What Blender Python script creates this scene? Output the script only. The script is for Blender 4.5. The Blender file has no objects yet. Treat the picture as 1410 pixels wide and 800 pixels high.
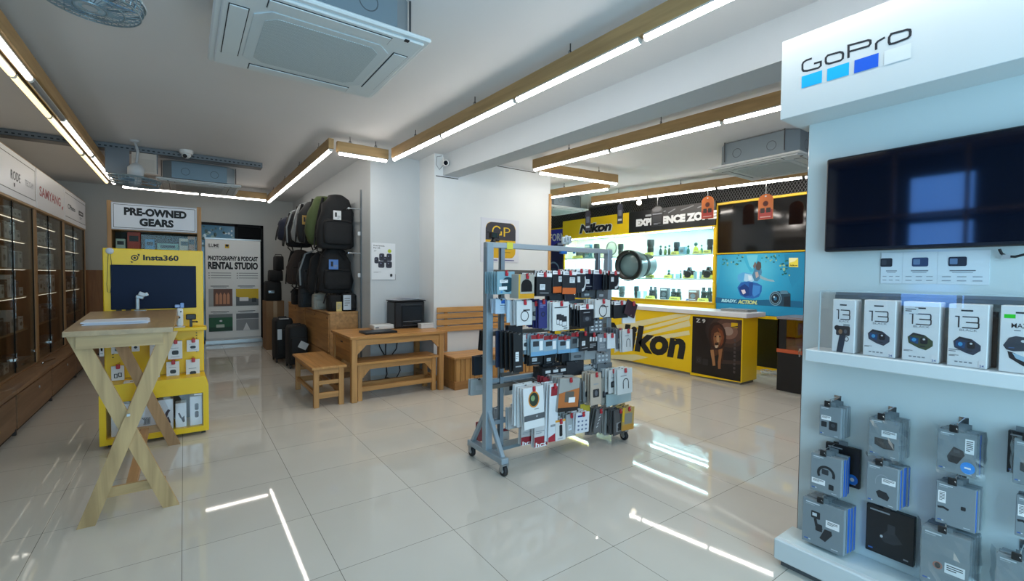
import bpy, math, random
from mathutils import Vector, Matrix
random.seed(7)
SC = bpy.context.scene
COL = SC.collection
PI = math.pi
V3 = Vector

# ------------------------------------------------------------------ camera
H = 1.38
YAW, PITCH, ROLL, FPX = math.radians(35.637), math.radians(1.772), math.radians(0.547), 630.2
_cy, _sy, _cp, _sp = math.cos(YAW), math.sin(YAW), math.cos(PITCH), math.sin(PITCH)
_f = V3((_sy*_cp, _cy*_cp, -_sp)); _r = V3((_cy, -_sy, 0)); _u = _r.cross(_f)
_c, _s = math.cos(ROLL), math.sin(ROLL)
CR = _c*_r + _s*_u; CU = -_s*_r + _c*_u; CF = _f
CAMP = V3((0, 0, H))
cam = bpy.data.cameras.new('camera'); camo = bpy.data.objects.new('camera', cam); COL.objects.link(camo)
cam.sensor_fit = 'HORIZONTAL'; cam.sensor_width = 36.0; cam.lens = 36.0*FPX/1410; cam.clip_start = 0.02
camo.matrix_world = Matrix((( CR.x, CU.x, -CF.x, CAMP.x), (CR.y, CU.y, -CF.y, CAMP.y), (CR.z, CU.z, -CF.z, CAMP.z), (0, 0, 0, 1)))
SC.camera = camo

def ray(px, py): return CR*((px-705)/FPX) - CU*((py-400)/FPX) + CF
def ax(px, py, X): d = ray(px, py); return CAMP + d*(X/d.x)
def ay(px, py, Y): d = ray(px, py); return CAMP + d*(Y/d.y)
def az(px, py, Z): d = ray(px, py); return CAMP + d*((Z-H)/d.z)

# ------------------------------------------------------------------ world, light, exposure
SC.view_settings.view_transform = 'Standard'; SC.view_settings.look = 'None'
SC.view_settings.gamma = 1.0; SC.view_settings.use_curve_mapping = False
SC.view_settings.exposure = 0.5
TUBE = 27.0
w = bpy.data.worlds.new('world'); SC.world = w; w.use_nodes = True
bg = w.node_tree.nodes['Background']; bg.inputs[0].default_value = (0.55, 0.75, 1.0, 1); bg.inputs[1].default_value = 0.8

def area(name, loc, size, rot, power, col):
    l = bpy.data.lights.new(name, 'AREA'); l.shape = 'RECTANGLE'; l.size, l.size_y = size
    l.energy = power; l.color = col
    o = bpy.data.objects.new(name, l); COL.objects.link(o); o.location = loc; o.rotation_euler = rot
    return o
# daylight falling in through the shop windows behind the camera
area('daylight', (0.6, -1.93, 1.45), (3.3, 2.2), (PI/2, 0, 0), 95, (0.46, 0.77, 0.97))

# ------------------------------------------------------------------ materials
def lin(c): return tuple((x/12.92 if x <= .04045 else ((x+.055)/1.055)**2.4) for x in c)
def hexc(h): h = h.lstrip('#'); return lin(tuple(int(h[i:i+2], 16)/255 for i in (0, 2, 4)))
_mats = {}
def M(hexcol, rough=.5, metal=0., emit=0., name=None, noise=0., nscale=20., spec=.5, bump=0.):
    key = (hexcol, rough, metal, emit, noise, nscale, spec, bump)
    if key in _mats: return _mats[key]
    m = bpy.data.materials.new(name or ('surface_' + hexcol.strip('#'))); m.use_nodes = True
    nt = m.node_tree; b = nt.nodes['Principled BSDF']
    c = hexc(hexcol)
    b.inputs['Base Color'].default_value = (*c, 1); b.inputs['Roughness'].default_value = rough
    b.inputs['Metallic'].default_value = metal; b.inputs['Specular IOR Level'].default_value = spec
    if emit: b.inputs['Emission Color'].default_value = (*c, 1); b.inputs['Emission Strength'].default_value = emit
    if noise or bump:
        tc = nt.nodes.new('ShaderNodeTexCoord'); n = nt.nodes.new('ShaderNodeTexNoise'); n.inputs['Scale'].default_value = nscale; n.inputs['Detail'].default_value = 4
        nt.links.new(tc.outputs['Object'], n.inputs['Vector'])
        if noise:
            mx = nt.nodes.new('ShaderNodeMix'); mx.data_type = 'RGBA'; mx.blend_type = 'MIX'
            mx.inputs[6].default_value = (*[x*(1-noise) for x in c], 1); mx.inputs[7].default_value = (*[min(1, x*(1+noise)) for x in c], 1)
            nt.links.new(n.outputs['Fac'], mx.inputs[0]); nt.links.new(mx.outputs[2], b.inputs['Base Color'])
        if bump:
            bp = nt.nodes.new('ShaderNodeBump'); bp.inputs['Strength'].default_value = bump; bp.inputs['Distance'].default_value = .01
            nt.links.new(n.outputs['Fac'], bp.inputs['Height']); nt.links.new(bp.outputs[0], b.inputs['Normal'])
    _mats[key] = m; return m
def wood(hexcol, axis=0, rough=.5, amount=.28, scale=1.0):
    key = ('wood', hexcol, axis, rough, amount, scale)
    if key in _mats: return _mats[key]
    m = bpy.data.materials.new('wood_' + hexcol.strip('#')); m.use_nodes = True
    nt = m.node_tree; b = nt.nodes['Principled BSDF']; c = hexc(hexcol)
    tc = nt.nodes.new('ShaderNodeTexCoord'); mp = nt.nodes.new('ShaderNodeMapping'); s = [22*scale]*3; s[axis] = 1.6*scale
    mp.inputs['Scale'].default_value = s
    n = nt.nodes.new('ShaderNodeTexNoise'); n.inputs['Scale'].default_value = 1.; n.inputs['Detail'].default_value = 6; n.inputs['Distortion'].default_value = .6
    rp = nt.nodes.new('ShaderNodeValToRGB'); rp.color_ramp.elements[0].position = .3; rp.color_ramp.elements[1].position = .7
    rp.color_ramp.elements[0].color = (c[0]*(1-amount), c[1]*(1-amount*1.15), c[2]*(1-amount*1.3), 1)
    rp.color_ramp.elements[1].color = (min(1, c[0]*(1+amount*.6)), min(1, c[1]*(1+amount*.55)), min(1, c[2]*(1+amount*.5)), 1)
    L = nt.links.new
    L(tc.outputs['Object'], mp.inputs[0]); L(mp.outputs[0], n.inputs['Vector']); L(n.outputs['Fac'], rp.inputs[0]); L(rp.outputs[0], b.inputs['Base Color'])
    b.inputs['Roughness'].default_value = rough
    _mats[key] = m; return m
def glassy(hexcol='#ffffff', refl=.08, name='clear_glass', rough=0., face=.06):
    key = ('glass', hexcol, refl, rough, face)
    if key in _mats: return _mats[key]
    m = bpy.data.materials.new(name); m.use_nodes = True; nt = m.node_tree
    nt.nodes.remove(nt.nodes['Principled BSDF']); out = nt.nodes['Material Output']
    t = nt.nodes.new('ShaderNodeBsdfTransparent'); t.inputs[0].default_value = (*hexc(hexcol), 1)
    g = nt.nodes.new('ShaderNodeBsdfGlossy'); g.inputs['Roughness'].default_value = rough; g.inputs[0].default_value = (1, 1, 1, 1)
    lw = nt.nodes.new('ShaderNodeLayerWeight'); lw.inputs[0].default_value = .35
    ma = nt.nodes.new('ShaderNodeMath'); ma.operation = 'MULTIPLY_ADD'; ma.inputs[1].default_value = refl*4; ma.inputs[2].default_value = face; ma.use_clamp = True
    mx = nt.nodes.new('ShaderNodeMixShader'); L = nt.links.new
    L(lw.outputs['Fresnel'], ma.inputs[0]); L(ma.outputs[0], mx.inputs[0]); L(t.outputs[0], mx.inputs[1]); L(g.outputs[0], mx.inputs[2]); L(mx.outputs[0], out.inputs[0])
    _mats[key] = m; return m
def glow(hexcol, strength, name='lit_tube'):
    key = ('glow', hexcol, strength)
    if key in _mats: return _mats[key]
    m = bpy.data.materials.new(name); m.use_nodes = True; b = m.node_tree.nodes['Principled BSDF']
    b.inputs['Base Color'].default_value = (.8, .8, .8, 1); b.inputs['Emission Color'].default_value = (*hexc(hexcol), 1); b.inputs['Emission Strength'].default_value = strength
    _mats[key] = m; return m

# ------------------------------------------------------------------ mesh builder
_tc = {}
def text2d(s, bold=0., shear=0.):
    key = (s, bold, shear)
    if key in _tc: return _tc[key]
    cu = bpy.data.curves.new('t', 'FONT'); cu.body = s; cu.offset = bold; cu.shear = shear; cu.resolution_u = 3
    o = bpy.data.objects.new('t', cu); COL.objects.link(o)
    dg = bpy.context.evaluated_depsgraph_get(); me = bpy.data.meshes.new_from_object(o.evaluated_get(dg))
    vs = [(v.co.x, v.co.y) for v in me.vertices]; fs = [tuple(p.vertices) for p in me.polygons]
    bpy.data.objects.remove(o); bpy.data.curves.remove(cu); bpy.data.meshes.remove(me)
    x0 = min(v[0] for v in vs); x1 = max(v[0] for v in vs); y0 = min(v[1] for v in vs); y1 = max(v[1] for v in vs)
    _tc[key] = ([((x-x0)/(x1-x0), 1-(y-y0)/(y1-y0)) for x, y in vs], fs, (x1-x0)/(y1-y0)); return _tc[key]

def world_loc(o):
    l = V3((0, 0, 0))
    while o is not None: l += o.location; o = o.parent
    return l
class MB:
    def __init__(s): s.v = []; s.f = []; s.m = []; s.sm = []; s.mats = []
    def mi(s, m):
        if m not in s.mats: s.mats.append(m)
        return s.mats.index(m)
    def add(s, vs, fs, m, smooth=False):
        n = len(s.v); s.v += [tuple(x) for x in vs]; i = s.mi(m)
        for f in fs: s.f.append(tuple(n+k for k in f)); s.m.append(i); s.sm.append(smooth)
        return s
    def box(s, lo, hi, m, bev=0., R=None, C=None):
        lo, hi = V3(lo), V3(hi); lo, hi = V3((min(lo.x, hi.x), min(lo.y, hi.y), min(lo.z, hi.z))), V3((max(lo.x, hi.x), max(lo.y, hi.y), max(lo.z, hi.z)))
        d = hi-lo; b = min(bev, d.x*.45, d.y*.45, d.z*.45)
        c = (lo+hi)/2; h = d/2
        if b <= 0:
            vs = [V3((sx*h.x, sy*h.y, sz*h.z)) for sx in (-1, 1) for sy in (-1, 1) for sz in (-1, 1)]
            fs = [(0, 1, 3, 2), (4, 6, 7, 5), (0, 4, 5, 1), (2, 3, 7, 6), (0, 2, 6, 4), (1, 5, 7, 3)]
        else:
            vs = []; idx = {}
            for sx in (-1, 1):
                for sy in (-1, 1):
                    for sz in (-1, 1):
                        for a in range(3):
                            p = [sx*(h.x-b), sy*(h.y-b), sz*(h.z-b)]; p[a] += (sx, sy, sz)[a]*b
                            idx[(sx, sy, sz, a)] = len(vs); vs.append(V3(p))
            fs = []
            for a in range(3):
                o = [k for k in range(3) if k != a]
                for sa in (-1, 1):
                    q = []
                    for (p1, p2) in ((-1, -1), (1, -1), (1, 1), (-1, 1)):
                        k = [0, 0, 0]; k[a] = sa; k[o[0]] = p1; k[o[1]] = p2; q.append(idx[(*k, a)])
                    fs.append(tuple(q))
                for p1 in (-1, 1):
                    for p2 in (-1, 1):
                        k0 = [0, 0, 0]; k0[o[0]] = p1; k0[o[1]] = p2; k1 = list(k0); k0[a] = -1; k1[a] = 1
                        fs.append((idx[(*k0, o[0])], idx[(*k1, o[0])], idx[(*k1, o[1])], idx[(*k0, o[1])]))
            for sx in (-1, 1):
                for sy in (-1, 1):
                    for sz in (-1, 1): fs.append(tuple(idx[(sx, sy, sz, a)] for a in range(3)))
            ff = []
            for f in fs:
                n = (vs[f[1]]-vs[f[0]]).cross(vs[f[2]]-vs[f[1]]); cc = sum((vs[k] for k in f), V3())/len(f)
                ff.append(f if n.dot(cc) > 0 else f[::-1])
            fs = ff
        if R is not None: vs = [R @ p for p in vs]
        c = V3(C) if C is not None else c
        return s.add([c+p for p in vs], fs, m)
    def beam(s, p0, p1, w, h, m, up=(0, 0, 1), bev=0.):
        p0, p1 = V3(p0), V3(p1); d = p1-p0; L = d.length; x = d/L; u = V3(up); y = u.cross(x)
        if y.length < 1e-4: y = V3((0, 1, 0)).cross(x)
        y.normalize(); z = x.cross(y)
        R = Matrix((x, y, z)).transposed()
        return s.box((-L/2, -w/2, -h/2), (L/2, w/2, h/2), m, bev, R, (p0+p1)/2)
    def poly(s, pts, m): return s.add(pts, [tuple(range(len(pts)))], m)
    def prism(s, pts, d, m):
        n = len(pts); d = V3(d); pts = [V3(p) for p in pts]; nn = V3((0, 0, 0))
        for i in range(n): nn += pts[i].cross(pts[(i+1) % n])
        if nn.dot(d) > 0: pts = pts[::-1]
        vs = pts+[p+d for p in pts]
        return s.add(vs, [tuple(range(n)), tuple(range(2*n-1, n-1, -1))]+[(i, i+n, (i+1) % n+n, (i+1) % n) for i in range(n)], m)
    def tube(s, pts, r, m, n=8, closed=False):
        pts = [V3(p) for p in pts]; k = len(pts); rs = r if isinstance(r, (list, tuple)) else [r]*k
        vs = []; fs = []; prev = None
        for i, p in enumerate(pts):
            a = pts[(i-1) % k] if (closed or i > 0) else p; b = pts[(i+1) % k] if (closed or i < k-1) else p
            t = (b-a).normalized()
            if prev is None:
                q = V3((0, 0, 1)).cross(t)
                if q.length < .1: q = V3((1, 0, 0)).cross(t)
            else: q = prev - t*prev.dot(t)
            q.normalize(); prev = q; e = t.cross(q)
            for j in range(n):
                an = 2*PI*j/n; vs.append(p+(q*math.cos(an)+e*math.sin(an))*rs[i])
        for i in range(k if closed else k-1):
            for j in range(n):
                i2 = (i+1) % k; fs.append((i*n+j, i*n+(j+1) % n, i2*n+(j+1) % n, i2*n+j))
        s.add(vs, fs, m, n > 6)
        if not closed: s.add(vs[:n][::-1], [tuple(range(n))], m); s.add(vs[-n:], [tuple(range(n))], m)
        return s
    def lathe(s, prof, C, axis, m, n=24, smooth=True, caps=True):
        # prof: (radius, distance along axis)
        a = V3(axis).normalized(); q = V3((0, 0, 1)).cross(a)
        if q.length < .1: q = V3((1, 0, 0)).cross(a)
        q.normalize(); e = a.cross(q); C = V3(C); vs = []; fs = []
        for r, t in prof:
            for j in range(n): an = 2*PI*j/n; vs.append(C+a*t+(q*math.cos(an)+e*math.sin(an))*r)
        for i in range(len(prof)-1):
            for j in range(n): fs.append((i*n+j, i*n+(j+1) % n, (i+1)*n+(j+1) % n, (i+1)*n+j))
        s.add(vs, fs, m, smooth)
        if caps and prof[0][0] > 1e-4: s.add(vs[:n][::-1], [tuple(range(n))], m)
        if caps and prof[-1][0] > 1e-4: s.add(vs[-n:], [tuple(range(n))], m)
        return s
    def puff(s, secs, m, n=20, ex=3.0, C=(0, 0, 0), R=None, caps=True):
        # secs: (z, half width x, half depth y, offset x, offset y): soft bag like bodies
        C = V3(C); vs = []; fs = []
        for z, a, b, ox, oy in secs:
            for j in range(n):
                t = 2*PI*j/n; c_, s_ = math.cos(t), math.sin(t)
                p = V3((ox+a*math.copysign(abs(c_)**(2/ex), c_), oy+b*math.copysign(abs(s_)**(2/ex), s_), z))
                vs.append(C+(R @ p if R is not None else p))
        for i in range(len(secs)-1):
            for j in range(n): fs.append((i*n+j, i*n+(j+1) % n, (i+1)*n+(j+1) % n, (i+1)*n+j))
        if caps: fs.append(tuple(range(n))[::-1]); fs.append(tuple(range((len(secs)-1)*n, len(secs)*n)))
        return s.add(vs, fs, m, True)
    def ball(s, C, r, m, n=14, sc=(1, 1, 1)):
        k = n//2; prof = [(math.sin(PI*i/k), -math.cos(PI*i/k)) for i in range(k+1)]
        C = V3(C); vs = [C+V3((max(p, 1e-5)*math.cos(2*PI*j/n)*r*sc[0], max(p, 1e-5)*math.sin(2*PI*j/n)*r*sc[1], q*r*sc[2])) for p, q in prof for j in range(n)]
        fs = [(i*n+j, i*n+(j+1) % n, (i+1)*n+(j+1) % n, (i+1)*n+j) for i in range(k) for j in range(n)]
        return s.add(vs, fs, m, True)
    def build(s, name, parent=None, loc=None):
        base = world_loc(parent) if parent is not None else V3((0, 0, 0))
        l = V3(loc) if loc is not None else V3((0, 0, 0))
        off = base+l
        me = bpy.data.meshes.new(name); me.from_pydata([(x-off.x, y-off.y, z-off.z) for x, y, z in s.v], [], s.f)
        for m in s.mats: me.materials.append(m)
        me.polygons.foreach_set('material_index', s.m); me.polygons.foreach_set('use_smooth', s.sm); me.update()
        o = bpy.data.objects.new(name, me); COL.objects.link(o); o.location = l
        if parent is not None: o.parent = parent
        return o

class Face:
    """printed matter on a flat face: u to the right, v downwards, both 0..1"""
    def __init__(s, mb, O, U, w, h, N=None, V=(0, 0, -1), off=.0008):
        s.mb = mb; s.O = V3(O); s.U = V3(U).normalized(); s.V = V3(V).normalized(); s.w = w; s.h = h
        s.N = V3(N).normalized() if N is not None else s.V.cross(s.U)
        s.off = off; s.k = 1
    def P(s, u, v): return s.O+s.U*(u*s.w)+s.V*(v*s.h)+s.N*(s.off*s.k)
    def poly(s, uv, m):
        pts = [s.P(*q) for q in uv]; n = V3((0, 0, 0))
        for i in range(len(pts)): n += (pts[i]-s.O).cross(pts[(i+1) % len(pts)]-s.O)
        if n.dot(s.N) < 0: pts = pts[::-1]
        s.mb.poly(pts, m); s.k += .25; return s
    def r(s, u0, v0, u1, v1, m): return s.poly([(u0, v0), (u1, v0), (u1, v1), (u0, v1)], m)
    def rr(s, u0, v0, u1, v1, m, rad):
        ru, rv = rad/s.w, rad/s.h; q = []
        for cu, cv, a0 in ((u1-ru, v0+rv, -90), (u1-ru, v1-rv, 0), (u0+ru, v1-rv, 90), (u0+ru, v0+rv, 180)):
            for i in range(6): a = math.radians(a0+i*18); q.append((cu+ru*math.cos(a), cv+rv*math.sin(a)))
        return s.poly(q, m)
    def e(s, cu, cv, ru, rv, m, n=24): return s.poly([(cu+ru*math.cos(2*PI*i/n), cv+rv*math.sin(2*PI*i/n)) for i in range(n)], m)
    def ring(s, cu, cv, ru, m, t=.2, n=28, a0=0, a1=360, rv=None):
        rv = rv if rv is not None else ru*s.w/s.h
        A = [math.radians(a0+(a1-a0)*i/n) for i in range(n+1)]
        for i in range(n):
            q = [(cu+ru*k*math.cos(a), cv+rv*k*math.sin(a)) for a, k in ((A[i], 1), (A[i+1], 1), (A[i+1], 1-t), (A[i], 1-t))]
            kk = s.k; s.poly(q, m); s.k = kk
        s.k += .25; return s
    def line(s, pts, wd, m, closed=False):
        P = [V3((u*s.w, v*s.h)) .to_2d() if False else Vector((u*s.w, v*s.h)) for u, v in pts]; n = len(P); A = []
        for i in range(n):
            a = P[i-1] if (i > 0 or closed) else None; b = P[(i+1) % n] if (i < n-1 or closed) else None
            d1 = (P[i]-a).normalized() if a is not None else None; d2 = (b-P[i]).normalized() if b is not None else None
            d1 = d1 or d2; d2 = d2 or d1
            n1 = Vector((-d1.y, d1.x)); n2 = Vector((-d2.y, d2.x)); nn = n1+n2
            nn = nn*(1/max(.3, (nn.length_squared)/2)) if nn.length > 1e-5 else n1
            A.append((P[i]+nn*wd/2, P[i]-nn*wd/2))
        kk = s.k
        for i in range(n if closed else n-1):
            a, b = A[i], A[(i+1) % n]
            s.k = kk; s.poly([(q.x/s.w, q.y/s.h) for q in (a[0], b[0], b[1], a[1])], m)
        s.k = kk+.25; return s
    def t(s, txt, u0, v0, u1, v1, m, bold=0., shear=0., keep=False):
        vs, fs, asp = text2d(txt, bold, shear)
        if keep:
            hh = (v1-v0)*s.h; ww = min((u1-u0)*s.w, hh*asp); u1 = u0+ww/s.w
        pts = [s.P(u0+(u1-u0)*x, v0+(v1-v0)*y) for x, y in vs]
        if fs:
            f = fs[0]; n = (pts[f[1]]-pts[f[0]]).cross(pts[f[2]]-pts[f[1]])
            if n.dot(s.N) < 0: fs = [g[::-1] for g in fs]
        s.mb.add(pts, fs, m); s.k += .25; return s
    def px(s, px, py):
        d = ray(px, py); p = CAMP+d*((s.O-CAMP).dot(s.N)/d.dot(s.N)); q = p-s.O
        return (q.dot(s.U)/s.w, q.dot(s.V)/s.h)
    def ppoly(s, pts, m): return s.poly([s.px(*p) for p in pts], m)
    def pt(s, txt, a, b, m, bold=0., shear=0.):
        (u0, v0), (u1, v1) = s.px(*a), s.px(*b); return s.t(txt, u0, v0, u1, v1, m, bold, shear)
    def lines(s, u0, v0, u1, v1, n, m, fill=.45):
        for i in range(n):
            v = v0+(v1-v0)*i/n; kk = s.k
            s.r(u0, v, u0+(u1-u0)*(1 if i < n-1 else .6), v+(v1-v0)/n*fill, m); s.k = kk
        s.k += .25; return s

# ------------------------------------------------------------------ object bookkeeping
def tag(o, label, cat, group=None, kind=None):
    if label: o['label'] = label
    if cat: o['category'] = cat
    if group: o['group'] = group
    if kind: o['kind'] = kind
    return o
def thing(name, label, cat, loc=(0, 0, 0), group=None):
    o = bpy.data.objects.new(name, None); COL.objects.link(o); o.location = loc; o.empty_display_size = .1
    return tag(o, label, cat, group)
ORD = ['', 'second ', 'third ', 'fourth ', 'fifth ', 'sixth ', 'seventh ']
def nick(s):
    for k in (', ', ' on the', ' at the', ' near ', ' right of', ' left of', ' below', ' beside', ' hanging', ' in front', ' under', ' before', ' tucked', ' in the'): s = s.split(k)[0]
    return s
def copy_tree(o, parent=None):
    c = o.copy(); COL.objects.link(c)
    if parent is not None: c.parent = parent
    for ch in [x for x in bpy.data.objects if x.parent == o]: copy_tree(ch, c)
    return c
def dup(root, loc, rotz=None, label=None, group=None):
    c = copy_tree(root); c.location = loc
    if rotz is not None: c.rotation_euler = (0, 0, rotz)
    if label: c['label'] = label
    if group: c['group'] = group
    return c
def struct(mb, name, loc=None):
    o = mb.build(name, None, loc); o['kind'] = 'structure'; return o

WHITE = M('#e9ebec', .55); BLACK = M('#101113', .45); DARK = M('#1c1d20', .6); GREY = M('#8d9194', .5)
STEEL = M('#a9adb0', .35, .8); CHROME = M('#d8d8d8', .15, 1.); YEL = M('#f2c80a', .45); YELK = M('#f5cd12', .35)
REDP = M('#b3202c', .4); PAPER = M('#e6e7e8', .7); BLUEP = M('#1f6fd0', .5); INK = M('#17181c', .6)
BARC = M('#e9edf2', .5)
# ================================================================== THE SETTING
def floor_mat():
    m = bpy.data.materials.new('polished_floor_tile'); m.use_nodes = True; nt = m.node_tree; b = nt.nodes['Principled BSDF']; L = nt.links.new
    tc = nt.nodes.new('ShaderNodeTexCoord'); mp = nt.nodes.new('ShaderNodeMapping'); mp.inputs['Location'].default_value = (.022+6.0, -2.165+6.0, 0)
    br = nt.nodes.new('ShaderNodeTexBrick'); br.offset = 0; br.squash = 1
    br.inputs['Scale'].default_value = 1; br.inputs['Mortar Size'].default_value = .0016; br.inputs['Mortar Smooth'].default_value = .2
    br.inputs['Brick Width'].default_value = .6; br.inputs['Row Height'].default_value = .6; br.inputs['Bias'].default_value = 0
    br.inputs['Color1'].default_value = (*hexc('#cfcbc2'), 1); br.inputs['Color2'].default_value = (*hexc('#c9c5bc'), 1); br.inputs['Mortar'].default_value = (*hexc('#77736b'), 1)
    n = nt.nodes.new('ShaderNodeTexNoise'); n.inputs['Scale'].default_value = 3.; n.inputs['Detail'].default_value = 5
    mx = nt.nodes.new('ShaderNodeMix'); mx.data_type = 'RGBA'; mx.blend_type = 'MULTIPLY'; mx.inputs[0].default_value = 1
    rp = nt.nodes.new('ShaderNodeValToRGB'); rp.color_ramp.elements[0].color = (.93, .92, .9, 1); rp.color_ramp.elements[1].color = (1, 1, 1, 1)
    L(tc.outputs['Object'], mp.inputs[0]); L(mp.outputs[0], br.inputs['Vector']); L(tc.outputs['Object'], n.inputs['Vector'])
    L(n.outputs['Fac'], rp.inputs[0]); L(br.outputs['Color'], mx.inputs[6]); L(rp.outputs[0], mx.inputs[7]); L(mx.outputs[2], b.inputs['Base Color'])
    b.inputs['Roughness'].default_value = .035; b.inputs['Specular IOR Level'].default_value = .38
    n2 = nt.nodes.new('ShaderNodeTexNoise'); n2.inputs['Scale'].default_value = 1.1; bp = nt.nodes.new('ShaderNodeBump'); bp.inputs['Strength'].default_value = .012; bp.inputs['Distance'].default_value = .02
    L(tc.outputs['Object'], n2.inputs['Vector']); L(n2.outputs['Fac'], bp.inputs['Height']); L(bp.outputs[0], b.inputs['Normal'])
    return m
CEIL = 2.92
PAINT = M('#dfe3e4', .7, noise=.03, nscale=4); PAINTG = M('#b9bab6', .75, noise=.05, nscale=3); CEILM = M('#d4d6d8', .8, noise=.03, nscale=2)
struct(MB().box((-1.85, -2.1, -.06), (7.7, 11., 0), floor_mat()), 'floor')
struct(MB().box((-1.85, -2.1, CEIL), (7.7, 11., CEIL+.06), CEILM), 'ceiling')
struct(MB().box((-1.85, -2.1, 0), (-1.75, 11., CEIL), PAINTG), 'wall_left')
mb = MB(); DX0, DX1, DZ = .22, 1.35, 2.38
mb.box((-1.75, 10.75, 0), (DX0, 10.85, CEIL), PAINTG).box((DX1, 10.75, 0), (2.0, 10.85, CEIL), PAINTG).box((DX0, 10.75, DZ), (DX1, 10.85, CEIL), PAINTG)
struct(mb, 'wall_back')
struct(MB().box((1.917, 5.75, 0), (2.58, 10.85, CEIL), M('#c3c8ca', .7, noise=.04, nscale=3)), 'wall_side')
struct(MB().box((2.58, 5.3, 0), (4.49, 10.85, CEIL), PAINT), 'wall_center')
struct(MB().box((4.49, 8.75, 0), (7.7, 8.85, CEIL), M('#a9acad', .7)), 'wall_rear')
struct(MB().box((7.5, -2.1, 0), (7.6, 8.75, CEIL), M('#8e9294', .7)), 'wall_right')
# beam running under the ceiling
mb = MB(); z0, z1 = 2.66, CEIL
mb.prism([(2.70, 5.3, z0), (2.925, 5.3, z0), (3.36, -2.1, z0), (3.0, -2.1, z0)], (0, 0, z1-z0), M('#bcc4c9', .7, noise=.03, nscale=4))
struct(mb, 'trim_1')
# front wall with the shop windows (behind the camera)
mb = MB(); WN = [(-1.1, 2.3), (3.1, 7.0)]
mb.box((-1.75, -2.1, 0), (7.5, -2.0, .3), PAINT).box((-1.75, -2.1, 2.6), (7.5, -2.0, CEIL), PAINT)
for a, b in ((-1.75, -1.1), (2.3, 3.1), (7.0, 7.5)): mb.box((a, -2.1, .3), (b, -2.0, 2.6), PAINT)
struct(mb, 'wall_front')
for i, (a, b) in enumerate(WN):
    f = MB(); fm = M('#3a3d40', .4, .6)
    for x in (a, (a+b)/2-.03, b-.06): f.box((x, -2.08, .3), (x+.06, -2.02, 2.6), fm)
    for z in (.3, 2.54): f.box((a, -2.08, z), (b, -2.02, z+.06), fm)
    wo = struct(f, 'window_%d' % (i+1)); MB().box((a+.06, -2.055, .36), (b-.06, -2.049, 2.54), glassy('#f4fbff')).build('window_pane', wo)
# glazed door in the back wall
d = MB(); fm = M('#131518', .6, spec=.15)
d.box((DX0, 10.76, 0), (DX0+.05, 10.83, DZ), fm).box((DX1-.05, 10.76, 0), (DX1, 10.83, DZ), fm).box((DX0, 10.76, DZ-.05), (DX1, 10.83, DZ), fm).box((DX0+.62, 10.76, 0), (DX0+.68, 10.83, DZ), fm)
do = struct(d, 'door_1')
g = MB().box((DX0+.05, 10.79, 0), (DX0+.62, 10.80, DZ-.05), M('#4f7f9c', .12)); F = Face(g, (DX0+.05, 10.79, DZ-.05), (1, 0, 0), .57, DZ-.05, N=(0, -1, 0))
for i in range(46):
    u, v = random.random()*.9+.05, random.random()*.17+.015
    F.k = 1; F.e(u, v, random.uniform(.02, .07), random.uniform(.006, .018), M(random.choice(['#7f9f98', '#a9c4cc', '#3f5f50', '#c9dfe8', '#2c4438']), .2), 7)
g.build('window_pane', do)
MB().box((DX0+.68, 10.79, 0), (DX1-.05, 10.80, DZ-.05), M('#0b0c0f', .6, spec=.1)).build('dark_panel', do)
# low timber lining on the back wall beside the shelves
struct(MB().box((-1.75, 10.72, 0), (DX0-.02, 10.749, 1.42), wood('#9a6c42', 2, .5)), 'trim_2')
# timber edge strip on the free end of the centre wall, pale pilaster behind
struct(MB().box((4.46, 5.285, 0), (4.505, 5.30, 2.62), wood('#c79a5e', 2)).box((4.49, 5.30, 0), (4.505, 5.7, 2.62), wood('#c79a5e', 2)), 'trim_3')
# thin shadow joint along the top of the centre wall
struct(MB().box((2.6, 5.294, 2.635), (2.92, 5.3, 2.645), DARK), 'trim_4')
struct(MB().box((3.3, 5.294, 2.895), (4.2, 5.3, 2.903), DARK), 'trim_5')
# skirting
struct(MB().box((2.58, 5.288, 0), (4.46, 5.3, .09), M('#c9c6be', .4)), 'baseboard_center')
struct(MB().box((1.917, 5.738, 0), (2.58, 5.75, .09), M('#c9c6be', .4)), 'baseboard_recess')
# small wall_right backing above the displays is dark
struct(MB().box((7.42, 1.2, 0.), (7.5, 8.75, CEIL), M('#1e2022', .8)), 'trim_6')

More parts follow.
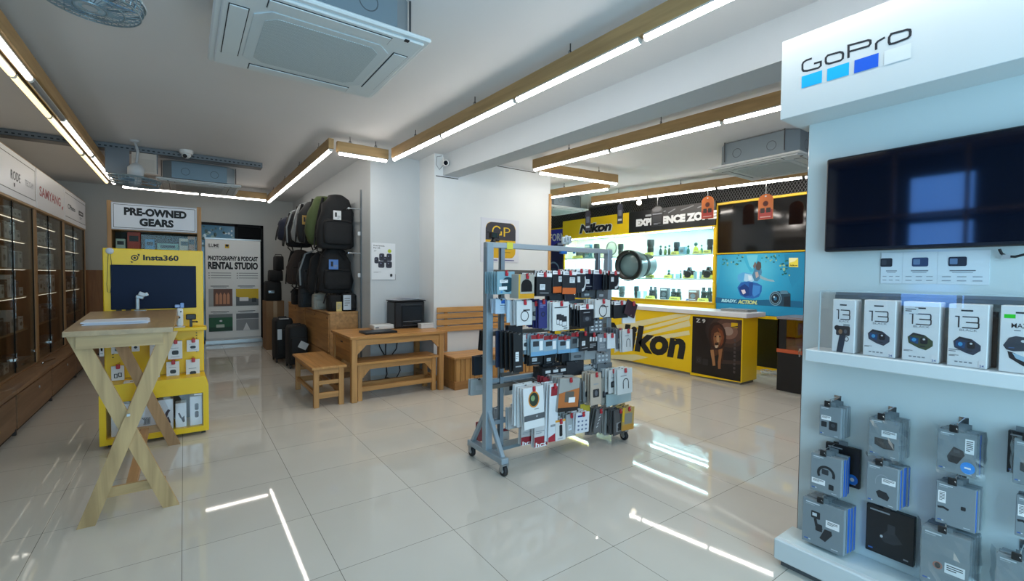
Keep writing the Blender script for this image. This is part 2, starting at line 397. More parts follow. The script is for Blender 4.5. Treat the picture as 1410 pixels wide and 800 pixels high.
# ================================================================== GANTRY LIGHTS
def strip(p0, p1, label, grp='timber light battens', lit=None, e=1., wd=.055):
    p0, p1 = V3((*p0, 2.79)), V3((*p1, 2.79)); d = p1-p0; L = d.length; x = d/L
    t = thing('light_batten', label, 'ceiling light', p0, grp)
    ax_ = 0 if abs(x.x) > abs(x.y) else 1
    MB().beam(p0, p1, wd, .11, wood('#a98a5c', ax_, .6, .2), bev=.003).build('timber_beam', t)
    side = V3((0, 0, 1)).cross(x)
    n = max(1, round(L/1.22)); seg = lit or [(i/n, (i+1)/n, 1) for i in range(n)]
    for a, b, on in seg:
        q0 = p0+d*a+x*.02; q1 = p0+d*b-x*.02
        q0.z = q1.z = 2.714
        h = MB().beam(q0+V3((0, 0, .016)), q1+V3((0, 0, .016)), .045, .012, M('#c8c8c4', .4)).build('tube_holder', t)
        tb = MB()
        k = 8; vs = []; fs = []
        for q in (q0, q1):
            for j in range(k+1):
                an = PI*j/k; vs.append(q+side*(.021*math.cos(an))-V3((0, 0, .024*math.sin(an)-.01)))
        tb.add(vs, [(j, j+1, k+1+j+1, k+1+j) for j in range(k)], glow('#fff6ec', TUBE*e) if on == 1 else (glow('#ffe2a0', TUBE*e) if on == 2 else M('#8a8a88', .3)), True)
        tb.add([vs[j] for j in range(k+1)], [tuple(range(k+1))], M('#c8c8c4', .4)); tb.add([vs[k+1+j] for j in range(k+1)], [tuple(range(k+1))[::-1]], M('#c8c8c4', .4))
        tb.build('light_tube', h)
    nh = max(2, int(L/1.3)+1)
    for i in range(nh):
        q = p0+d*((i+.5)/nh); c = MB().tube([q+V3((0, 0, .05)), q+V3((0, 0, CEIL-2.79))], .004, M('#44464a', .4, .8), 6)
        c.tube([q+V3((.014*math.cos(a), 0, .07+.014*math.sin(a))) for a in [2*PI*k/10 for k in range(10)]], .003, M('#55575a', .4, .8), 5, True); c.build('hanger', t)
    return t
strip((-.87, 1.6), (-.84, 9.15), 'long timber light batten above the glass cabinets, one of its tubes unlit', lit=[(0, .19, 1), (.19, .395, 1), (.395, .53, 0), (.53, .727, 1), (.735, 1, 1)], wd=.09, e=.11)
strip((-.95, 1.6), (-.92, 9.1), 'thin warm light batten hanging on the far side of the batten over the glass cabinets', lit=[(0, .19, 2), (.19, .395, 2), (.395, .53, 2), (.53, .727, 2), (.735, 1, 2)], wd=.03, e=.05)  # glowing strip added in place of the yellowish reflection beside the real tubes
strip((-.78, 9.36), (1.24, 9.42), 'timber light batten crossing above the printed banner at the back', e=.5)
strip((1.30, 9.62), (1.30, 5.17), 'timber light batten over the aisle beside the hanging backpacks', e=.45)
strip((1.38, 5.26), (1.96, 5.26), 'short timber light batten joining the backpack aisle batten to the long front batten')
strip((1.99, 5.16), (2.19, -.6), 'long timber light batten running overhead from the printer corner towards the camera')
strip((3.59, 4.56), (3.95, -.2), 'timber light batten under the ceiling on the far side of the white beam')
strip((3.72, 4.64), (5.06, 4.50), 'short crosswise timber light batten at the end of the white wall')
strip((5.05, 5.95), (5.25, 4.82), 'short timber light batten half hidden behind the white wall end')
strip((6.07, 5.99), (6.82, 1.6), 'timber light batten over the yellow counter carrying the hanging tags')

# ================================================================== AIR CONDITIONERS
def cassette(loc, label, s=.98):
    t = thing('air_conditioner', label, 'air conditioner', loc, 'ceiling cassette air conditioners')
    X, Y, Z = loc; h = s/2; pm = M('#d3d9da', .45); gm = M('#b9c3c6', .6)
    p = MB().box((X-h, Y-h, Z), (X+h, Y+h, Z+.022), pm, .008).box((X-h+.03, Y-h+.03, Z-.014), (X+h-.03, Y+h-.03, Z), pm, .01)
    p.build('panel', t)
    g = MB(); a = .33; c = .07
    o8 = [(-a+c, -a), (a-c, -a), (a, -a+c), (a, a-c), (a-c, a), (-a+c, a), (-a, a-c), (-a, -a+c)]
    g.prism([(X+u, Y+v, Z-.014) for u, v in o8], (0, 0, -.006), M('#c6cfd1', .5))
    b = a-.05; c2 = .05; i8 = [(-b+c2, -b), (b-c2, -b), (b, -b+c2), (b, b-c2), (b-c2, b), (-b+c2, b), (-b, b-c2), (-b, -b+c2)]
    gm2 = grille_mat(); g.prism([(X+u, Y+v, Z-.020) for u, v in i8], (0, 0, -.002), gm2); gr = g.build('intake_grille', t)
    for i in range(4):
        an = i*PI/2; R = Matrix.Rotation(an, 3, 'Z'); C = V3((X, Y, 0))
        sl = MB(); 
        def bx(lo, hi, m, bev=0): 
            lo, hi = V3(lo), V3(hi); sl.box(lo-(lo+hi)/2, hi-(lo+hi)/2, m, bev, R, C+R @ ((lo+hi)/2))
        bx((-.29, -.435, Z-.0155), (.29, -.35, Z-.0142), M('#23272a', .7)); bx((-.286, -.431, Z-.021), (.286, -.355, Z-.0156), M('#d0d7d8', .4), .002)
        sl.build('louvre', t)
    for sx, sy in ((-1, -1), (1, -1)): MB().box((X+sx*.36-.012, Y-.455-.012, Z-.018), (X+sx*.36+.012, Y-.455+.012, Z-.014), DARK).build('clip', t)
    bd = MB(); e = h-.07; c = .1; bm = M('#7b8a93', .45, .5)
    q = [(-e+c, -e), (e-c, -e), (e, -e+c), (e, e-c), (e-c, e), (-e+c, e), (-e, e-c), (-e, -e+c)]
    bd.prism([(X+u, Y+v, Z+.04) for u, v in q], (0, 0, CEIL-Z-.05), bm)
    for sx in (-1, 1):
        F = Face(bd, (X-e, Y-e, CEIL-.02), (1, 0, 0), 2*e, .24, N=(0, -1, 0)); F.ring(.5+sx*.2, .5, .06, M('#4a5258', .5), .12)
        F = Face(bd, (X-e, Y+e, CEIL-.02), (0, -1, 0), 2*e, .24, N=(-1, 0, 0)); F.ring(.5+sx*.22, .5, .06, M('#4a5258', .5), .12)
    bo = bd.build('casing', t)
    for sx in (-1, 1):
        for sy in (-1, 1): MB().tube([(X+sx*(e+.015), Y+sy*(e-.1), Z+.06), (X+sx*(e+.015), Y+sy*(e-.1), CEIL)], .006, M('#55585c', .4, .8), 6).build('hanger_rod', t)
    return t
def grille_mat():
    if 'grille' in _mats: return _mats['grille']
    m = bpy.data.materials.new('perforated_grille'); m.use_nodes = True; nt = m.node_tree; b = nt.nodes['Principled BSDF']; L = nt.links.new
    tc = nt.nodes.new('ShaderNodeTexCoord'); ck = nt.nodes.new('ShaderNodeTexChecker'); ck.inputs['Scale'].default_value = 170
    ck.inputs['Color1'].default_value = (*hexc('#c6d0d2'), 1); ck.inputs['Color2'].default_value = (*hexc('#92a0a4'), 1)
    L(tc.outputs['Object'], ck.inputs['Vector']); L(ck.outputs[0], b.inputs['Base Color']); b.inputs['Roughness'].default_value = .6
    _mats['grille'] = m; return m
AC0 = cassette((.615, 2.795, 2.64), 'large white ceiling cassette air conditioner nearest the camera')
dup(AC0, (.20, 8.22, 2.64), 0, 'white ceiling cassette air conditioner at the back above the banner')
dup(AC0, (5.45, 2.55, 2.64), 0, 'white ceiling cassette air conditioner beside the blue logo fixture, grey casing in view')
dup(AC0, (5.75, 6.72, 2.64), 0, 'white ceiling cassette air conditioner seen past the end of the white wall')
# ================================================================== LEFT WALL: BASE UNITS AND GLASS CABINETS
WB = '#7b5f48'
bb = [2.9, 4.2, 5.5, 6.77, 8.12, 9.4, 10.1]
where = ['nearest the camera', 'second from the camera', 'third from the camera', 'in the middle of the row', 'second from the back wall', 'at the back end of the row']
for i in range(6):
    a, b = bb[i], bb[i+1]
    t = thing('base_cabinet', 'low brown timber base unit by the left wall, ' + where[i], 'cabinet', (-1.45, (a+b)/2, 0), 'base units under the glass cabinets')
    MB().box((-1.72, a+.004, .05), (-1.17, b-.004, .355), wood(WB, 1)).box((-1.72, a+.004, 0), (-1.19, b-.004, .05), M('#2a1d15', .7)).build('body', t)
    MB().box((-1.72, a+.002, .355), (-1.145, b-.002, .39), wood('#8b6c50', 1, .35), .004).build('ledge', t)
    dr = MB().box((-1.17, a+.02, .055), (-1.150, b-.02, .34), wood('#82654b', 1), .003).build('drawer', t)
    k = MB(); k.lathe([(.012, 0), (.014, .006), (.006, .008), (.001, .008)], (-1.150, (a+b)/2+.1, .27), (1, 0, 0), STEEL, 10); k.build('lock', dr)
    s = MB(); s.box((-1.168, b-.06, .02), (-1.146, b-.03, .07), M('#2b2320', .5)); s.build('hinge', dr)

cb = [4.2, 5.63, 7.05, 8.49, 10.12]
SIGN_BG = M('#f2f4f9', .35)
signs = ['', '#', 'S', 'C']
clabel = ['glass fronted timber cabinet nearest the camera with a white sign', 'glass fronted timber cabinet under the white sign with two grey words', 'glass fronted timber cabinet under the sign with red lettering', 'rearmost glass fronted timber cabinet, two small black logos on its sign']
short = ['nearest cabinet', 'cabinet under two grey words', 'cabinet under the red lettering', 'rearmost glass cabinet']
ORDN = 'first second third fourth fifth sixth seventh eighth ninth tenth eleventh twelfth thirteenth fourteenth fifteenth sixteenth seventeenth'.split()
shelfz = [.41, .78, 1.13, 1.42, 1.70, 1.93]
for i in range(4):
    a, b = cb[i], cb[i+1]; X0, X1 = -1.72, -1.30
    t = thing('glass_cabinet', clabel[i], 'cabinet', ((X0+X1)/2, (a+b)/2, .39), 'glass display cabinets along the left wall')
    f = MB(); wm = wood('#9b7a54', 2)
    for y in (a+.003, b-.053): f.box((X1-.05, y, .391), (X1, y+.05, 2.5), wm, .003)
    f.box((X0, a+.003, .391), (X1-.05, a+.02, 2.5), wood('#7d5836', 2)).box((X0, b-.02, .391), (X1-.05, b-.003, 2.5), wood('#7d5836', 2)); f.build('frame', t)
    MB().box((X0, a+.02, .391), (X0+.01, b-.02, 2.5), M('#7a6f63', .7)).build('back_panel', t)
    for z in shelfz[1:]: MB().box((X0+.01, a+.02, z-.018), (X1-.07, b-.02, z), wood('#9c8468', 1)).build('shelf', t)
    MB().box((X0, a+.003, .391), (X1, b-.003, .405), wood('#8a6a48', 1)).build('bottom', t)
    MB().box((X1-.10, a+.06, 2.49), (X1-.08, b-.06, 2.50), glow('#fff1dc', 3)).build('light_strip', t)  # added glow, not a known fitting, to brighten the dim cabinet interior
    for zz in shelfz[2:]: MB().box((X1-.085, a+.06, zz-.024), (X1-.075, b-.06, zz-.019), glow('#fff1dc', 1.3)).build('light_strip', t)  # more added glow under the shelves so the cartons show up
    s = MB(); s.box((X1-.05, a+.003, 2.055), (X1+.006, b-.003, 2.52), wood('#b99a72', 1), .003); s.box((X1+.006, a+.02, 2.075), (X1+.012, b-.02, 2.505), SIGN_BG)
    F = Face(s, (X1+.012, a+.02, 2.505), (0, 1, 0), b-a-.04, .43, N=(1, 0, 0)); ln = M('#30343a', .5)
    if i != 2:
        for q in ((.02, .11, .98, .125), (.02, .845, .98, .86)): F.r(*q, ln)
        F.r(.97, .11, .976, .86, ln)
    if i == 1:
        F.t('RODE', .36, .42, .58, .62, M('#6c7076', .5), .015); F.t('TECCAM', .70, .46, .92, .60, M('#9a9ea6', .5))
        F.r(.42, .68, .45, .76, ln)
    if i == 2:
        F.t('SAMYANG', .08, .40, .84, .66, M('#b3545e', .5), .02); F.poly([(.88, .66), (.95, .6), (.93, .7), (.9, .74)], M('#c2566a', .5))
    if i == 3:
        F.t('CPhoto', .12, .42, .45, .58, M('#4a4e55', .5), .02); F.rr(.62, .44, .86, .6, M('#4a4e55', .5), .02); F.r(.66, .50, .82, .54, PAPER); F.lines(.66, .66, .8, .76, 2, M('#9a9ea6', .5))
    s.build('sign_panel', t)
    gm = glassy('#eef1ee', .09, face=.04)
    for k in range(2):
        y0 = a+.055+(b-a-.11)*k/2; y1 = a+.055+(b-a-.11)*(k+1)/2
        gp = MB().box((X1-.03+.012*k, y0, .405), (X1-.025+.012*k, y1, 2.055), gm).build('glass_door', t)
        MB().box((X1-.031+.012*k, y1-.012, .405), (X1-.022+.012*k, y1, 2.055), M('#1d1d1c', .9, spec=.1)).build('edge_strip', gp)
        MB().box((X1-.026+.012*k, y1-.06, .52), (X1-.004, y1-.02, .55), CHROME, .004).build('lock', gp)
    if i == 0: continue
    cols = ['#cfd2d4', '#bfc4c8', '#2d3035', '#3c4046', '#dadcdc', '#8f9499', '#26292c', '#c9cacb', '#5a5d63', '#caccca', '#d6d7d6', '#c4c7ca']
    for j, z in enumerate(shelfz):
        y = a+.07; r = random.Random(i*10+j)
        dark = j < 2
        nm = ['bottom board', 'lowest shelf', 'second shelf up', 'third shelf up', 'fourth shelf up', 'top shelf'][j]
        cnt = 0
        while y < b-.2:
            w_ = r.uniform(.07, .18); h_ = min(r.uniform(.08, .22), (shelfz+[2.2])[j+1]-z-.05) if j < 5 else r.uniform(.05, .1); d_ = r.uniform(.08, .16)
            if j == 0 and r.random() < .45: y += w_; continue
            c = r.choice(cols[2:4]+cols[6:7]+cols[8:9]) if dark and r.random() < .7 else r.choice(cols)
            o = MB().box((-1.378-d_, y, z), (-1.378, y+w_, z+h_), M(c, .5), .003)
            F = Face(o, (-1.378, y, z+h_), (0, 1, 0), w_, h_, N=(1, 0, 0))
            light = c in (cols[0], cols[1], cols[4], cols[7], cols[9])
            F.e(.5, .55, .25, .16, M('#3a3d42' if light else '#70757b', .5), 12); F.r(.2, .1, .8, .16, M('#55585e' if light else '#a5a9ad', .5))
            o = o.build('product_carton', None, (-1.45, y+w_/2, z))
            cnt += 1; tag(o, '%s carton, %s from the left on the %s, %s' % ('pale' if light else 'dark', ORDN[cnt-1], nm, short[i]), 'box', 'cartons on the %s, %s' % (nm, short[i]))
            y += w_+r.uniform(.003, .02)
    if i == 1:
        cl = MB().tube([(-1.24, 6.9, .398), (-1.235, 7.0, .40), (-1.22, 7.12, .398), (-1.2, 7.22, .397)], .007, CHROME, 6)
        cl.ball((-1.24, 6.9, .402), .012, CHROME, 8)
        tag(cl.build('cabinet_key', None, (-1.22, 7.05, .391)), 'small shiny key with a tag lying on the ledge of the base units', 'key')

# ---- the near end of the row, only seen mirrored in the dark screen of the blue logo fixture
t = thing('glass_cabinet', 'lit glass cabinet on the left wall beside the camera, mirrored in the large black screen', 'cabinet', (-1.5, 1.35, 0))
MB().box((-1.74, .55, 0), (-1.3, 2.3, 1.0), wood(WB, 1)).build('body', t)
fr = MB()
for y in (.55, 1.05, 1.62, 2.27): fr.box((-1.36, y, 1.0), (-1.3, y+.03, 2.75), wood('#6f5032', 2))
for z in (1.0, 1.5, 2.05, 2.72): fr.box((-1.7, .55, z), (-1.3, 2.3, z+.03), wood('#6f5032', 1))
fr.build('frame', t)
bk = MB().box((-1.74, .55, 1.0), (-1.72, 2.3, 2.75), M('#30363c', .6)); bk.build('back_panel', t)
for y, z0, z1 in ((1.1, 1.10, 1.46), (1.08, 1.58, 2.0), (1.08, 2.12, 2.5)):
    MB().box((-1.715, y, z0), (-1.705, y+.5, z1), glow('#3f86e8', 4.2)).build('light_panel', t)
sg = MB().box((-1.345, 1.68, 1.35), (-1.335, 2.25, 1.75), M('#15181d', .4)); F = Face(sg, (-1.335, 1.68, 1.75), (0, 1, 0), .57, .4, N=(1, 0, 0))
F.t('TAMRON', .2, .2, .8, .38, M('#aab0b8', .5), .02); F.t('VIP CLUB', .12, .48, .88, .7, M('#aab0b8', .5), .02); F.r(.1, .78, .9, .82, M('#b3a03a', .5)); sg.build('sign_panel', t)

# ================================================================== CEILING FITTINGS ON THE LEFT
# perforated cable tray
t = thing('cable_tray', 'grey perforated metal cable tray under the ceiling at the back left', 'cable tray', (-.5, 7.3, 2.8))
mb = MB(); tm = M('#6f7377', .5, .5)
mb.box((-1.74, 7.22, 2.848), (.9, 7.225, 2.915), tm).box((-1.74, 7.22, 2.848), (.9, 7.40, 2.852), tm).box((-1.74, 7.395, 2.848), (.9, 7.40, 2.915), tm)
for i in range(52): mb.box((-1.70+i*.05, 7.2188, 2.870), (-1.675+i*.05, 7.22, 2.884), M('#1d1f21', .7)); 
mb.build('tray', t)
for x in (-1.4, -.5, .4): MB().tube([(x, 7.3, 2.853), (x, 7.3, CEIL)], .005, STEEL, 6).build('hanger_rod', t)
MB().box((-.74, 7.21, 2.56), (-.52, 7.219, 2.848), tm).build('bracket', t); MB().box((-.28, 7.21, 2.60), (-.25, 7.219, 2.848), tm).build('bracket', t)
tag(MB().box((-.50, 7.205, 2.60), (-.26, 7.218, 2.84), M('#c2b8ad', .6), .003).box((-.48, 7.203, 2.62), (-.28, 7.205, 2.77), M('#b8aea3', .6)).build('junction_box', None, (-.38, 7.21, 2.6)), 'flat beige cover plate hanging below the cable tray', 'junction box')

def cage_fan(name, label, C, R, h, tilt, top):
    t = thing(name, label, 'fan', C, 'caged ceiling fans'); C = V3(C)
    Rm = Matrix.Rotation(tilt, 3, 'Y'); wm = M('#8fa3ad', .35, .6)
    def ring(r, z, rad=.004): mb.tube([C+Rm @ V3((r*math.cos(a), r*math.sin(a), z)) for a in [2*PI*k/32 for k in range(32)]], rad, wm, 6, True)
    mb = MB(); ring(R, 0, .007); ring(R*.97, -h*.5); ring(R*.93, -h); ring(R*.62, -h*1.25); ring(R*.3, -h*1.35); ring(R*.8, h*.25); ring(R*.45, h*.4)
    for k in range(40):
        a = 2*PI*k/40; c_, s_ = math.cos(a), math.sin(a)
        mb.tube([C+Rm @ V3((r*c_, r*s_, z)) for r, z in ((R*.2, h*.45), (R*.6, h*.35), (R*.98, .004), (R*.955, -h*.6), (R*.93, -h), (R*.6, -h*1.27), (R*.14, -h*1.38))], .0022, wm, 4)
    mb.build('cage', t)
    b = MB()
    for k in range(3):
        a = 2*PI*k/3; R3 = Matrix.Rotation(a, 3, 'Z')
        pts = [(.05, -.03, 0), (.3*R/.3*.5, -.09*R/.3, -.02), (R*.82, -.05*R/.3, -.015), (R*.84, .05*R/.3, .01), (.5*R, .09*R/.3, .02), (.05, .03, 0)]
        b.prism([C+Rm @ (R3 @ V3((x, y, z-h*.5))) for x, y, z in pts], Rm @ V3((0, 0, .004)), M('#7fa6c4', .3))
    b.build('blades', t)
    m = MB(); m.lathe([(.05, -h*1.38), (.055, -h*1.3), (.06, -h*.4), (.05, h*.3), (.075, h*.5), (.08, h*.5+.1), (.05, h*.5+.14), (.02, h*.5+.16)], C, Rm @ V3((0, 0, 1)), M('#b9bdc0', .4), 18); m.build('motor', t)
    e = MB(); q = C+Rm @ V3((0, 0, h*.5+.14)); e.tube([q, (q+V3((C.x, C.y, top)))/2+V3((.02, 0, .02)), V3((C.x, C.y, top))], .014, M('#a7abae', .4), 8); e.lathe([(.05, 0), (.05, .015), (.02, .03)], (C.x, C.y, top), (0, 0, -1), M('#a7abae', .4), 14); e.build('mount', t)
    return t
cage_fan('caged_fan', 'blue bladed caged ceiling fan cut by the top edge above the left aisle', (-.34, 2.92, 2.68), .2, .05, math.radians(3), CEIL)
cage_fan('caged_fan', 'small caged fan hanging under the cable tray at the back left', (-.45, 6.95, 2.47), .24, .06, math.radians(4), CEIL)
t = thing('dome_camera', 'small white dome camera on the ceiling in front of the rear air conditioner', 'camera', (.04, 7.1, CEIL))
MB().lathe([(.075, 0), (.075, .03), (.065, .045)], (.04, 7.1, CEIL), (0, 0, -1), M('#d9d9d6', .4), 20).build('base', t)
MB().ball((.04, 7.1, CEIL-.05), .052, M('#cfd0cf', .3), 16).ball((.025, 7.062, CEIL-.078), .025, M('#0c0d0f', .1), 10).build('dome', t)
t = thing('security_camera', 'white bullet security camera bracketed high on the white wall corner', 'camera', (2.70, 5.29, 2.8))
C = V3((2.70, 5.2, 2.80)); d = V3((-.55, -.75, -.25)).normalized()
MB().lathe([(.035, 0), (.035, .012), (.012, .02)], (2.72, 5.299, 2.86), (0, -1, 0), M('#d9dadb', .4), 14).tube([(2.72, 5.28, 2.86), (2.72, 5.22, 2.86), (2.70, 5.20, 2.82)], .008, M('#d9dadb', .4)).build('bracket', t)
MB().lathe([(.03, -.06), (.034, -.05), (.034, .06), (.038, .062), (.038, .08), (.03, .08)], C, d, M('#dcdddd', .35), 18).lathe([(.028, .0805), (.001, .0805)], C, d, M('#0e0f12', .15), 16).build('body', t)
MB().tube([(2.70, 5.25, 2.80), (2.64, 5.285, 2.72), (2.60, 5.293, 2.78), (2.61, 5.294, 2.88), (2.68, 5.295, 2.90)], .004, M('#8a8d90', .5), 6).build('cable', t)

# ================================================================== HIGH TRESTLE TABLE
LW = '#b89a6c'
t = thing('high_table', 'tall narrow pale timber table on crossed trestle legs in the left aisle', 'table', (-.28, 4.0, 0))
Zt = 1.07
mb = MB(); mb.prism([(-.515, 3.27, Zt-.028), (-.055, 3.27, Zt-.028), (-.05, 4.86, Zt-.028), (-.60, 4.86, Zt-.028)], (0, 0, .028), wood('#a58962', 1, .35, .22)); mb.build('tabletop', t)
MB().box((-.47, 3.30, Zt-.10), (-.10, 3.325, Zt-.03), wood(LW, 0)).build('apron', t); MB().box((-.47, 4.50, Zt-.10), (-.10, 4.525, Zt-.03), wood('#ad8358', 0)).build('apron', t)
for y, cm in ((3.31, LW), (4.50, '#b08a60')):
    for (x0, x1, yo) in ((-.475, -.075, .026), (-.07, -.445, -.0)):
        yy = y+yo; d = V3((x1-x0, 0, -(Zt-.03))).normalized(); n = V3((d.z, 0, -d.x)); hw = .036
        p0, p1 = V3((x0, yy, Zt-.03)), V3((x1, yy, 0))
        kx = hw/abs(d.z)
        mb = MB(); mb.prism([(x0-kx, yy, Zt-.03), (x0+kx, yy, Zt-.03), (x1+kx, yy, 0), (x1-kx, yy, 0)], (0, .024, 0), wood(cm, 2, .55, .3)); mb.build('leg', t)
    MB().box((-.42, y+.0505, .12), (-.10, y+.07, .175), wood(cm, 0)).build('rail', t)
MB().box((-.285, 3.38, .125), (-.235, 4.55, .165), wood('#b08a60', 1)).build('stretcher', t)
MB().beam((-.26, 3.3, .585), (-.26, 3.32, .585), .014, .014, STEEL).build('bolt', t)
pp = MB()
for k, (dx, dy, a) in enumerate(((0, 0, .03), (.006, .01, .05), (-.004, -.006, .02))):
    pp.box((-.12, -.15, -.003), (.12, .15, .003), M('#d5d8e2', .6), 0, Matrix.Rotation(PI/2+a, 3, 'Z'), (-.335+dx, 3.70+dy, Zt+.004+.006*k))
tag(pp.build('paper_stack', None, (-.335, 3.70, Zt)), 'small stack of white papers on the tall trestle table', 'papers')

# ================================================================== YELLOW BRANDED STAND
t = thing('display_stand', 'bright yellow display stand with a navy screen behind the tall trestle table', 'display stand', (-.19, 4.95, 0))
ymat = M('#f0c408', .42)
pn = MB().box((-.535, 4.95, .50), (.14, 5.03, 1.58), ymat, .006)
F = Face(pn, (-.535, 4.95, 1.58), (1, 0, 0), .675, 1.08, N=(0, -1, 0))
F.ring(*F.px(185.5, 355), .036, INK, .33); F.e(*F.px(185.5, 355), .013, .0085, INK); F.poly([F.px(189, 349.5), F.px(192.5, 350), F.px(191.5, 354)], INK); F.poly([F.px(179.5, 359), F.px(181, 362), F.px(184, 361)], INK)
F.pt('Insta360', (197, 350.5), (246, 359.5), INK, .035)
for k in range(9):
    for uu in (.08, .92):
        F.k = 1; F.e(uu, .655+k*.022, .009, .0045, M('#2b2606', .6), 8)
pn.build('panel', t)
sc = MB().box((-.487, 4.938, 1.075), (.088, 4.95, 1.445), M('#0f1c36', .45, spec=.12), .004).build('screen', t)
for xx in (-.42, -.36): MB().box((xx-.035, 4.93, 1.066), (xx+.0, 4.95, 1.074), DARK).build('screen_foot', t)
MB().box((-.56, 4.80, .885), (.158, 4.95, .915), ymat, .004).build('shelf', t)
# base box with sloping shoulders and a glazed window
bs = MB(); pr_ = [(-.545, .012), (.163, .012), (.163, .43), (.145, .50), (-.53, .50), (-.545, .43)]
yf = 4.70
bs.box((-.545, yf, .03), (-.505, 5.08, .36), ymat).box((.123, yf, .03), (.163, 5.08, .36), ymat).box((-.505, yf, .03), (.123, 5.08, .075), ymat).box((-.505, 5.05, .075), (.123, 5.08, .42), M('#3d3d33', .6))
bs.prism([(-.545, yf, .36), (.163, yf, .36), (.163, yf, .42), (.14, yf, .50), (-.525, yf, .50), (-.545, yf, .42)], (0, .24, 0), ymat)
bs.build('base', t)
MB().box((-.505, yf+.012, .075), (.123, yf+.016, .36), glassy('#ffffff', .06, face=.02)).build('window', t)
MB().box((-.50, yf-.002, .344), (-.45, yf, .356), PAPER).build('sticker', t); MB().box((.06, yf-.002, .344), (.115, yf, .356), PAPER).build('sticker', t)
for sx in (-.50, .11):
    for yy in (yf+.05, 5.0): MB().box((sx, yy, 0), (sx+.03, yy+.03, .03), DARK).build('foot', t)
# pegs with hanging retail packs
pk = [(156, 470, 163, 487, 0, 'white pack with a small green picture'), (181, 469, 192, 484, 1, 'white pack behind the trestle leg with a black picture'), (206, 468, 222, 491, 2, 'white pack half hidden by the crossing leg'),
      (231, 470, 251, 495, 3, 'deep white box with a dark square camera picture'), (257, 468, 274, 484, 4, 'white pack tilted at the upper right'),
      (153, 504, 171, 524, 5, 'white pack with two small square drawings'), (207, 506, 220, 531, 6, 'white pack with a black ring picture'), (229, 498, 247, 520, 7, 'white pack with a dark strip picture'), (256, 495, 275, 527, 8, 'tall white pack with black mounts pictured')]
pk.append((136.5, 462, 143, 491, 9, 'narrow white pack at the left edge'))
pk[0] = (153, 470, 169, 487, 0, pk[0][5])
for (x0, y0, x1, y1, k, lab) in pk:
    yy = 4.86 if k != 3 else 4.82
    a = ay(x0, (y0+y1)/2, yy); b = ay(x1, (y0+y1)/2, yy); zt = ay((x0+x1)/2, y0, yy).z; zb = ay((x0+x1)/2, y1, yy).z
    o = thing('retail_pack', lab + ' on the yellow stand', 'retail pack', ((a.x+b.x)/2, yy+.02, zb), 'packs pegged on the yellow stand')
    dd = .06 if k == 3 else .02
    m = MB().box((a.x, yy, zb), (b.x, yy+dd, zt), M('#dcdcdc', .5), .002); F = Face(m, (a.x, yy, zt), (1, 0, 0), b.x-a.x, zt-zb, N=(0, -1, 0))
    dk = M('#2a2d31', .5)
    if k in (5,):
        F.line([(.25, .55), (.45, .55), (.45, .8), (.25, .8)], .006, dk, True); F.line([(.55, .5), (.78, .5), (.78, .75), (.6, .75)], .006, dk, True)
    elif k == 6: F.ring(.5, .65, .26, dk, .35)
    elif k == 0: F.e(.45, .68, .14, .12, M('#4a6a5a', .5)); F.lines(.3, .45, .7, .55, 2, M('#9a9da0', .5))
    else: F.rr(.28, .5, .74, .74, dk, .012); F.r(.22, .84, .8, .87, M('#9a9da0', .5)); F.r(.2, .36, .75, .39, M('#9a9da0', .5))
    if k in (3, 8): F.r(0, .97, 1, 1, REDP)
    m.build('carton', o)
    cx = (a.x+b.x)/2+.005
    MB().tube([(cx, 4.95, zt+.012), (cx, yy-.02, zt+.012)], .003, M('#b89a10', .4, .3), 6).box((cx-.014, yy-.02, zt-.022), (cx+.012, yy-.003, zt+.016), REDP, .004).build('peg_lock', o)
# boxes behind the base window
for x0, x1, y0, y1, lab, k in ((-.48, -.35, .085, .33, 'a purple camera', 0), (-.33, -.20, .085, .30, 'grey accessory drawings', 1), (-.19, -.085, .085, .325, 'a dark angled tool', 2), (-.07, .005, .085, .28, 'a coiled cable', 3), (.03, .115, .095, .325, 'two dark lens mounts', 4)):
    o = MB().box((x0, yf+.05, .076), (x1, yf+.16, y1), M('#d9dadf', .5), .003); F = Face(o, (x0, yf+.05, y1), (1, 0, 0), x1-x0, y1-.076, N=(0, -1, 0)); dk = M('#3a3442', .5)
    if k == 0: F.rr(.25, .45, .7, .7, M('#4a3d5c', .5), .02)
    elif k == 1:
        for q in range(5): F.line([(.3+.1*q, .45), (.45+.06*q, .55), (.4+.07*q, .72)], .006, M('#777a80', .5))
    elif k == 2: F.poly([(.3, .68), (.7, .58), (.85, .8), (.35, .9)], dk); F.line([(.5, .6), (.6, .45), (.75, .35)], .02, dk)
    elif k == 3: F.line([(.3, .4), (.5, .6), (.8, .75), (.75, .6), (.6, .65), (.75, .8)], .012, dk)
    else: F.rr(.4, .25, .72, .48, dk, .01); F.rr(.4, .52, .72, .74, dk, .01)
    tag(o.build('product_box', None, ((x0+x1)/2, yf+.1, .076)), 'white box with %s printed, inside the yellow stand base window' % lab, 'box', 'boxes in the base of the yellow stand')
tag(MB().box((-.40, yf+.02, .501), (-.26, yf+.12, .506), PAPER).box((-.36, yf+.04, .506), (-.34, yf+.06, .5065), INK).build('leaflet', None, (-.33, yf+.07, .501)), 'white leaflet lying on top of the yellow base box', 'paper')
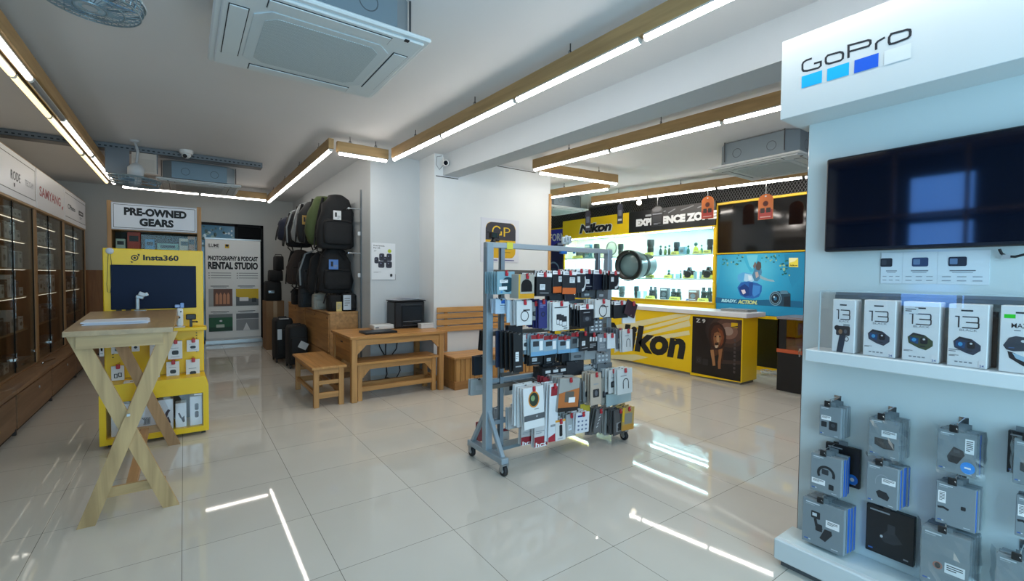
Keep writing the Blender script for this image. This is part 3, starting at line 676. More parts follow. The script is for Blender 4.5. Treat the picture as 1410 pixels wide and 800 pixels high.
# things on the stand
t = thing('alarm_puck', 'round pale alarm puck with a dangling cord at the upper left of the yellow stand', 'alarm', (-.475, 4.95, 1.56))
c = ay(151, 345.5, 4.94); MB().lathe([(.026, 0), (.026, .012), (.02, .018), (.001, .019)], (c.x, 4.949, c.z), (0, -1, 0), M('#c9ccd2', .4), 18).build('puck', t)
q = [ay(149, 349, 4.945), ay(148, 370, 4.945), ay(147, 392, 4.935), ay(148, 402, 4.93), ay(152, 403, 4.93), ay(153, 393, 4.935), ay(154, 370, 4.94), ay(152, 349, 4.945)]
MB().tube(q, .0018, DARK, 5).build('cord', t)
sv = M('#9fa3a6', .35, .4)
t = thing('phone_gimbal', 'grey handheld phone gimbal standing before the navy screen', 'gimbal', (-.35, 4.83, Zt))
g = lambda x, y, d=4.83: ay(x, y, d)
MB().box((g(185, 427).x, 4.79, Zt), (g(202, 427).x, 4.85, Zt+.006), sv, .002).beam((g(189.5, 427).x, 4.83, Zt+.006), g(189.5, 410), .024, .024, sv, (0, 1, 0), .005).build('grip', t)
MB().beam(g(187, 408), g(198, 410), .03, .022, sv, (0, 1, 0), .006).beam(g(195, 411), g(199, 405), .02, .02, sv, (0, 1, 0), .005).build('arm', t)
MB().beam(g(191, 403.5, 4.80), g(200, 406.5, 4.80), .03, .014, M('#c2c6ca', .3), (0, 1, 0), .004).beam(g(199, 406, 4.81), g(204, 404.5, 4.81), .03, .01, sv, (0, 1, 0), .003).build('clamp', t)
t = thing('action_camera_figure', 'white upright dummy camera with black lenses on the shelf of the yellow stand', 'camera', (.03, 4.86, .915))
a = lambda x, y: ay(x, y, 4.85); zc = .917
cx = a(248, 440).x
MB().box((a(240, 445).x, 4.81, .9155), (a(255, 445).x, 4.90, .922), PAPER, .002).build('base', t)
MB().box((cx-.026, 4.84, .922), (cx+.022, 4.88, a(248, 424).z), M('#dcdedd', .4), .012).build('body', t)
MB().lathe([(.009, 0), (.009, .006), (.001, .006)], (cx-.006, 4.842, a(247, 437).z), (0, -1, 0), BLACK, 12).lathe([(.006, 0), (.006, .006), (.001, .006)], (cx+.006, 4.842, a(250, 429).z), (0, -1, 0), BLACK, 12).build('lens', t)
MB().box((cx-.036, 4.845, a(246, 423.5).z), (cx+.0, 4.875, a(246, 419.5).z), M('#8fa9d8', .3), .004).box((cx+.002, 4.845, a(251, 424).z), (cx+.028, 4.875, a(251, 417).z), M('#6f95cf', .3), .004).build('top_lights', t)
t = thing('action_camera', 'small black action camera on a clamp at the right end of the yellow stand shelf', 'camera', (.10, 4.86, .915))
MB().box((a(256, 440).x, 4.84, a(263, 440).z), (a(270, 440).x, 4.88, a(263, 432.5).z), BLACK, .006).build('body', t)
MB().box((a(261, 445).x, 4.85, .9155), (a(265, 445).x, 4.87, a(263, 440).z), BLACK).tube([a(265, 443), a(271, 443)], .005, BLACK, 8).ball(a(271, 443), .008, BLACK, 8).build('clamp', t)

# ================================================================== CABINET WITH THE PRE-OWNED SIGN
t = thing('sign_cabinet', 'timber framed glass cabinet under a white sign, behind the yellow stand', 'cabinet', (-.3, 8.2, 0))
wm = wood('#c1935d', 2)
MB().box((-.815, 8.0, 0), (-.77, 8.45, 2.33), wm, .004).box((.16, 8.0, 0), (.212, 8.45, 2.33), wm, .004).box((-.77, 8.0, 1.945), (.16, 8.45, 1.97), wm).box((-.77, 8.0, 0), (.16, 8.45, .5), wood('#9a6c42', 0)).box((-.77, 8.43, .5), (.16, 8.45, 1.945), M('#4a4038', .7)).build('frame', t)
for z in (.9, 1.3, 1.66): MB().box((-.77, 8.05, z), (.16, 8.43, z+.015), M('#7f776c', .4)).build('shelf', t)
MB().box((-.77, 8.02, .5), (.16, 8.026, 1.945), glassy('#f4f7f5', .01, face=.008)).build('glass_door', t)
s = MB().box((-.77, 7.985, 1.955), (.16, 8.02, 2.31), M('#cfd3dd', .35), .003); F = Face(s, (-.77, 7.985, 2.31), (1, 0, 0), .93, .355, N=(0, -1, 0))
F.r(.01, .03, .99, .97, M('#f2f4fa', .4)); ln = INK
F.line([(.025, .07), (.975, .07), (.975, .93), (.025, .93)], .006, ln, True)
F.t('PRE-OWNED', .14, .16, .87, .46, ln, .055); F.t('GEARS', .31, .54, .71, .84, ln, .055); s.build('sign_panel', t)
for i, (x, w_, h_, c, lab) in enumerate(((-.74, .1, .16, '#b9cbc0', 'pale green carton'), (-.62, .14, .26, '#b5402a', 'red carton'), (-.43, .1, .17, '#4a86b8', 'blue carton'), (-.30, .24, .12, '#7fa9a0', 'low teal carton'), (-.05, .12, .2, '#cfc6b4', 'cream carton'), (.05, .09, .24, '#c08a66', 'tan carton'))):
    o = MB().box((x, 8.1, 1.676), (x+w_, 8.2, 1.676+h_), M(c, .5), .003); F = Face(o, (x, 8.1, 1.676+h_), (1, 0, 0), w_, h_, N=(0, -1, 0)); F.r(.15, .2, .85, .5, M('#26282c', .5))
    tag(o.build('product_carton', None, (x+w_/2, 8.15, 1.676)), lab + ' on the top shelf just below the white lettered sign', 'box', 'cartons under the white lettered sign')

# ================================================================== ROLL-UP BANNER
t = thing('rollup_banner', 'white roll-up banner printed about a rental studio, by the back wall', 'banner', (.8, 10.55, 0))
x0, x1, zb, zt = .335, 1.268, .12, 2.04; yb = 10.55
c = MB().box((x0, yb-.002, zb), (x1, yb, zt), M('#e8eae8', .6)); F = Face(c, (x0, yb-.002, zt), (1, 0, 0), x1-x0, zt-zb, N=(0, -1, 0))
F.t('ILUME', .05, .045, .24, .078, INK, .02); F.r(.06, .083, .24, .087, GREY); F.r(.345, .045, .42, .085, M('#d9b21c', .5)); F.e(.383, .058, .03, .012, INK)
F.t('PHOTOGRAPHY & PODCAST', .045, .165, .95, .212, INK, .05); F.t('RENTAL STUDIO', .045, .225, .95, .30, INK, .055)
for u in (.05, .55):
    for v in (.335, .36, .385): F.e(u+.012, v+.004, .01, .005, INK, 8); F.r(u+.04, v, u+.4, v+.006, M('#83878a', .6))
for u in (.045, .53):
    for v, c1, c2 in ((.50, None, None), (.76, None, None)):
        F.r(u+.04, v-.032, u+.36, v-.026, INK); F.r(u+.08, v-.018, u+.32, v-.014, GREY)
def pic(u0, v0, k):
    u1, v1 = u0+.42, v0+.175
    bgc = ['#6a4634', '#d7b40f', '#1e5c36', '#8d9092'][k]; F.r(u0, v0, u1, v1, M(bgc, .5)); W = u1-u0; Hh = v1-v0
    if k == 0:
        for q in range(4): F.poly([(u0+W*(.28+.16*q), v1-.02), (u0+W*(.28+.16*q), v0+Hh*.35), (u0+W*(.34+.16*q), v0+Hh*.2), (u0+W*(.40+.16*q), v0+Hh*.35), (u0+W*(.40+.16*q), v1-.02)], M('#c98a62', .5))
        F.r(u0, v0, u0+W*.2, v1, M('#a9aaa6', .5))
    if k == 1: F.poly([(u0, v0+Hh*.45), (u0+W*.3, v0+Hh*.55), (u1, v0+Hh*.6), (u1, v1), (u0, v1)], M('#5d6163', .5)); F.rr(u0+W*.15, v0+Hh*.5, u0+W*.55, v0+Hh*.72, PAPER, .01); F.r(u0+W*.7, v0+Hh*.55, u0+W*.9, v0+Hh*.8, M('#2c3034', .5))
    if k == 2: F.r(u0, v0, u1, v0+Hh*.2, M('#79807e', .5)); F.r(u0, v0+Hh*.75, u1, v1, M('#123d24', .5)); F.rr(u0+W*.3, v0+Hh*.6, u0+W*.65, v0+Hh*.78, M('#b9c7b8', .5), .01); F.e(u0+W*.5, v0+Hh*.4, W*.06, Hh*.05, PAPER)
    if k == 3: F.r(u0, v0, u1, v0+Hh*.3, M('#6d7073', .5)); F.poly([(u0+W*.3, v1), (u0+W*.45, v0+Hh*.55), (u0+W*.62, v1)], PAPER); F.r(u0, v0+Hh*.32, u1, v0+Hh*.34, PAPER)
for k, (u, v) in enumerate(((.05, .50), (.535, .50), (.05, .755), (.535, .755))): pic(u, v, k)
c.build('printed_sheet', t)
MB().box((x0-.02, yb-.06, .0), (x1+.02, yb+.04, .09), M('#b5b8b9', .35, .6), .01).box((x0-.04, yb-.075, 0), (x1+.04, yb+.06, .02), M('#9c9fa1', .4, .6), .004).box((x0, yb-.006, .085), (x1, yb+.004, .12), M('#c5c8c8', .4)).build('base', t)
MB().box((x0-.01, yb-.012, zt), (x1+.01, yb+.014, zt+.03), M('#aeb2b4', .3, .7), .004).build('top_rail', t)
MB().tube([((x0+x1)/2, yb+.025, .05), ((x0+x1)/2, yb+.018, zt)], .008, STEEL, 8).build('pole', t)
# ================================================================== BACKPACK WALL
WC = '#b98a55'
XS = 1.917
for i, (a, b, lab) in enumerate(((6.226, 7.65, 'nearer timber sideboard under the hanging backpacks'), (7.655, 9.06, 'farther timber sideboard under the hanging backpacks'))):
    t = thing('sideboard', lab, 'cabinet', (1.72, (a+b)/2, 0), 'sideboards under the backpacks')
    MB().box((1.545, a, .08), (XS-.01, b, .865), wood(WC, 1)).box((1.56, a+.01, 0), (XS-.01, b-.01, .08), wood('#7d5a36', 1)).build('body', t)
    MB().box((1.525, a-.002, .865), (XS-.005, b, .89), wood('#c3955f', 1, .4), .004).build('top', t)
    m = (a+b)/2
    for y0, y1 in ((a+.02, m-.005), (m+.005, b-.02)):
        d = MB().box((1.528, y0, .36), (1.545, y1, .855), wood('#b5854f', 1), .003).build('door', t)
        MB().box((1.526, y0+.03, .80), (1.528, y0+.10, .815), M('#6d4a2a', .6)).build('finger_slot', d)
        MB().box((1.528, y0, .11), (1.545, y1, .345), wood('#b5854f', 1), .003).build('drawer', t)
t = thing('hanging_rail', 'wall mounted metal rail the upper backpacks hang from', 'rail', (1.88, 7.5, 2.25))
MB().tube([(1.75, 6.1, 2.245), (1.75, 9.2, 2.245)], .014, CHROME, 10).build('bar', t)
for y in (6.1, 7.6, 9.1): MB().tube([(XS, y, 2.245), (1.75, y, 2.245)], .009, STEEL, 8).box((XS-.004, y-.02, 2.2), (XS, y+.02, 2.29), STEEL).build('bracket', t)
up = MB().box((XS-.018, 6.09, .0), (XS, 6.115, 2.5), M('#6e7478', .4, .5)); up.box((XS-.05, 6.095, 1.9), (XS-.018, 6.11, 1.95), M('#d9dbdb', .4)).box((XS-.05, 6.095, 1.35), (XS-.018, 6.11, 1.40), M('#d9dbdb', .4)); up.build('upright', t)
t2 = thing('hanging_rail', 'lower wall rail the second tier of backpacks hangs from', 'rail', (1.88, 7.5, 1.66))
MB().tube([(1.75, 6.1, 1.665), (1.75, 9.2, 1.665)], .012, CHROME, 10).build('bar', t2)
for y in (6.1, 7.6, 9.1): MB().tube([(XS, y, 1.665), (1.75, y, 1.665)], .009, STEEL, 8).build('bracket', t2)

def backpack(px, Y, dep, col, label, group, style=0, tagc=None, hang=None, lean=0.):
    """px: (x0, y0, x1, y1) seen extent of its front at distance Y"""
    x0, y0, x1, y1 = px
    L = ay(x0, (y0+y1)/2, Y).x; R = ay(x1, (y0+y1)/2, Y).x; zt = ay((x0+x1)/2, y0, Y).z; zb = ay((x0+x1)/2, y1, Y).z
    w_, h_, cx = R-L, zt-zb, (L+R)/2; hw = w_/2; hd = dep/2
    t = thing('backpack', label, 'backpack', (cx, Y+hd, zb), group)
    fm = M(col, .8, noise=.15, nscale=30, bump=.25); k2 = M('#0c0c0d', .75)
    r = random.Random(int(x0*7+y0)); j = lambda s: r.uniform(-s, s)
    secs = []
    for q, (a, b) in enumerate(((.0, .6), (.02, .84), (.07, .95), (.28, 1.0+j(.04)), (.5, .96+j(.06)), (.68, .86+j(.06)), (.82, .72+j(.04)), (.92, .56), (.98, .4), (1.0, .22))):
        secs.append((zb+a*h_*.97, hw*b, hd*(b**.6), lean*a*hw+j(.016), j(.014)))
    MB().puff(secs, fm, 28, 2.9, (cx, Y+hd, 0)).build('body', t)
    if style != 3:
        ps = [(zb+h_*(.08+.44*a), hw*.74*b, .05*b, 0, 0) for a, b in ((0, .7), (.06, .95), (.3, 1), (.75, 1), (.95, .92), (1, .7))]
        MB().puff(ps, fm, 20, 4, (cx, Y+.005, 0)).tube([(cx-hw*.66, Y-.045, zb+h_*.47), (cx, Y-.052, zb+h_*.485), (cx+hw*.66, Y-.045, zb+h_*.47)], .006, k2, 6).build('front_pocket', t)
    if style == 1:
        MB().puff([(zb+h_*(.6+.3*a), hw*.7*b, .04*b, 0, 0) for a, b in ((0, .8), (.2, 1), (.7, .9), (1, .5))], M('#3e4a2c', .8), 18, 3, (cx, Y+.02, 0)).build('upper_pocket', t)
    if style == 2:
        MB().tube([(cx-hw*.9, Y+.02, zb+h_*.1), (cx-hw*.98, Y-.01, zb+h_*.5), (cx-hw*.6, Y+.0, zb+h_*.92), (cx, Y+.01, zt+.01)], .012, M('#9ca1a3', .5), 6).build('piping', t)
    for sx in (-1, 1):
        MB().tube([(cx+sx*hw*.5, Y+dep, zb+h_*.93), (cx+sx*hw*.62, Y+dep+.05, zb+h_*.7), (cx+sx*hw*.8, Y+dep+.05, zb+h_*.4), (cx+sx*hw*1.0, Y+dep*.8, zb+h_*.12), (cx+sx*hw*1.04, Y+dep*.7, zb+h_*.02)], [.02, .022, .02, .012, .01], k2, 8).build('shoulder_strap', t)
    st = MB()
    for q in range(2):
        xa = cx+r.uniform(-.8, .8)*hw; st.tube([(xa, Y+r.uniform(0, dep), zb+h_*.12), (xa+r.uniform(-.06, .06), Y+r.uniform(-.03, .1), zb-.02), (xa+r.uniform(-.08, .08), Y+r.uniform(-.03, .1), zb-r.uniform(.06, .14))], .009, k2, 6)
    st.tube([(cx+hw*1.0, Y+.05, zb+h_*.85), (cx+hw*1.12, Y+.02, zb+h_*.5), (cx+hw*1.05, Y+.03, zb+h_*.1)], [.012, .016, .01], k2, 6); st.build('loose_strap', t)
    hz = hang if hang else zt+.03
    MB().tube([(cx-.05+lean*hw, Y+hd, zt-.05), ((cx+1.75)/2-.05, Y+hd, (zt+hz)/2), (1.75-.03, Y+hd, hz-.012), (1.75+.03, Y+hd, hz-.012), ((cx+1.75)/2+.05, Y+hd, (zt+hz)/2), (cx+.05+lean*hw, Y+hd, zt-.05)], .011, k2, 8).build('top_handle', t)
    if tagc:
        u, v, tw, th, c = tagc
        tx = L+u*w_; tz = zt-v*h_
        m = MB().box((tx-tw/2, Y-.07, tz-th/2), (tx+tw/2, Y-.066, tz+th/2), M(c, .5)); F = Face(m, (tx-tw/2, Y-.07, tz+th/2), (1, 0, 0), tw, th, N=(0, -1, 0)); F.r(.2, .2, .45, .7, DARK); F.lines(.5, .55, .9, .9, 3, GREY); m.build('hang_tag', t)
    return t
G1 = 'backpacks on the upper rail'; G2 = 'backpacks on the lower rail'
hz = 2.27
backpack((438, 264, 491, 343), 6.35, .26, '#17181a', 'large black backpack with a square white tag, front of the upper rail', G1, 0, (.45, .42, .1, .12, '#d9dcdd'), hz, .12)
backpack((424, 267, 474, 337), 6.72, .24, '#4d5a33', 'olive green backpack just behind the front black one on the upper rail', G1, 3, None, hz)
backpack((411, 275, 452, 334), 7.08, .24, '#26282a', 'dark backpack with an amber and white tag on the upper rail', G1, 0, (.2, .5, .09, .13, '#b08a3c'), hz)
backpack((404, 279, 448, 334), 7.45, .26, '#a9aeb0', 'grey backpack wrapped in clear plastic on the upper rail', G1, 2, (.4, .36, .09, .09, '#dfe2e3'), hz)
backpack((394, 288, 432, 340), 7.95, .26, '#1b1c20', 'black backpack with pale straps, fifth along the upper rail', G1, 2, None, hz)
backpack((383, 297, 420, 331), 8.5, .28, '#1b2438', 'dark navy backpack at the far end of the upper rail', G1, 3, None, hz)
h2 = 1.68
backpack((439, 338, 489, 404), 6.40, .24, '#141416', 'large black backpack with a blue and white tag on the lower rail', G2, 0, (.36, .4, .12, .13, '#4f7cc0'), h2)
backpack((426, 344, 470, 403), 6.80, .24, '#1d1e20', 'black backpack second along the lower rail', G2, 3, None, h2)
backpack((412, 346, 452, 398), 7.25, .26, '#2a2c2f', 'black backpack with a grey side strap on the lower rail', G2, 2, None, h2)
backpack((397, 342, 434, 392), 7.8, .26, '#3a2f2a', 'dark brown backpack at the far end of the lower rail', G2, 0, None, h2)

def small_bag(px, Y, dep, col, name, label, cat, group, zb=.89, tagc=None, pocket=True, handle=True):
    x0, y0, x1 = px
    L = ay(x0, y0+12, Y).x; R = ay(x1, y0+12, Y).x; zt = ay((x0+x1)/2, y0, Y).z; w_, h_, cx = R-L, zt-zb, (L+R)/2
    t = thing(name, label, cat, (cx, Y+dep/2, zb), group); fm = M(col, .8, noise=.15, nscale=30, bump=.25); k2 = M('#0d0d0e', .7)
    MB().puff([(zb+a*h_, w_/2*b, dep/2*b, 0, 0) for a, b in ((0, .9), (.06, .99), (.5, 1), (.86, .97), (.95, .88), (1, .6))], fm, 24, 4.5, (cx, Y+dep/2, 0)).tube([(cx+w_*.49*sx, Y+dep*(.5+.46*sy), zb+h_*.84) for sx, sy in ((-1, -1), (1, -1), (1, 1), (-1, 1))], .004, k2, 6, True).build('body', t)
    if pocket: MB().puff([(zb+h_*a, w_*.36*b, .03*b, 0, 0) for a, b in ((.12, .9), (.18, 1), (.55, 1), (.62, .85))], fm, 20, 4, (cx, Y+.004, 0)).build('front_pocket', t)
    if handle: MB().tube([(cx-w_*.25, Y+dep/2, zt-.02), (cx-w_*.2, Y+dep/2, zt+.025), (cx+w_*.2, Y+dep/2, zt+.025), (cx+w_*.25, Y+dep/2, zt-.02)], .008, k2, 8).build('handle', t)
    if tagc:
        u, v, tw, th, c = tagc; tx = L+u*w_; tz = zt-v*h_
        m = MB().box((tx-tw/2, Y-.034, tz-th/2), (tx+tw/2, Y-.03, tz+th/2), M(c, .5)); F = Face(m, (tx-tw/2, Y-.034, tz+th/2), (1, 0, 0), tw, th, N=(0, -1, 0)); F.lines(.15, .2, .85, .8, 4, GREY); m.build('hang_tag', t)
    return t
G3 = 'camera bags on the sideboard'
small_bag((472, 404, 492), 6.30, .16, '#1a1b1d', 'camera_bag', 'black camera bag with a white card at the near end of the sideboard', 'bag', G3, tagc=(.25, .5, .1, .2, '#c9d2da'))
small_bag((453, 406, 472), 6.34, .2, '#141517', 'camera_bag', 'black camera bag with a yellow topped tag on the sideboard', 'bag', G3, tagc=(.68, .72, .07, .13, '#d7c27a'))
small_bag((432, 404, 455), 6.75, .18, '#a09e95', 'camera_bag', 'cream coloured camera bag on the sideboard', 'bag', G3)
small_bag((460, 396, 486), 6.7, .14, '#56524a', 'camera_bag', 'olive grey camera bag behind the two black ones on the sideboard', 'bag', G3)
small_bag((413, 392, 434), 7.3, .2, '#2f3235', 'camera_bag', 'charcoal camera bag behind the cream one on the sideboard', 'bag', G3)
small_bag((404, 398, 418), 8.0, .25, '#17181a', 'camera_bag', 'black camera bag at the far end of the sideboard', 'bag', G3)
# tall carton with stacked bags, trolleys
cz = ay(372, 414.5, 9.3).z
t = thing('cardboard_box', 'tall brown cardboard box standing by the back wall beside the banner', 'box', (1.35, 9.5, 0))
MB().box((1.20, 9.3, 0), (1.50, 9.75, cz), M('#8a6846', .75, noise=.06), .004).box((1.345, 9.299, .0), (1.355, 9.3, cz), M('#7a5a3a', .7)).build('carton', t)
MB().box((1.32, 9.298, .0), (1.38, 9.2995, cz), M('#a98a62', .35)).build('tape', t)
G4 = 'black bags piled on the cardboard box'
z = cz+.001
for i, (x0, x1, hh, lab, c) in enumerate(((366, 389, .36, 'bottom black case with a silver badge in the pile on the cardboard box', '#131416'), (372, 391, .20, 'middle black case in the pile on the cardboard box', '#18191b'), (380, 392, .26, 'topmost black bag in the pile on the cardboard box', '#121314'))):
    L = ay(x0, 390, 9.3).x; R = ay(x1, 390, 9.3).x; L = max(L, 1.14)
    tt = thing('camera_case', lab, 'bag', ((L+R)/2, 9.5, z), G4)
    MB().puff([(z+a*hh, (R-L)/2*b, .2*b, 0, 0) for a, b in ((0, .94), (.05, 1), (.5, 1), (.9, .97), (1, .85))], M(c, .8, bump=.2), 22, 5, ((L+R)/2, 9.5, 0)).build('body', tt)
    MB().tube([((L+R)/2-.06, 9.5, z+hh-.01), ((L+R)/2-.05, 9.5, z+hh+(.03 if i == 2 else -.004)), ((L+R)/2+.05, 9.5, z+hh+(.03 if i == 2 else -.004)), ((L+R)/2+.06, 9.5, z+hh-.01)], .007, BLACK, 6).build('handle', tt)
    if i == 0: MB().box(((L+R)/2-.1, 9.285, z+.14), ((L+R)/2+.0, 9.3, z+.19), CHROME, .004).build('badge', tt)
    z += hh+.002
G5 = 'trolley cases beside the sideboard'
for (X, Y, w_, d_, hh, lab, tc) in ((1.36, 7.42, .27, .36, .62, 'nearer black trolley case with a tilted white tag', (.05, .34, .12, .1)), (1.27, 8.05, .27, .42, .68, 'farther black trolley case with a pale luggage label on top', (-.08, .45, .06, .16))):
    t = thing('trolley_case', lab, 'trolley case', (X, Y, 0), G5); fm = M('#121315', .75, bump=.3, noise=.2)
    MB().puff([(.06+a*(hh-.06), w_/2*b, d_/2*b, 0, 0) for a, b in ((0, .95), (.04, 1), (.5, 1), (.93, .98), (1, .86))], fm, 24, 6, (X, Y, 0)).build('body', t)
    MB().puff([(.14+a*(hh-.3), w_*.40*b, .035*b, 0, 0) for a, b in ((0, .9), (.05, 1), (.95, 1), (1, .9))], fm, 20, 6, (X, Y-d_/2-.005, 0)).build('front_pocket', t)
    for sx in (-1, 1):
        for sy in (-1, 1): MB().lathe([(.03, -.012), (.03, .012)], (X+sx*w_*.4, Y+sy*d_*.38, .03), (1, 0, 0), M('#1c1d1f', .5), 14).build('wheel', t)
    MB().tube([(X-w_*.2, Y, hh-.005), (X-w_*.2, Y, hh+.02), (X+w_*.2, Y, hh+.02), (X+w_*.2, Y, hh-.005)], .009, BLACK, 8).build('handle', t)
    u, v, tw, th = tc
    MB().box((-tw/2, -.002, -th/2), (tw/2, .002, th/2), M('#c5c8ca', .5), 0, Matrix.Rotation(.5 if tw > th else 0, 3, 'Y'), (X+u, Y-d_/2-.047, v)).build('hang_tag', t)
    if d_ > .4: MB().box((X-.07, Y-.2, hh-.002), (X+.06, Y-.12, hh+.004), M('#bfc3c6', .4)).build('luggage_label', t)

# ================================================================== DESK, BENCHES
DW = '#bd8c52'
def bench(x0, x1, y0, y1, zt, label, long_ax, loc_group, cornerbr=False):
    t = thing('timber_bench', label, 'bench', ((x0+x1)/2, (y0+y1)/2, 0), loc_group); a = long_ax
    tp = MB(); n = 4
    if a == 0:
        for i in range(n): ya = y0+(y1-y0)*i/n; tp.box((x0, ya+.0005, zt-.025), (x1, y0+(y1-y0)*(i+1)/n-.0005, zt), wood('#c08d50', 0, .35), .002)
    else:
        for i in range(n): xa = x0+(x1-x0)*i/n; tp.box((xa+.0005, y0, zt-.025), (x0+(x1-x0)*(i+1)/n-.0005, y1, zt), wood('#c08d50', 1, .35), .002)
    tp.build('seat', t); lg = .05; o = .025
    for sx in (x0+o, x1-o-lg):
        for sy in (y0+o, y1-o-lg): MB().box((sx, sy, 0), (sx+lg, sy+lg, zt-.025), wood(DW, 2), .002).build('leg', t)
    ap = MB()
    ap.box((x0+o+lg, y0+o+.01, zt-.085), (x1-o-lg, y0+o+.03, zt-.025), wood(DW, 0)).box((x0+o+lg, y1-o-.03, zt-.085), (x1-o-lg, y1-o-.01, zt-.025), wood(DW, 0))
    ap.box((x0+o+.01, y0+o+lg, zt-.085), (x0+o+.03, y1-o-lg, zt-.025), wood(DW, 1)).box((x1-o-.03, y0+o+lg, zt-.085), (x1-o-.01, y1-o-lg, zt-.025), wood(DW, 1)); ap.build('apron', t)
    if a == 0:
        for yy in (y0+o+.005, y1-o-.045): MB().box((x0+o+lg, yy, .10), (x1-o-lg, yy+.04, .15), wood(DW, 0)).build('rail', t)
        for xx in (x0+o+.01, x1-o-.04): MB().box((xx, y0+o+lg, .10), (xx+.03, y1-o-lg, .15), wood(DW, 1)).build('rail', t)
        for xx, s in ((x0+o+lg, 1), (x1-o-lg, -1)):
            MB().prism([(xx, y0+o+.012, zt-.085), (xx+s*.09, y0+o+.012, zt-.085), (xx, y0+o+.012, zt-.185)], (0, .02, 0), wood(DW, 2)).build('corner_brace', t)
    else:
        for yy in (y0+o+.01, y1-o-.035):
            for zz in ((.09, .15), (zt-.19, zt-.15)): MB().box((x0+o+lg, yy, zz[0]), (x1-o-lg, yy+.025, zz[1]), wood(DW, 0)).build('rail', t)
        for xx in (x0+o+.01, x1-o-.035): MB().box((xx, y0+o+lg, .12), (xx+.025, y1-o-lg, .16), wood(DW, 1)).build('rail', t)
    return t
GB = 'plain timber benches at the printer desk'
bench(1.05, 1.40, 4.95, 5.98, .425, 'plain timber bench standing end-on left of the printer desk', 1, GB)
bench(1.50, 2.485, 4.965, 5.30, .425, 'plain timber bench pushed under the printer desk', 0, GB)
t = thing('desk', 'timber desk with corner braces carrying the printer', 'desk', (1.98, 5.35, 0))
x0, x1, y0, y1, zt = 1.43, 2.57, 4.93, 5.73, .715
tp = MB()
for i in range(6): tp.box((x0, y0+(y1-y0)*i/6+.0005, zt-.028), (x1, y0+(y1-y0)*(i+1)/6-.0005, zt), wood('#bd8a4e', 0, .32), .002)
tp.build('desktop', t)
for sx in (x0+.02, x1-.085):
    for sy in (y0+.02, y1-.085): MB().box((sx, sy, 0), (sx+.06, sy+.065, zt-.028), wood(DW, 2), .003).build('leg', t)
ap = MB().box((x0+.08, y0+.03, zt-.10), (x1-.085, y0+.055, zt-.028), wood(DW, 0)).box((x0+.08, y1-.05, zt-.10), (x1-.085, y1-.03, zt-.028), wood(DW, 0)).box((x1-.06, y0+.085, zt-.10), (x1-.035, y1-.085, zt-.028), wood(DW, 1)); ap.build('apron', t)
pl = MB().box((x0+.035, y0+.085, zt-.30), (x0+.055, y1-.085, zt-.028), wood('#a97a45', 1)).build('side_panel', t)
dr = MB().box((x0+.022, y0+.10, zt-.17), (x0+.035, y1-.12, zt-.04), wood('#b5854a', 1), .002).build('drawer', t); MB().box((x0+.018, 5.3, zt-.10), (x0+.022, 5.38, zt-.085), DARK).build('handle', dr)
MB().box((x0+.03, y1-.36, 0), (x0+.055, y1-.085, zt-.30), wood('#a97a45', 2)).build('rear_panel', t)
for xx, s in ((x0+.08, 1), (x1-.085, -1)): MB().prism([(xx, y0+.032, zt-.10), (xx+s*.10, y0+.032, zt-.10), (xx, y0+.032, zt-.20)], (0, .022, 0), wood(DW, 2)).build('corner_brace', t)
MB().box((x1-.085, y0+.085, .10), (x1-.045, y1-.085, .15), wood(DW, 1)).build('rail', t)
# storage bench with slatted back
t = thing('slatted_bench', 'timber box bench with a slatted back against the white wall', 'bench', (3.3, 5.05, 0))
bx0, bx1, by0, by1 = 2.64, 3.98, 4.84, 5.22
b = MB(); n = 20
b.box((bx0+.012, by0+.012, .02), (bx1-.012, by1-.012, .37), wood('#9b7443', 2))
for i in range(n):
    xa = bx0+.012+(bx1-bx0-.024)*i/n; b.box((xa+.003, by0, .10), (xa+(bx1-bx0-.024)/n-.003, by0+.014, .37), wood('#bb8c50', 2), .002)
for sx in (bx0, bx1-.014): b.box((sx, by0+.012, .03), (sx+.014, by1, .37), wood('#b28448', 2))
b.box((bx0-.006, by0-.006, .0), (bx1+.006, by1, .10), wood('#a97a45', 0), .003); b.build('box', t)
for i in range(6): MB().box((bx0-.025, by0-.03+(by1-by0+.05)*i/6+.002, .375), (bx1+.025, by0-.03+(by1-by0+.05)*(i+1)/6-.002, .40), wood('#c08f54', 0, .4), .003).build('seat_slat', t)
for z0, z1 in ((.66, .73), (.745, .815), (.83, .895), (.91, .975)): MB().box((bx0-.035, 5.255, z0), (bx1+.03, 5.272, z1), wood('#c89758', 0, .45), .003).build('back_slat', t)
for xx in (bx0+.08, (bx0+bx1)/2-.02, bx1-.12): MB().box((xx, 5.272, .40), (xx+.04, 5.286, .97), wood('#a97a45', 2)).build('back_post', t)
# on the desk
t = thing('printer', 'black laser printer with papers on top, on the timber desk', 'printer', (2.2, 5.5, zt))
X0, X1 = ay(533, 415, 5.68).x, ay(585, 415, 5.42).x; pz = ay(560, 415, 5.42).z
MB().box((X0, 5.42, zt+.01), (X1, 5.69, pz), M('#17181b', .4), .015).box((X0+.02, 5.44, zt), (X1-.02, 5.67, zt+.01), BLACK).build('body', t)
MB().box((X0+.09, 5.412, zt+.05), (X1-.04, 5.42, pz-.06), M('#08090a', .25), .003).box((X0+.11, 5.408, zt+.085), (X1-.06, 5.412, zt+.092), M('#6a6d72', .3)).box((X0+.1, 5.40, zt+.03), (X1-.05, 5.42, zt+.05), M('#222428', .4)).build('paper_tray', t)
MB().box((X0+.08, 5.409, pz-.05), (X1-.05, 5.42, pz-.035), M('#2c2f33', .3)).box((X0+.22, 5.408, zt+.03), (X0+.28, 5.4, zt+.037), PAPER).build('output_slot', t)
MB().box((X0-.01, 5.41, pz), (X1+.01, 5.69, pz+.012), M('#202226', .45), .004).build('lid', t)
m = MB(); 
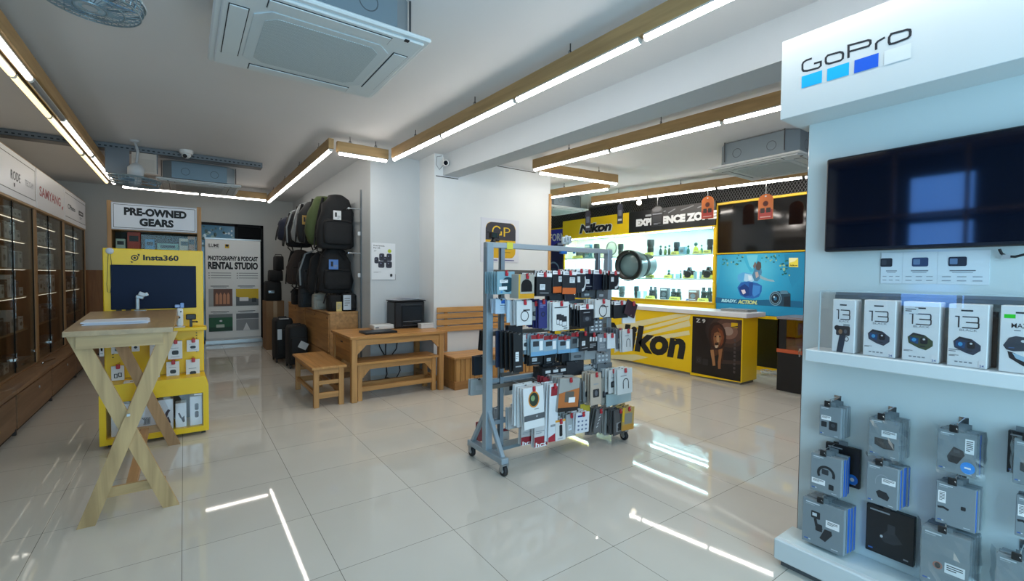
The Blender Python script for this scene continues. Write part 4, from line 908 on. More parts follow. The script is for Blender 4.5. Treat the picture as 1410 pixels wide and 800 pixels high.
for k, (dx, a) in enumerate(((-.03, .2), (.02, -.1), (.06, .05))): m.box((-.105, -.14, 0), (.105, .14, .004), M('#c9ced6' if k else '#d8dbe0', .6), 0, Matrix.Rotation(a+PI/2, 3, 'Z') @ Matrix.Rotation(.04*k-.02, 3, 'X'), ((X0+X1)/2+dx, 5.56, pz+.018+.009*k))
tag(m.build('paper_stack', None, ((X0+X1)/2, 5.56, pz+.012)), 'loose papers lying on top of the black printer', 'papers')
tag(MB().box((1.63, 5.05, zt+.001), (2.0, 5.30, zt+.013), M('#141517', .4), .004).box((1.63, 5.05, zt+.014), (2.0, 5.30, zt+.024), M('#191a1d', .35), .005).build('laptop', None, (1.8, 5.18, zt)), 'closed black laptop on the left of the timber desk', 'laptop')
t = thing('router_box', 'flat white router box between the laptop and the printer', 'router', (1.9, 5.5, zt)); c0 = ay(515, 436, 5.45); c1 = ay(543, 436, 5.45)
MB().box((c0.x, 5.45, zt+.003), (c1.x, 5.62, zt+.055), M('#d3d5d3', .5), .006).build('body', t); MB().box((c0.x+.02, 5.447, zt+.02), (c0.x+.06, 5.45, zt+.03), DARK).build('ports', t)
t = thing('card_box', 'small white lidded box right of the printer on the desk', 'box', (2.42, 5.3, zt)); c0 = ay(580, 440, 5.28); c1 = ay(598, 440, 5.28)
MB().box((c0.x, 5.28, zt+.001), (c1.x, 5.38, zt+.05), M('#d8d9d8', .5), .004).build('tray', t); MB().box((c0.x-.004, 5.276, zt+.05), (c1.x+.004, 5.384, zt+.062), M('#c9cccc', .5), .003).build('lid', t)
ck = MB()
for q in ([(519, 462), (523, 478), (530, 490)], [(532, 462), (531, 480), (531, 498), (533, 515), (530, 522)], [(548, 462), (546, 480), (537, 492)], [(549, 498), (551, 510), (546, 520), (536, 524), (528, 524), (533, 520), (540, 522)]):
    ck.tube([ay(x, y, 5.70) for x, y in q], .007, M('#15161a', .5), 6)
tag(ck.build('power_cables', None, (1.95, 5.70, .4)), 'black power cables dangling against the wall under the desk', 'cable')

# ================================================================== POSTERS ON THE WALLS
p = MB(); a = ay(511.5, 334, 5.75); b = ay(544, 385.5, 5.75); Yp = 5.744
p.box((a.x, Yp, b.z), (b.x, 5.7495, a.z), M('#dcdfe2', .5)); F = Face(p, (a.x, Yp, a.z), (1, 0, 0), b.x-a.x, a.z-b.z, N=(0, -1, 0)); dk = M('#2e2f3d', .5); d2 = M('#1d1e29', .5)
F.t('Free lenses.', .08, .055, .55, .095, INK, .02); F.t('For All.', .08, .115, .36, .155, INK, .02); F.e(.75, .21, .08, .05, M('#b5c42c', .5)); F.lines(.1, .2, .2, .25, 2, GREY)
for u, v, ru, rv in ((.2, .47, .09, .085), (.42, .38, .11, .10), (.73, .38, .11, .10), (.57, .45, .09, .085), (.40, .58, .13, .09), (.72, .58, .13, .09)):
    F.rr(u-ru, v-rv, u+ru, v+rv, dk, .02); F.e(u, v-.01, ru*.6, rv*.6, d2); F.e(u-.02, v-.03, ru*.25, rv*.2, M('#6f7390', .4))
F.lines(.08, .78, .4, .81, 2, GREY); F.rr(.77, .83, .87, .91, INK, .01); F.r(0, .995, 1, 1, DARK); F.r(.985, .84, 1, 1, DARK)
tag(p.build('lens_poster', None, ((a.x+b.x)/2, 5.75, (a.z+b.z)/2)), 'small white poster showing six dark lenses, on the wall above the printer', 'poster')
a = ay(662, 299, 5.3); b = ay(714, 362, 5.3); p = MB(); Yp = 5.292
p.box((a.x, Yp, b.z), (b.x, 5.2995, a.z), M('#d7dae2', .4), .001); F = Face(p, (a.x, Yp, a.z), (1, 0, 0), b.x-a.x, a.z-b.z, N=(0, -1, 0)); dg = M('#33343d', .5); yy = M('#d6a91e', .5)
F.rr(.115, .085, .90, .90, yy, .09)
u0, v0, u1, v1 = .115, .085, .90, .49; ru, rv = .09/F.w, .09/F.h
F.poly([(u0, v1), (u0, v0+rv), (u0+ru*.3, v0+rv*.3), (u0+ru, v0), (u1-ru, v0), (u1-ru*.3, v0+rv*.3), (u1, v0+rv), (u1, v1)], dg)
gy = M('#e0bb2a', .5)
F.ring(.40, .29, .12, gy, .24, 24, 40, 325); F.line([(.515, .285), (.515, .36), (.45, .36)], .022, gy); F.r(.58, .19, .615, .40, gy); F.ring(.66, .25, .09, gy, .3, 16, -90, 90, .06); F.r(.6, .19, .66, .208, gy); F.r(.6, .293, .66, .311, gy)
F.ring(.46, .61, .07, INK, .3); F.ring(.68, .61, .07, INK, .3); F.e(.25, .62, .05, .035, INK); F.r(.5, .76, .76, .775, M('#8a6f1a', .5)); F.e(.24, .76, .03, .02, M('#b5651e', .5))
F.r(.2, .94, .42, .962, M('#5a5a90', .5)); F.r(.46, .94, .86, .962, M('#5a5a90', .5))
tag(p.build('wall_poster', None, ((a.x+b.x)/2, 5.3, (a.z+b.z)/2)), 'dark and yellow rounded square poster on the white wall behind the rolling rack', 'poster')
# ================================================================== ROLLING RACK
RY = 2.784
rm = M('#9aa9b3', .4, .35, noise=.06, nscale=12); rm2 = M('#83909a', .45, .35); rb = M('#6f675f', .5, .4)
rack = thing('rolling_rack', 'grey steel rolling display rack on castors, loaded with hanging packs', 'display rack', (2.41, RY, 0))
for x in (1.785, 3.03):
    MB().box((x-.028, RY-.028, .085), (x+.028, RY+.028, 1.62), rm, .004).build('post', rack)
    MB().box((x-.03, RY-.235, .085), (x+.03, RY+.235, .125), rm, .004).build('foot_bar', rack)
    for s in (-1, 1):
        MB().beam((x, RY+s*.20, .12), (x, RY+s*.015, .40), .03, .03, rm, (1, 0, 0), .003).build('brace', rack)
        C = V3((x, RY+s*.215, .036)); w_ = MB().lathe([(.022, -.013), (.036, -.013), (.038, -.006), (.038, .006), (.036, .013), (.022, .013)], C, (1, 0, 0), M('#222326', .5), 18).lathe([(.016, -.015), (.016, .015)], C, (1, 0, 0), M('#b9bdc0', .4), 12)
        w_.box((x-.024, C.y-.016, .03), (x-.018, C.y+.016, .08), STEEL).box((x+.018, C.y-.016, .03), (x+.024, C.y+.016, .08), STEEL).box((x-.026, C.y-.025, .076), (x+.026, C.y+.025, .085), STEEL)
        w_.build('castor', rack)
MB().box((1.755, RY-.022, 1.585), (3.06, RY+.022, 1.625), M('#aab3b8', .4, .35), .003).build('top_bar', rack)
MB().box((1.93, RY-.024, 1.58), (1.985, RY+.024, 1.63), M('#d8d24a', .4)).build('tape', rack)
MB().box((1.81, RY-.05, .10), (3.0, RY+.05, .125), M('#7b8990', .5, .3)).build('base_beam', rack)
for x in (1.90, 2.90):
    MB().box((x-.018, RY-.018, .12), (x+.018, RY+.018, 1.59), rm2, .003).box((x-.022, RY-.019, .12), (x-.018, RY-.012, 1.59), DARK).build('inner_post', rack)
ROWS = {}
ROWN = {1: 'top row', 1.5: 'short row', 2: 'second row', 3: 'third row', 4: 'fourth row', 5: 'fifth row', 6: 'bottom row'}
GP = 'packs on the front of the rolling rack'
def art(F, k, c1='#26282c'):
    m = M(c1, .5); g = M('#9a9da1', .5)
    if k == 'ring': F.ring(.5, .62, .27, m, .18); F.r(.4, .36, .85, .41, INK)
    elif k == 'camera': F.rr(.2, .5, .8, .76, m, .01); F.e(.5, .63, .14, .09, M('#60656c', .4)); F.r(.25, .32, .7, .36, g)
    elif k == 'phone': 
        for q, (u, v) in enumerate(((.22, .42), (.38, .46), (.55, .51))): F.rr(u, v, u+.3, v+.36, m, .004); F.rr(u+.02, v+.19, u+.28, v+.34, M('#cfd2d4', .4), .003)
        F.r(.1, .17, .9, .2, M('#2a2a2d', .5)); F.r(.65, .92, .88, .95, INK)
    elif k == 'label': F.r(.2, .48, .55, .72, M('#d5dade', .5)); F.lines(.24, .53, .5, .68, 3, GREY); F.r(.2, .84, .8, .87, g)
    elif k == 'orange': F.r(0, .72, 1, 1, M('#c65f24', .5)); F.r(.5, .25, .9, .5, M('#d5d9db', .5)); F.lines(.54, .29, .86, .46, 3, GREY)
    elif k == 'arc': F.ring(.62, .5, .42, M('#c9cdcf', .4), .28, 20, -30, 100, .45); F.r(.1, .3, .4, .55, M('#cfd4d6', .5))
    elif k == 'lens': F.e(.5, .3, .27, .2, M('#c9822e', .4)); F.e(.5, .3, .22, .165, M('#26342a', .4)); F.e(.45, .27, .1, .07, M('#7d9a6a', .3)); F.r(.5, .53, .72, .55, GREY); F.r(0, .66, 1, .80, M('#54585c', .5)); F.e(.62, .72, .05, .025, g)
    elif k == 'thin': F.r(.15, .04, .85, .2, M('#8f1f2c', .5)); F.r(.2, .7, .8, .74, GREY); F.poly([(.0, .92), (1, .84), (1, 1), (0, 1)], M('#a32333', .5))
    elif k == 'maroon': F.r(0, .55, 1, .96, M('#8c1c29', .5)); F.t('hcs', .1, .78, .9, .99, PAPER, .02); F.lines(.1, .3, .8, .45, 2, GREY)
    elif k == 'teal': F.e(.6, .58, .36, .34, M('#173c49', .4)); F.r(.15, .36, .6, .5, PAPER); F.lines(.2, .39, .55, .47, 2, GREY); F.r(.1, .66, .55, .8, PAPER); F.e(.24, .9, .06, .04, M('#3f87c0', .5))
    elif k == 'arch': F.poly([(.16, .72), (.16, .42), (.25, .27), (.42, .2), (.6, .2), (.78, .3), (.86, .45), (.86, .72)], M('#0e0f11', .4)); F.r(0, .8, 1, 1, M('#d2981e', .5)); F.r(0, 0, .1, 1, M('#d2a834', .5))
    elif k == 'kit':
        for q in range(9): F.e(.2+.28*(q % 3), .42+.2*(q//3), .08, .05, m, 8)
        F.r(.12, .12, .6, .2, M('#27357a', .5))
    elif k == 'cable': F.ring(.55, .55, .2, m, .22, 16, 180, 360); F.r(.35, .55, .4, .78, m); F.r(.7, .55, .75, .8, m); F.r(.2, .25, .6, .29, g)
    elif k == 'tall': F.rr(.38, .25, .68, .8, M('#17181b', .4), .008); F.r(0, .0, 1, .1, M('#d9962e', .5)); F.r(.2, .88, .7, .92, g)
    elif k == 'gold': F.rr(.2, .25, .82, .72, M('#8b8a80', .4), .006); F.r(0, .76, 1, 1, M('#c48f3a', .5)); F.r(0, 0, .16, .6, M('#d9b21f', .5))
    elif k == 'wtext': 
        for q in range(3): F.r(.12+.3*q, .2, .32+.3*q, .45, M('#cfd1d2', .5)); F.k += .1
        F.lines(.15, .6, .8, .85, 3, g)
    elif k == 'orangebox': F.poly([(0, .45), (1, .3), (1, 1), (0, 1)], M('#b46a35', .5)); F.rr(.3, .4, .75, .72, M('#5f5a52', .4), .01); F.r(.5, .58, .82, .74, PAPER); F.r(0, .88, 1, 1, M('#1b1a1a', .5))
    elif k == 'mount': F.rr(.18, .5, .86, .88, M('#8d9296', .3), .006); F.e(.5, .62, .2, .1, m); F.rr(.3, .7, .75, .85, m, .006)
    elif k == 'blister': F.r(0, 0, 1, .2, M('#8a2a30', .5)); F.rr(.15, .3, .6, .55, M('#33373c', .3), .004); F.r(.65, .3, .9, .75, PAPER); F.r(0, .8, 1, 1, M('#6d9dc0', .3))
    elif k == 'swatch': F.r(.5, .05, .85, .3, M('#2a5fb0', .5)); F.r(.4, .4, .9, .44, M('#3a4a5a', .5)); F.lines(.4, .55, .9, .9, 4, M('#aab8c4', .5))
    elif k == 'half': F.e(.9, .6, .5, .24, M('#5f7f84', .5), 24) if False else F.poly([(1, .36), (.75, .4), (.58, .52), (.55, .64), (.62, .78), (.8, .9), (1, .93)], M('#5f7f84', .5))
    elif k == 'navy': F.lines(.15, .1, .8, .3, 3, M('#7f86b8', .5)); F.ring(.5, .5, .25, M('#1a2036', .4), .4)
    elif k == 'diag':
        for q in range(5): F.poly([(.25+.06*q, .75-.14*q), (.5+.06*q, .68-.14*q), (.52+.06*q, .73-.14*q), (.27+.06*q, .8-.14*q)], M('#b5babd', .5)); F.k += .05
    elif k == 'dots':
        for q in range(9): F.e(.2+.3*(q % 3), .2+.28*(q//3), .1, .08, M('#dfe3e6', .15), 8)
def nk(s):
    return nick(s).replace(' of the rack', '').replace(' with a dark round picture and two white stickers', ' with a round picture').replace(' with an amber round lens and a grey band', ' with the amber lens').replace('pale pack with a dark strap above the black and white pack', 'dark strap pack').replace(' behind the rolling rack', '').replace(' seen through the frame', '').replace(' over a tan foot', '').replace(' low behind the inner post', '')+(', '+label_side(s) if label_side(s) else '')
def label_side(s):
    for k in ('left of two', 'right of two', 'left of three', 'middle of three', 'right of three', 'symbol pack', 'clear packs', ' left,', ' centre,'):
        if k in s: return k.strip(' ,')
    return ''
def pk(row, x0, y0, x1, y1, Y, n, dy, body, label, a=None, c1='#26282c', head=0., lock=True, th=.012, rz=0., behind=None):
    xc, yc = (x0+x1)/2, (y0+y1)/2
    L, R = ay(x0, yc, Y), ay(x1, yc, Y); zt, zb = ay(xc, y0, Y).z, ay(xc, y1, Y).z
    w_, h_, cx = R.x-L.x, zt-zb, (L.x+R.x)/2
    front = Y < RY
    ROWS.setdefault(row, []).append(zt-.006)
    bm = M(body, .42 if body < '#6' else .5)
    def one(y, z, first, rot, lab, grp):
        m = MB().box((-w_/2, 0, -h_), (w_/2, th, 0), bm, .0015)
        F = Face(m, (-w_/2, 0, 0), (1, 0, 0), w_, h_, N=(0, -1, 0))
        if head: F.r(0, 0, 1, head, PAPER); F.r(.12, head*.35, .5, head*.6, GREY)
        if a and first: art(F, a, c1)
        elif a: F.r(.3, .4, .8, .7, M(c1, .5))
        F.e(.5, .035, min(.08, .01/w_), .008/h_, DARK, 10)
        o = m.build('retail_pack'); o.location = (cx, y, z); o.rotation_euler = (rr_.uniform(-.05, .03), rot+rr_.uniform(-.03, .03), rr_.uniform(-.12, .12))
        return tag(o, lab, 'retail pack', grp)
    rr_ = random.Random(int(x0*31+y0))
    one(Y, zt, True, rz, label, GP if front else 'packs on the back of the rolling rack')
    for i in range(n):
        s = 1 if front else -1
        one(Y+s*(dy*(i+1)), zt+rr_.uniform(-.004, .006), False, rz+rr_.uniform(-.04, .04), '%spack %sbehind the %s, %s' % (ORD[i], 'directly ' if i == 0 else 'back ', nk(label), ROWN[row]), 'packs behind the %s, %s' % (nk(label), ROWN[row]))
    if front:
        pgm = MB().tube([(cx, RY-.02, zt-.006), (cx, Y-.018, zt-.006), (cx, Y-.022, zt+.004)], .0028, STEEL, 6)
        pg = pgm.build('peg_hook', rack)
        if lock: MB().box((cx-.011, Y-.017, zt-.030), (cx+.011, Y-.002, zt+.008), M('#b4222e', .35), .004).build('red_stop', pg)
    else:
        MB().tube([(cx, RY+.02, zt-.006), (cx, Y+.02, zt-.006)], .0028, STEEL, 6).build('peg_hook', rack)
R = 'of the rack'
# row, px rect, front plane, number behind, spacing ...
pk(1, 684, 374, 709, 405, 2.56, 5, 0.030, '#7fa3b0', 'teal pack with a dark round picture and two white stickers, top row ' + R, 'teal')
pk(1, 713, 378, 737, 411, 2.50, 0, .05, '#a9a69c', 'grey and amber box with a black arch window, top row ' + R, 'arch', th=.09)
pk(1, 739, 376, 760, 408, 2.52, 6, 0.030, '#1d2024', 'black pack with a white sticker right of the amber box, top row ' + R, 'label', head=.16)
pk(1, 760, 373, 777, 403, 2.54, 6, 0.033, '#202226', 'black pack with an orange foot, left of two, top row ' + R, 'orange', head=.15)
pk(1, 776, 374, 793, 405, 2.52, 6, 0.033, '#1b1d20', 'black pack with an orange foot, right of two, top row ' + R, 'orange', head=.15)
pk(1, 793, 371, 806, 403, 2.56, 5, 0.040, '#23262c', 'narrow dark pack with a white arc, middle of the top row ' + R, 'arc', head=.2)
pk(1, 803, 372, 818, 398, 2.60, 3, .04, '#141a2c', 'dark navy pack with a pale sticker, top row ' + R, 'label', head=.18)
pk(1, 817, 372, 834, 399, 2.58, 5, 0.040, '#161b2e', 'plain dark navy pack near the right post, top row ' + R, None, head=.2)
pk(1, 831, 374, 843, 399, 2.55, 5, 0.040, '#15171c', 'narrow black pack before the last one, top row ' + R, 'label', head=.16)
pk(1, 840, 374, 853, 399, 2.50, 4, 0.040, '#181a1e', 'black pack with a white arc at the right end, top row ' + R, 'arc', head=.12)
pk(1, 676, 377, 685, 402, 2.70, 1, .03, '#1e2023', 'dark pack half hidden by the left post, top row ' + R, None, lock=False)
pk(1.5, 757, 401, 776, 414, 2.66, 1, .05, '#3f4146', 'small dark pouch below the orange footed packs ' + R, None, lock=False)
pk(1.5, 777, 402, 792, 414, 2.64, 1, .05, '#34323c', 'small purple grey pouch below the orange footed packs ' + R, None, lock=False)
pk(1.5, 800, 399, 820, 410, 2.66, 2, .03, '#5a5d60', 'small grey labelled pack in the short row under the navy packs ' + R, 'label', lock=False)
pk(1.5, 822, 399, 838, 412, 2.68, 2, .03, '#6a6d70', 'small clear grey pack in the short row, right end ' + R, 'label', lock=False)
pk(2, 682, 412, 698, 432, 2.64, 3, .02, '#b9cbdc', 'pale blue card pack with a swatch, left end of the second row ' + R, 'swatch', lock=False)
pk(2, 699, 413, 711, 444, 2.60, 1, .02, '#c3d2df', 'pale card pack with half a teal circle, second row ' + R, 'half', lock=False)
pk(2, 711, 414, 733, 448, 2.52, 4, 0.020, '#cdd1d3', 'white card pack with a thin black ring, second row ' + R, 'ring')
pk(2, 731, 416, 743, 441, 2.60, 1, .03, '#8f9190', 'grey card pack with a dark oval, second row ' + R, 'camera')
pk(2, 742, 413, 753, 452, 2.56, 5, 0.030, '#2c2f6b', 'tall navy and violet pack, second row ' + R, 'navy')
pk(2, 755, 416, 761, 454, 2.56, 1, .02, '#c6d0d2', 'narrow pale pack tucked left of the white phone pack ' + R, None)
pk(2, 761, 416, 783, 455, 2.50, 5, 0.030, '#d2d5d4', 'white pack picturing three dark phones, second row ' + R, 'phone')
pk(2, 785, 419, 797, 447, 2.58, 6, 0.025, '#1b1d20', 'black plate pack in the left half of a fanned stack, second row ' + R, None, head=.14)
pk(2, 797, 420, 818, 450, 2.50, 6, 0.025, '#191c22', 'black pack with a white header before the fanned stack, second row ' + R, 'camera', '#2b3038', head=.2)
pk(2, 819, 413, 841, 437, 2.50, 4, 0.030, '#d0d2d1', 'white card pack with a broken black ring, second row ' + R, 'ring')
pk(2, 841, 414, 850, 436, 2.56, 4, 0.030, '#3a2027', 'narrow dark red pack right of the broken ring card ' + R, None)
pk(2, 846, 415, 864, 438, 2.50, 4, 0.030, '#1c1e22', 'black pack in the right half of the second row ' + R, None, head=.2)
pk(2, 864, 416, 879, 436, 2.48, 0, .03, '#3b2630', 'dark maroon wallet pack swung out, right end of the second row ' + R, None, rz=.35)
pk(2, 858, 434, 874, 445, 2.50, 0, .03, '#dfe3e6', 'blank white paper tag below the maroon wallet ' + R, None, lock=False)
for i in range(5):
    pk(3, 683+6*i, 455+1*i, 701+4.6*i, 505+1.8*i, 2.66-.035*i, 0, .02, '#15171a' if i else '#18243d', ['black filter wallet, rearmost of the fan of five', 'black filter wallet, fourth from the front of the fan', 'black filter wallet, middle of the fan of five', 'black filter wallet, second from the front of the fan', 'printed black filter wallet, frontmost of the fan of five'][i]+', third row '+R, 'label' if i == 4 else None, lock=False, c1='#202226')
pk(3, 718, 461, 733, 482, 2.62, 1, .03, '#cfd2d2', 'white card with a small black picture beside the filter wallets, third row ' + R, 'camera')
for i, (x0, x1) in enumerate(((731, 749), (748, 768), (768, 786))):
    pk(3, x0, 461+i, x1, 490-i*2, 2.56, 3, .035, '#8fa6b4', 'clear pack with a blue foot, %s of three, third row ' % ['left', 'middle', 'right'][i] + R, 'blister')
pk(3, 786, 458, 801, 485, 2.56, 3, .035, '#5d666b', 'grey blister pack right of the three clear packs, third row ' + R, 'blister')
pk(3, 798, 457, 812, 483, 2.54, 3, .035, '#1e2024', 'black pack with a white sticker, third row ' + R, 'label')
pk(3, 811, 459, 823, 483, 2.54, 3, .03, '#15161a', 'black pack with a white symbol, third row ' + R, 'wtext')
pk(3, 812, 440, 830, 458, 2.56, 2, .03, '#6b6f74', 'pack of shiny silver beads under the broken ring card ' + R, 'dots', lock=False)
pk(3, 824, 460, 840, 483, 2.52, 3, .03, '#7d838a', 'grey blister pack right of the white symbol pack, third row ' + R, 'wtext', '#26282c')
pk(3, 837, 460, 847, 480, 2.49, 1, .03, '#d3d9dd', 'narrow white pack at the right of the third row ' + R, None)
pk(3, 848, 453, 858, 480, 2.54, 4, .03, '#6c7078', 'edge-on striped packs near the right end of the third row ' + R, 'label')
pk(3, 857, 454, 871, 484, 2.48, 2, .03, '#cfd1d0', 'white pack with a slanted dark pen, right end of the third row ' + R, 'cable')
pk(4, 729, 483, 748, 503, 2.70, 2, .03, '#1e2124', 'black box with a grey sticker, left, fourth row ' + R, 'label', lock=False)
pk(4, 749, 484, 766, 502, 2.70, 2, .03, '#202327', 'black box with a grey sticker, centre, fourth row ' + R, 'label', lock=False)
pk(4, 774, 484, 788, 499, 2.70, 2, .03, '#22252a', 'plain black box, right, fourth row ' + R, None, lock=False)
pk(4, 787, 482, 803, 496, 2.66, 1, .03, '#8a8d90', 'grey card pack under the black symbol pack, fourth row ' + R, 'camera', '#55585c', lock=False)
pk(4, 805, 478, 822, 495, 2.66, 1, .03, '#a9acae', 'pale grey pack under the symbol pack, fourth row ' + R, None, lock=False)
pk(5, 748, 506, 780, 521, 2.62, 2, .04, '#17181b', 'wide black box with pale lettering, fifth row ' + R, 'wtext', lock=False, th=.04)
pk(5, 720, 533, 748, 589, 2.50, 4, 0.030, '#d6d9da', 'large white pack with an amber round lens and a grey band ' + R, 'lens', rz=-.03)
pk(5, 747, 528, 757, 560, 2.58, 3, 0.030, '#c9cbcb', 'white and red pack right of the large lens pack ' + R, 'thin')
pk(5, 757, 529, 769, 608, 2.50, 3, 0.030, '#d4d8dc', 'very tall narrow white pack with red ends ' + R, 'thin')
pk(5, 771, 521, 799, 566, 2.48, 3, 0.040, '#9d9d99', 'grey and orange pack picturing a plate, swung slightly ' + R, 'orangebox', th=.03, rz=.1)
pk(5, 803, 524, 815, 553, 2.56, 3, 0.030, '#7d7f80', 'grey pack with a dark square right of the orange pack ' + R, 'camera')
pk(5, 804, 503, 826, 520, 2.66, 1, .03, '#b8babb', 'pale pack with a dark strap above the black and white pack ' + R, 'cable', lock=False)
pk(5, 813, 514, 828, 557, 2.50, 3, 0.030, '#b7aa9b', 'black and white pack over a tan foot ' + R, 'camera')
pk(5, 838, 509, 850, 541, 2.53, 3, 0.030, '#d0d4d4', 'white card with a small dark knob, left of the cable card ' + R, 'camera')
pk(5, 850, 508, 870, 542, 2.48, 3, 0.030, '#d0d6d6', 'white card with a black cable loop at the right end ' + R, 'cable')
pk(5, 835, 540, 869, 556, 2.56, 1, .03, '#a9bdc0', 'pale teal wide pack below the cable loop card ' + R, None, lock=False)
pk(6, 718, 587, 735, 612, 2.60, 1, .03, '#b7b3b1', 'white and maroon pack, left of two below the lens pack ' + R, 'maroon', lock=False)
pk(6, 736, 583, 754, 615, 2.54, 1, .03, '#c6c4c3', 'white and maroon pack, right of two below the lens pack ' + R, 'maroon', lock=False)
pk(6, 765, 578, 778, 606, 2.50, 3, 0.030, '#cfcfcd', 'white pack with a black bottle shape, bottom row ' + R, 'tall')
pk(6, 779, 570, 793, 600, 2.54, 5, 0.030, '#a6a9a9', 'fanned pale pack with a red stop, bottom row ' + R, 'label')
pk(6, 794, 568, 811, 596, 2.49, 4, 0.030, '#d2d5da', 'white pack with small blue grey part drawings, bottom row ' + R, 'kit', '#6a7490')
for i in range(4):
    pk(6, 811+3.5*i, 561+i, 821+3.5*i, 598-i, 2.62-.035*i, 0, .02, '#5f6264', 'slanted grey bracket pack, %s of four, bottom row ' % ['rearmost', 'third', 'second', 'frontmost'][i] + R, 'diag', lock=(i == 3), rz=.18)
pk(6, 834, 565, 846, 598, 2.58, 4, 0.030, '#8f9292', 'grey pack behind the mount pack, bottom row ' + R, None)
pk(6, 845, 564, 862, 598, 2.50, 3, 0.030, '#4d4f51', 'dark pack with a silver mount picture, bottom row ' + R, 'mount')
pk(6, 858, 561, 873, 592, 2.48, 3, 0.030, '#b99a58', 'yellow edged grey window pack at the right end, bottom row ' + R, 'gold')
pk(4, 690, 512, 716, 517, 2.72, 0, .03, '#4b4742', 'flat grey brown strip pack under the filter wallets, fourth row ' + R, None, lock=False)
pk(4, 748, 500, 772, 508, 2.68, 1, .04, '#202125', 'low black box over the wide lettered box, fourth row ' + R, None, lock=False)
pk(4, 781, 497, 803, 516, 2.66, 2, .03, '#2b2c30', 'dark pouch beside the dark strap pack, fourth row ' + R, None, lock=False)
pk(4, 822, 486, 838, 506, 2.64, 2, .03, '#9a9da0', 'grey clear pack under the right end of the third row ' + R, 'dots', lock=False)
pk(4, 824, 500, 842, 514, 2.62, 2, .03, '#6f7376', 'small grey packs right of the strap pack, fourth row ' + R, 'label', lock=False)
pk(5, 748, 519, 760, 534, 2.60, 2, .03, '#8a2a33', 'small dark red pack above the very tall pack, fifth row ' + R, 'label', lock=False)
pk(5, 797, 530, 806, 560, 2.60, 3, .03, '#5d5f60', 'narrow dark grey pack right of the orange pack, fifth row ' + R, 'label', lock=False)
pk(5, 827, 520, 839, 556, 2.58, 3, .03, '#97948d', 'narrow grey beige pack left of the knob card, fifth row ' + R, 'camera', lock=False)
pk(5, 700, 560, 718, 590, 2.72, 1, .03, '#c4c8ca', 'pale pack against the frame left of the lens pack, fifth row ' + R, 'label', lock=False)
pk(6, 786, 557, 800, 572, 2.60, 2, .03, '#3a3b3d', 'dark pack top showing over the fanned pale pack, bottom row ' + R, None, lock=False)
pk(6, 800, 556, 812, 570, 2.58, 2, .03, '#c9b23a', 'small yellow topped pack over the part drawings pack, bottom row ' + R, None, lock=False)
pk(3, 700, 448, 720, 462, 2.70, 1, .03, '#2a2c30', 'dark card top behind the filter wallets, third row ' + R, None, lock=False)
# back side of the rack
B = 'behind the rolling rack'
pk(3, 661, 455, 669, 482, 3.02, 1, .03, '#1b1d21', 'black thin pack peeping out left of the post ' + B, None, lock=False, rz=.12)
pk(4, 650, 489, 669, 515, 3.02, 1, .03, '#1b2530', 'dark blue box with a white label left of the post ' + B, 'label', lock=False)
pk(5, 646, 521, 668, 543, 3.02, 1, .03, '#a4a9aa', 'clear white pack left of the post ' + B, 'camera', '#b0b4b6', lock=False)
pk(5, 692, 523, 712, 543, 2.98, 1, .03, '#c9ced0', 'white card, left of two, seen through the frame ' + B, 'label', lock=False)
pk(5, 712, 520, 728, 541, 2.98, 1, .03, '#c9ced0', 'white card, right of two, seen through the frame ' + B, 'label', lock=False)
pk(6, 678, 560, 690, 578, 2.98, 1, .03, '#b3bac0', 'small pale pack low behind the inner post ' + B, 'camera', lock=False)
pk(6, 691, 589, 701, 612, 2.95, 0, .03, '#c9c9c7', 'white pack with a red foot low behind the inner post ' + B, 'thin', lock=False)
pk(6, 704, 555, 716, 572, 2.98, 1, .03, '#ced3d6', 'white pack with a dark bar seen through the frame ' + B, 'label', lock=False)
pk(6, 656, 580, 672, 606, 3.02, 1, .03, '#9a4a4e', 'red pack beside the left brace ' + B, None, lock=False)
for r, zs in ROWS.items():
    z = sum(zs)/len(zs)
    MB().box((1.81, RY-.02, z-.016), (3.0, RY-.012, z+.014), rb if int(r*2) % 4 else rm2).box((1.81, RY+.012, z-.016), (3.0, RY+.02, z+.014), rm2).build('peg_rail', rack)
MB().box((1.81, RY-.015, .60), (3.0, RY+.015, .63), rm2).build('cross_bar', rack)
# on top of the rack
t = thing('action_camera', 'small black camera on a clamp on the left end of the rack top bar', 'camera', (1.83, RY, 1.625)); g = lambda x, y: ay(x, y, RY)
MB().box((g(675, 330).x, RY-.02, g(680, 328).z), (g(686, 330).x, RY+.02, g(680, 320).z), BLACK, .004).box((g(676.5, 330).x, RY-.022, g(680, 327).z), (g(682, 330).x, RY-.02, g(680, 321.5).z), M('#1d2a22', .15)).build('body', t)
MB().box((g(672, 320).x, RY-.01, g(680, 320.5).z), (g(685, 320).x, RY+.01, g(680, 319.5).z), DARK).build('bracket', t)
MB().tube([(g(680, 328).x, RY, g(680, 328).z), (g(679, 328).x, RY, 1.627)], [.012, .022], BLACK, 10).tube([g(680, 331), g(687, 331)], .008, BLACK, 8).build('clamp', t)
t = thing('flex_mount', 'blue clamp mount with clear pods on the right half of the rack top bar', 'mount', (2.55, RY, 1.6))
bl = M('#1767b8', .35); cl = M('#b9c0c2', .15)
C0 = g(782, 340)
MB().ball(g(776, 343), .022, bl, 12, (1, 1, .9)).tube([g(772, 346), g(776, 341), g(781, 343), g(786, 342), g(790, 344), g(791, 349)], .012, bl, 8).box(g(773, 348)-V3((.02, .02, .01)), g(777, 344)+V3((.02, .01, .0)), bl, .006).build('clamp', t)
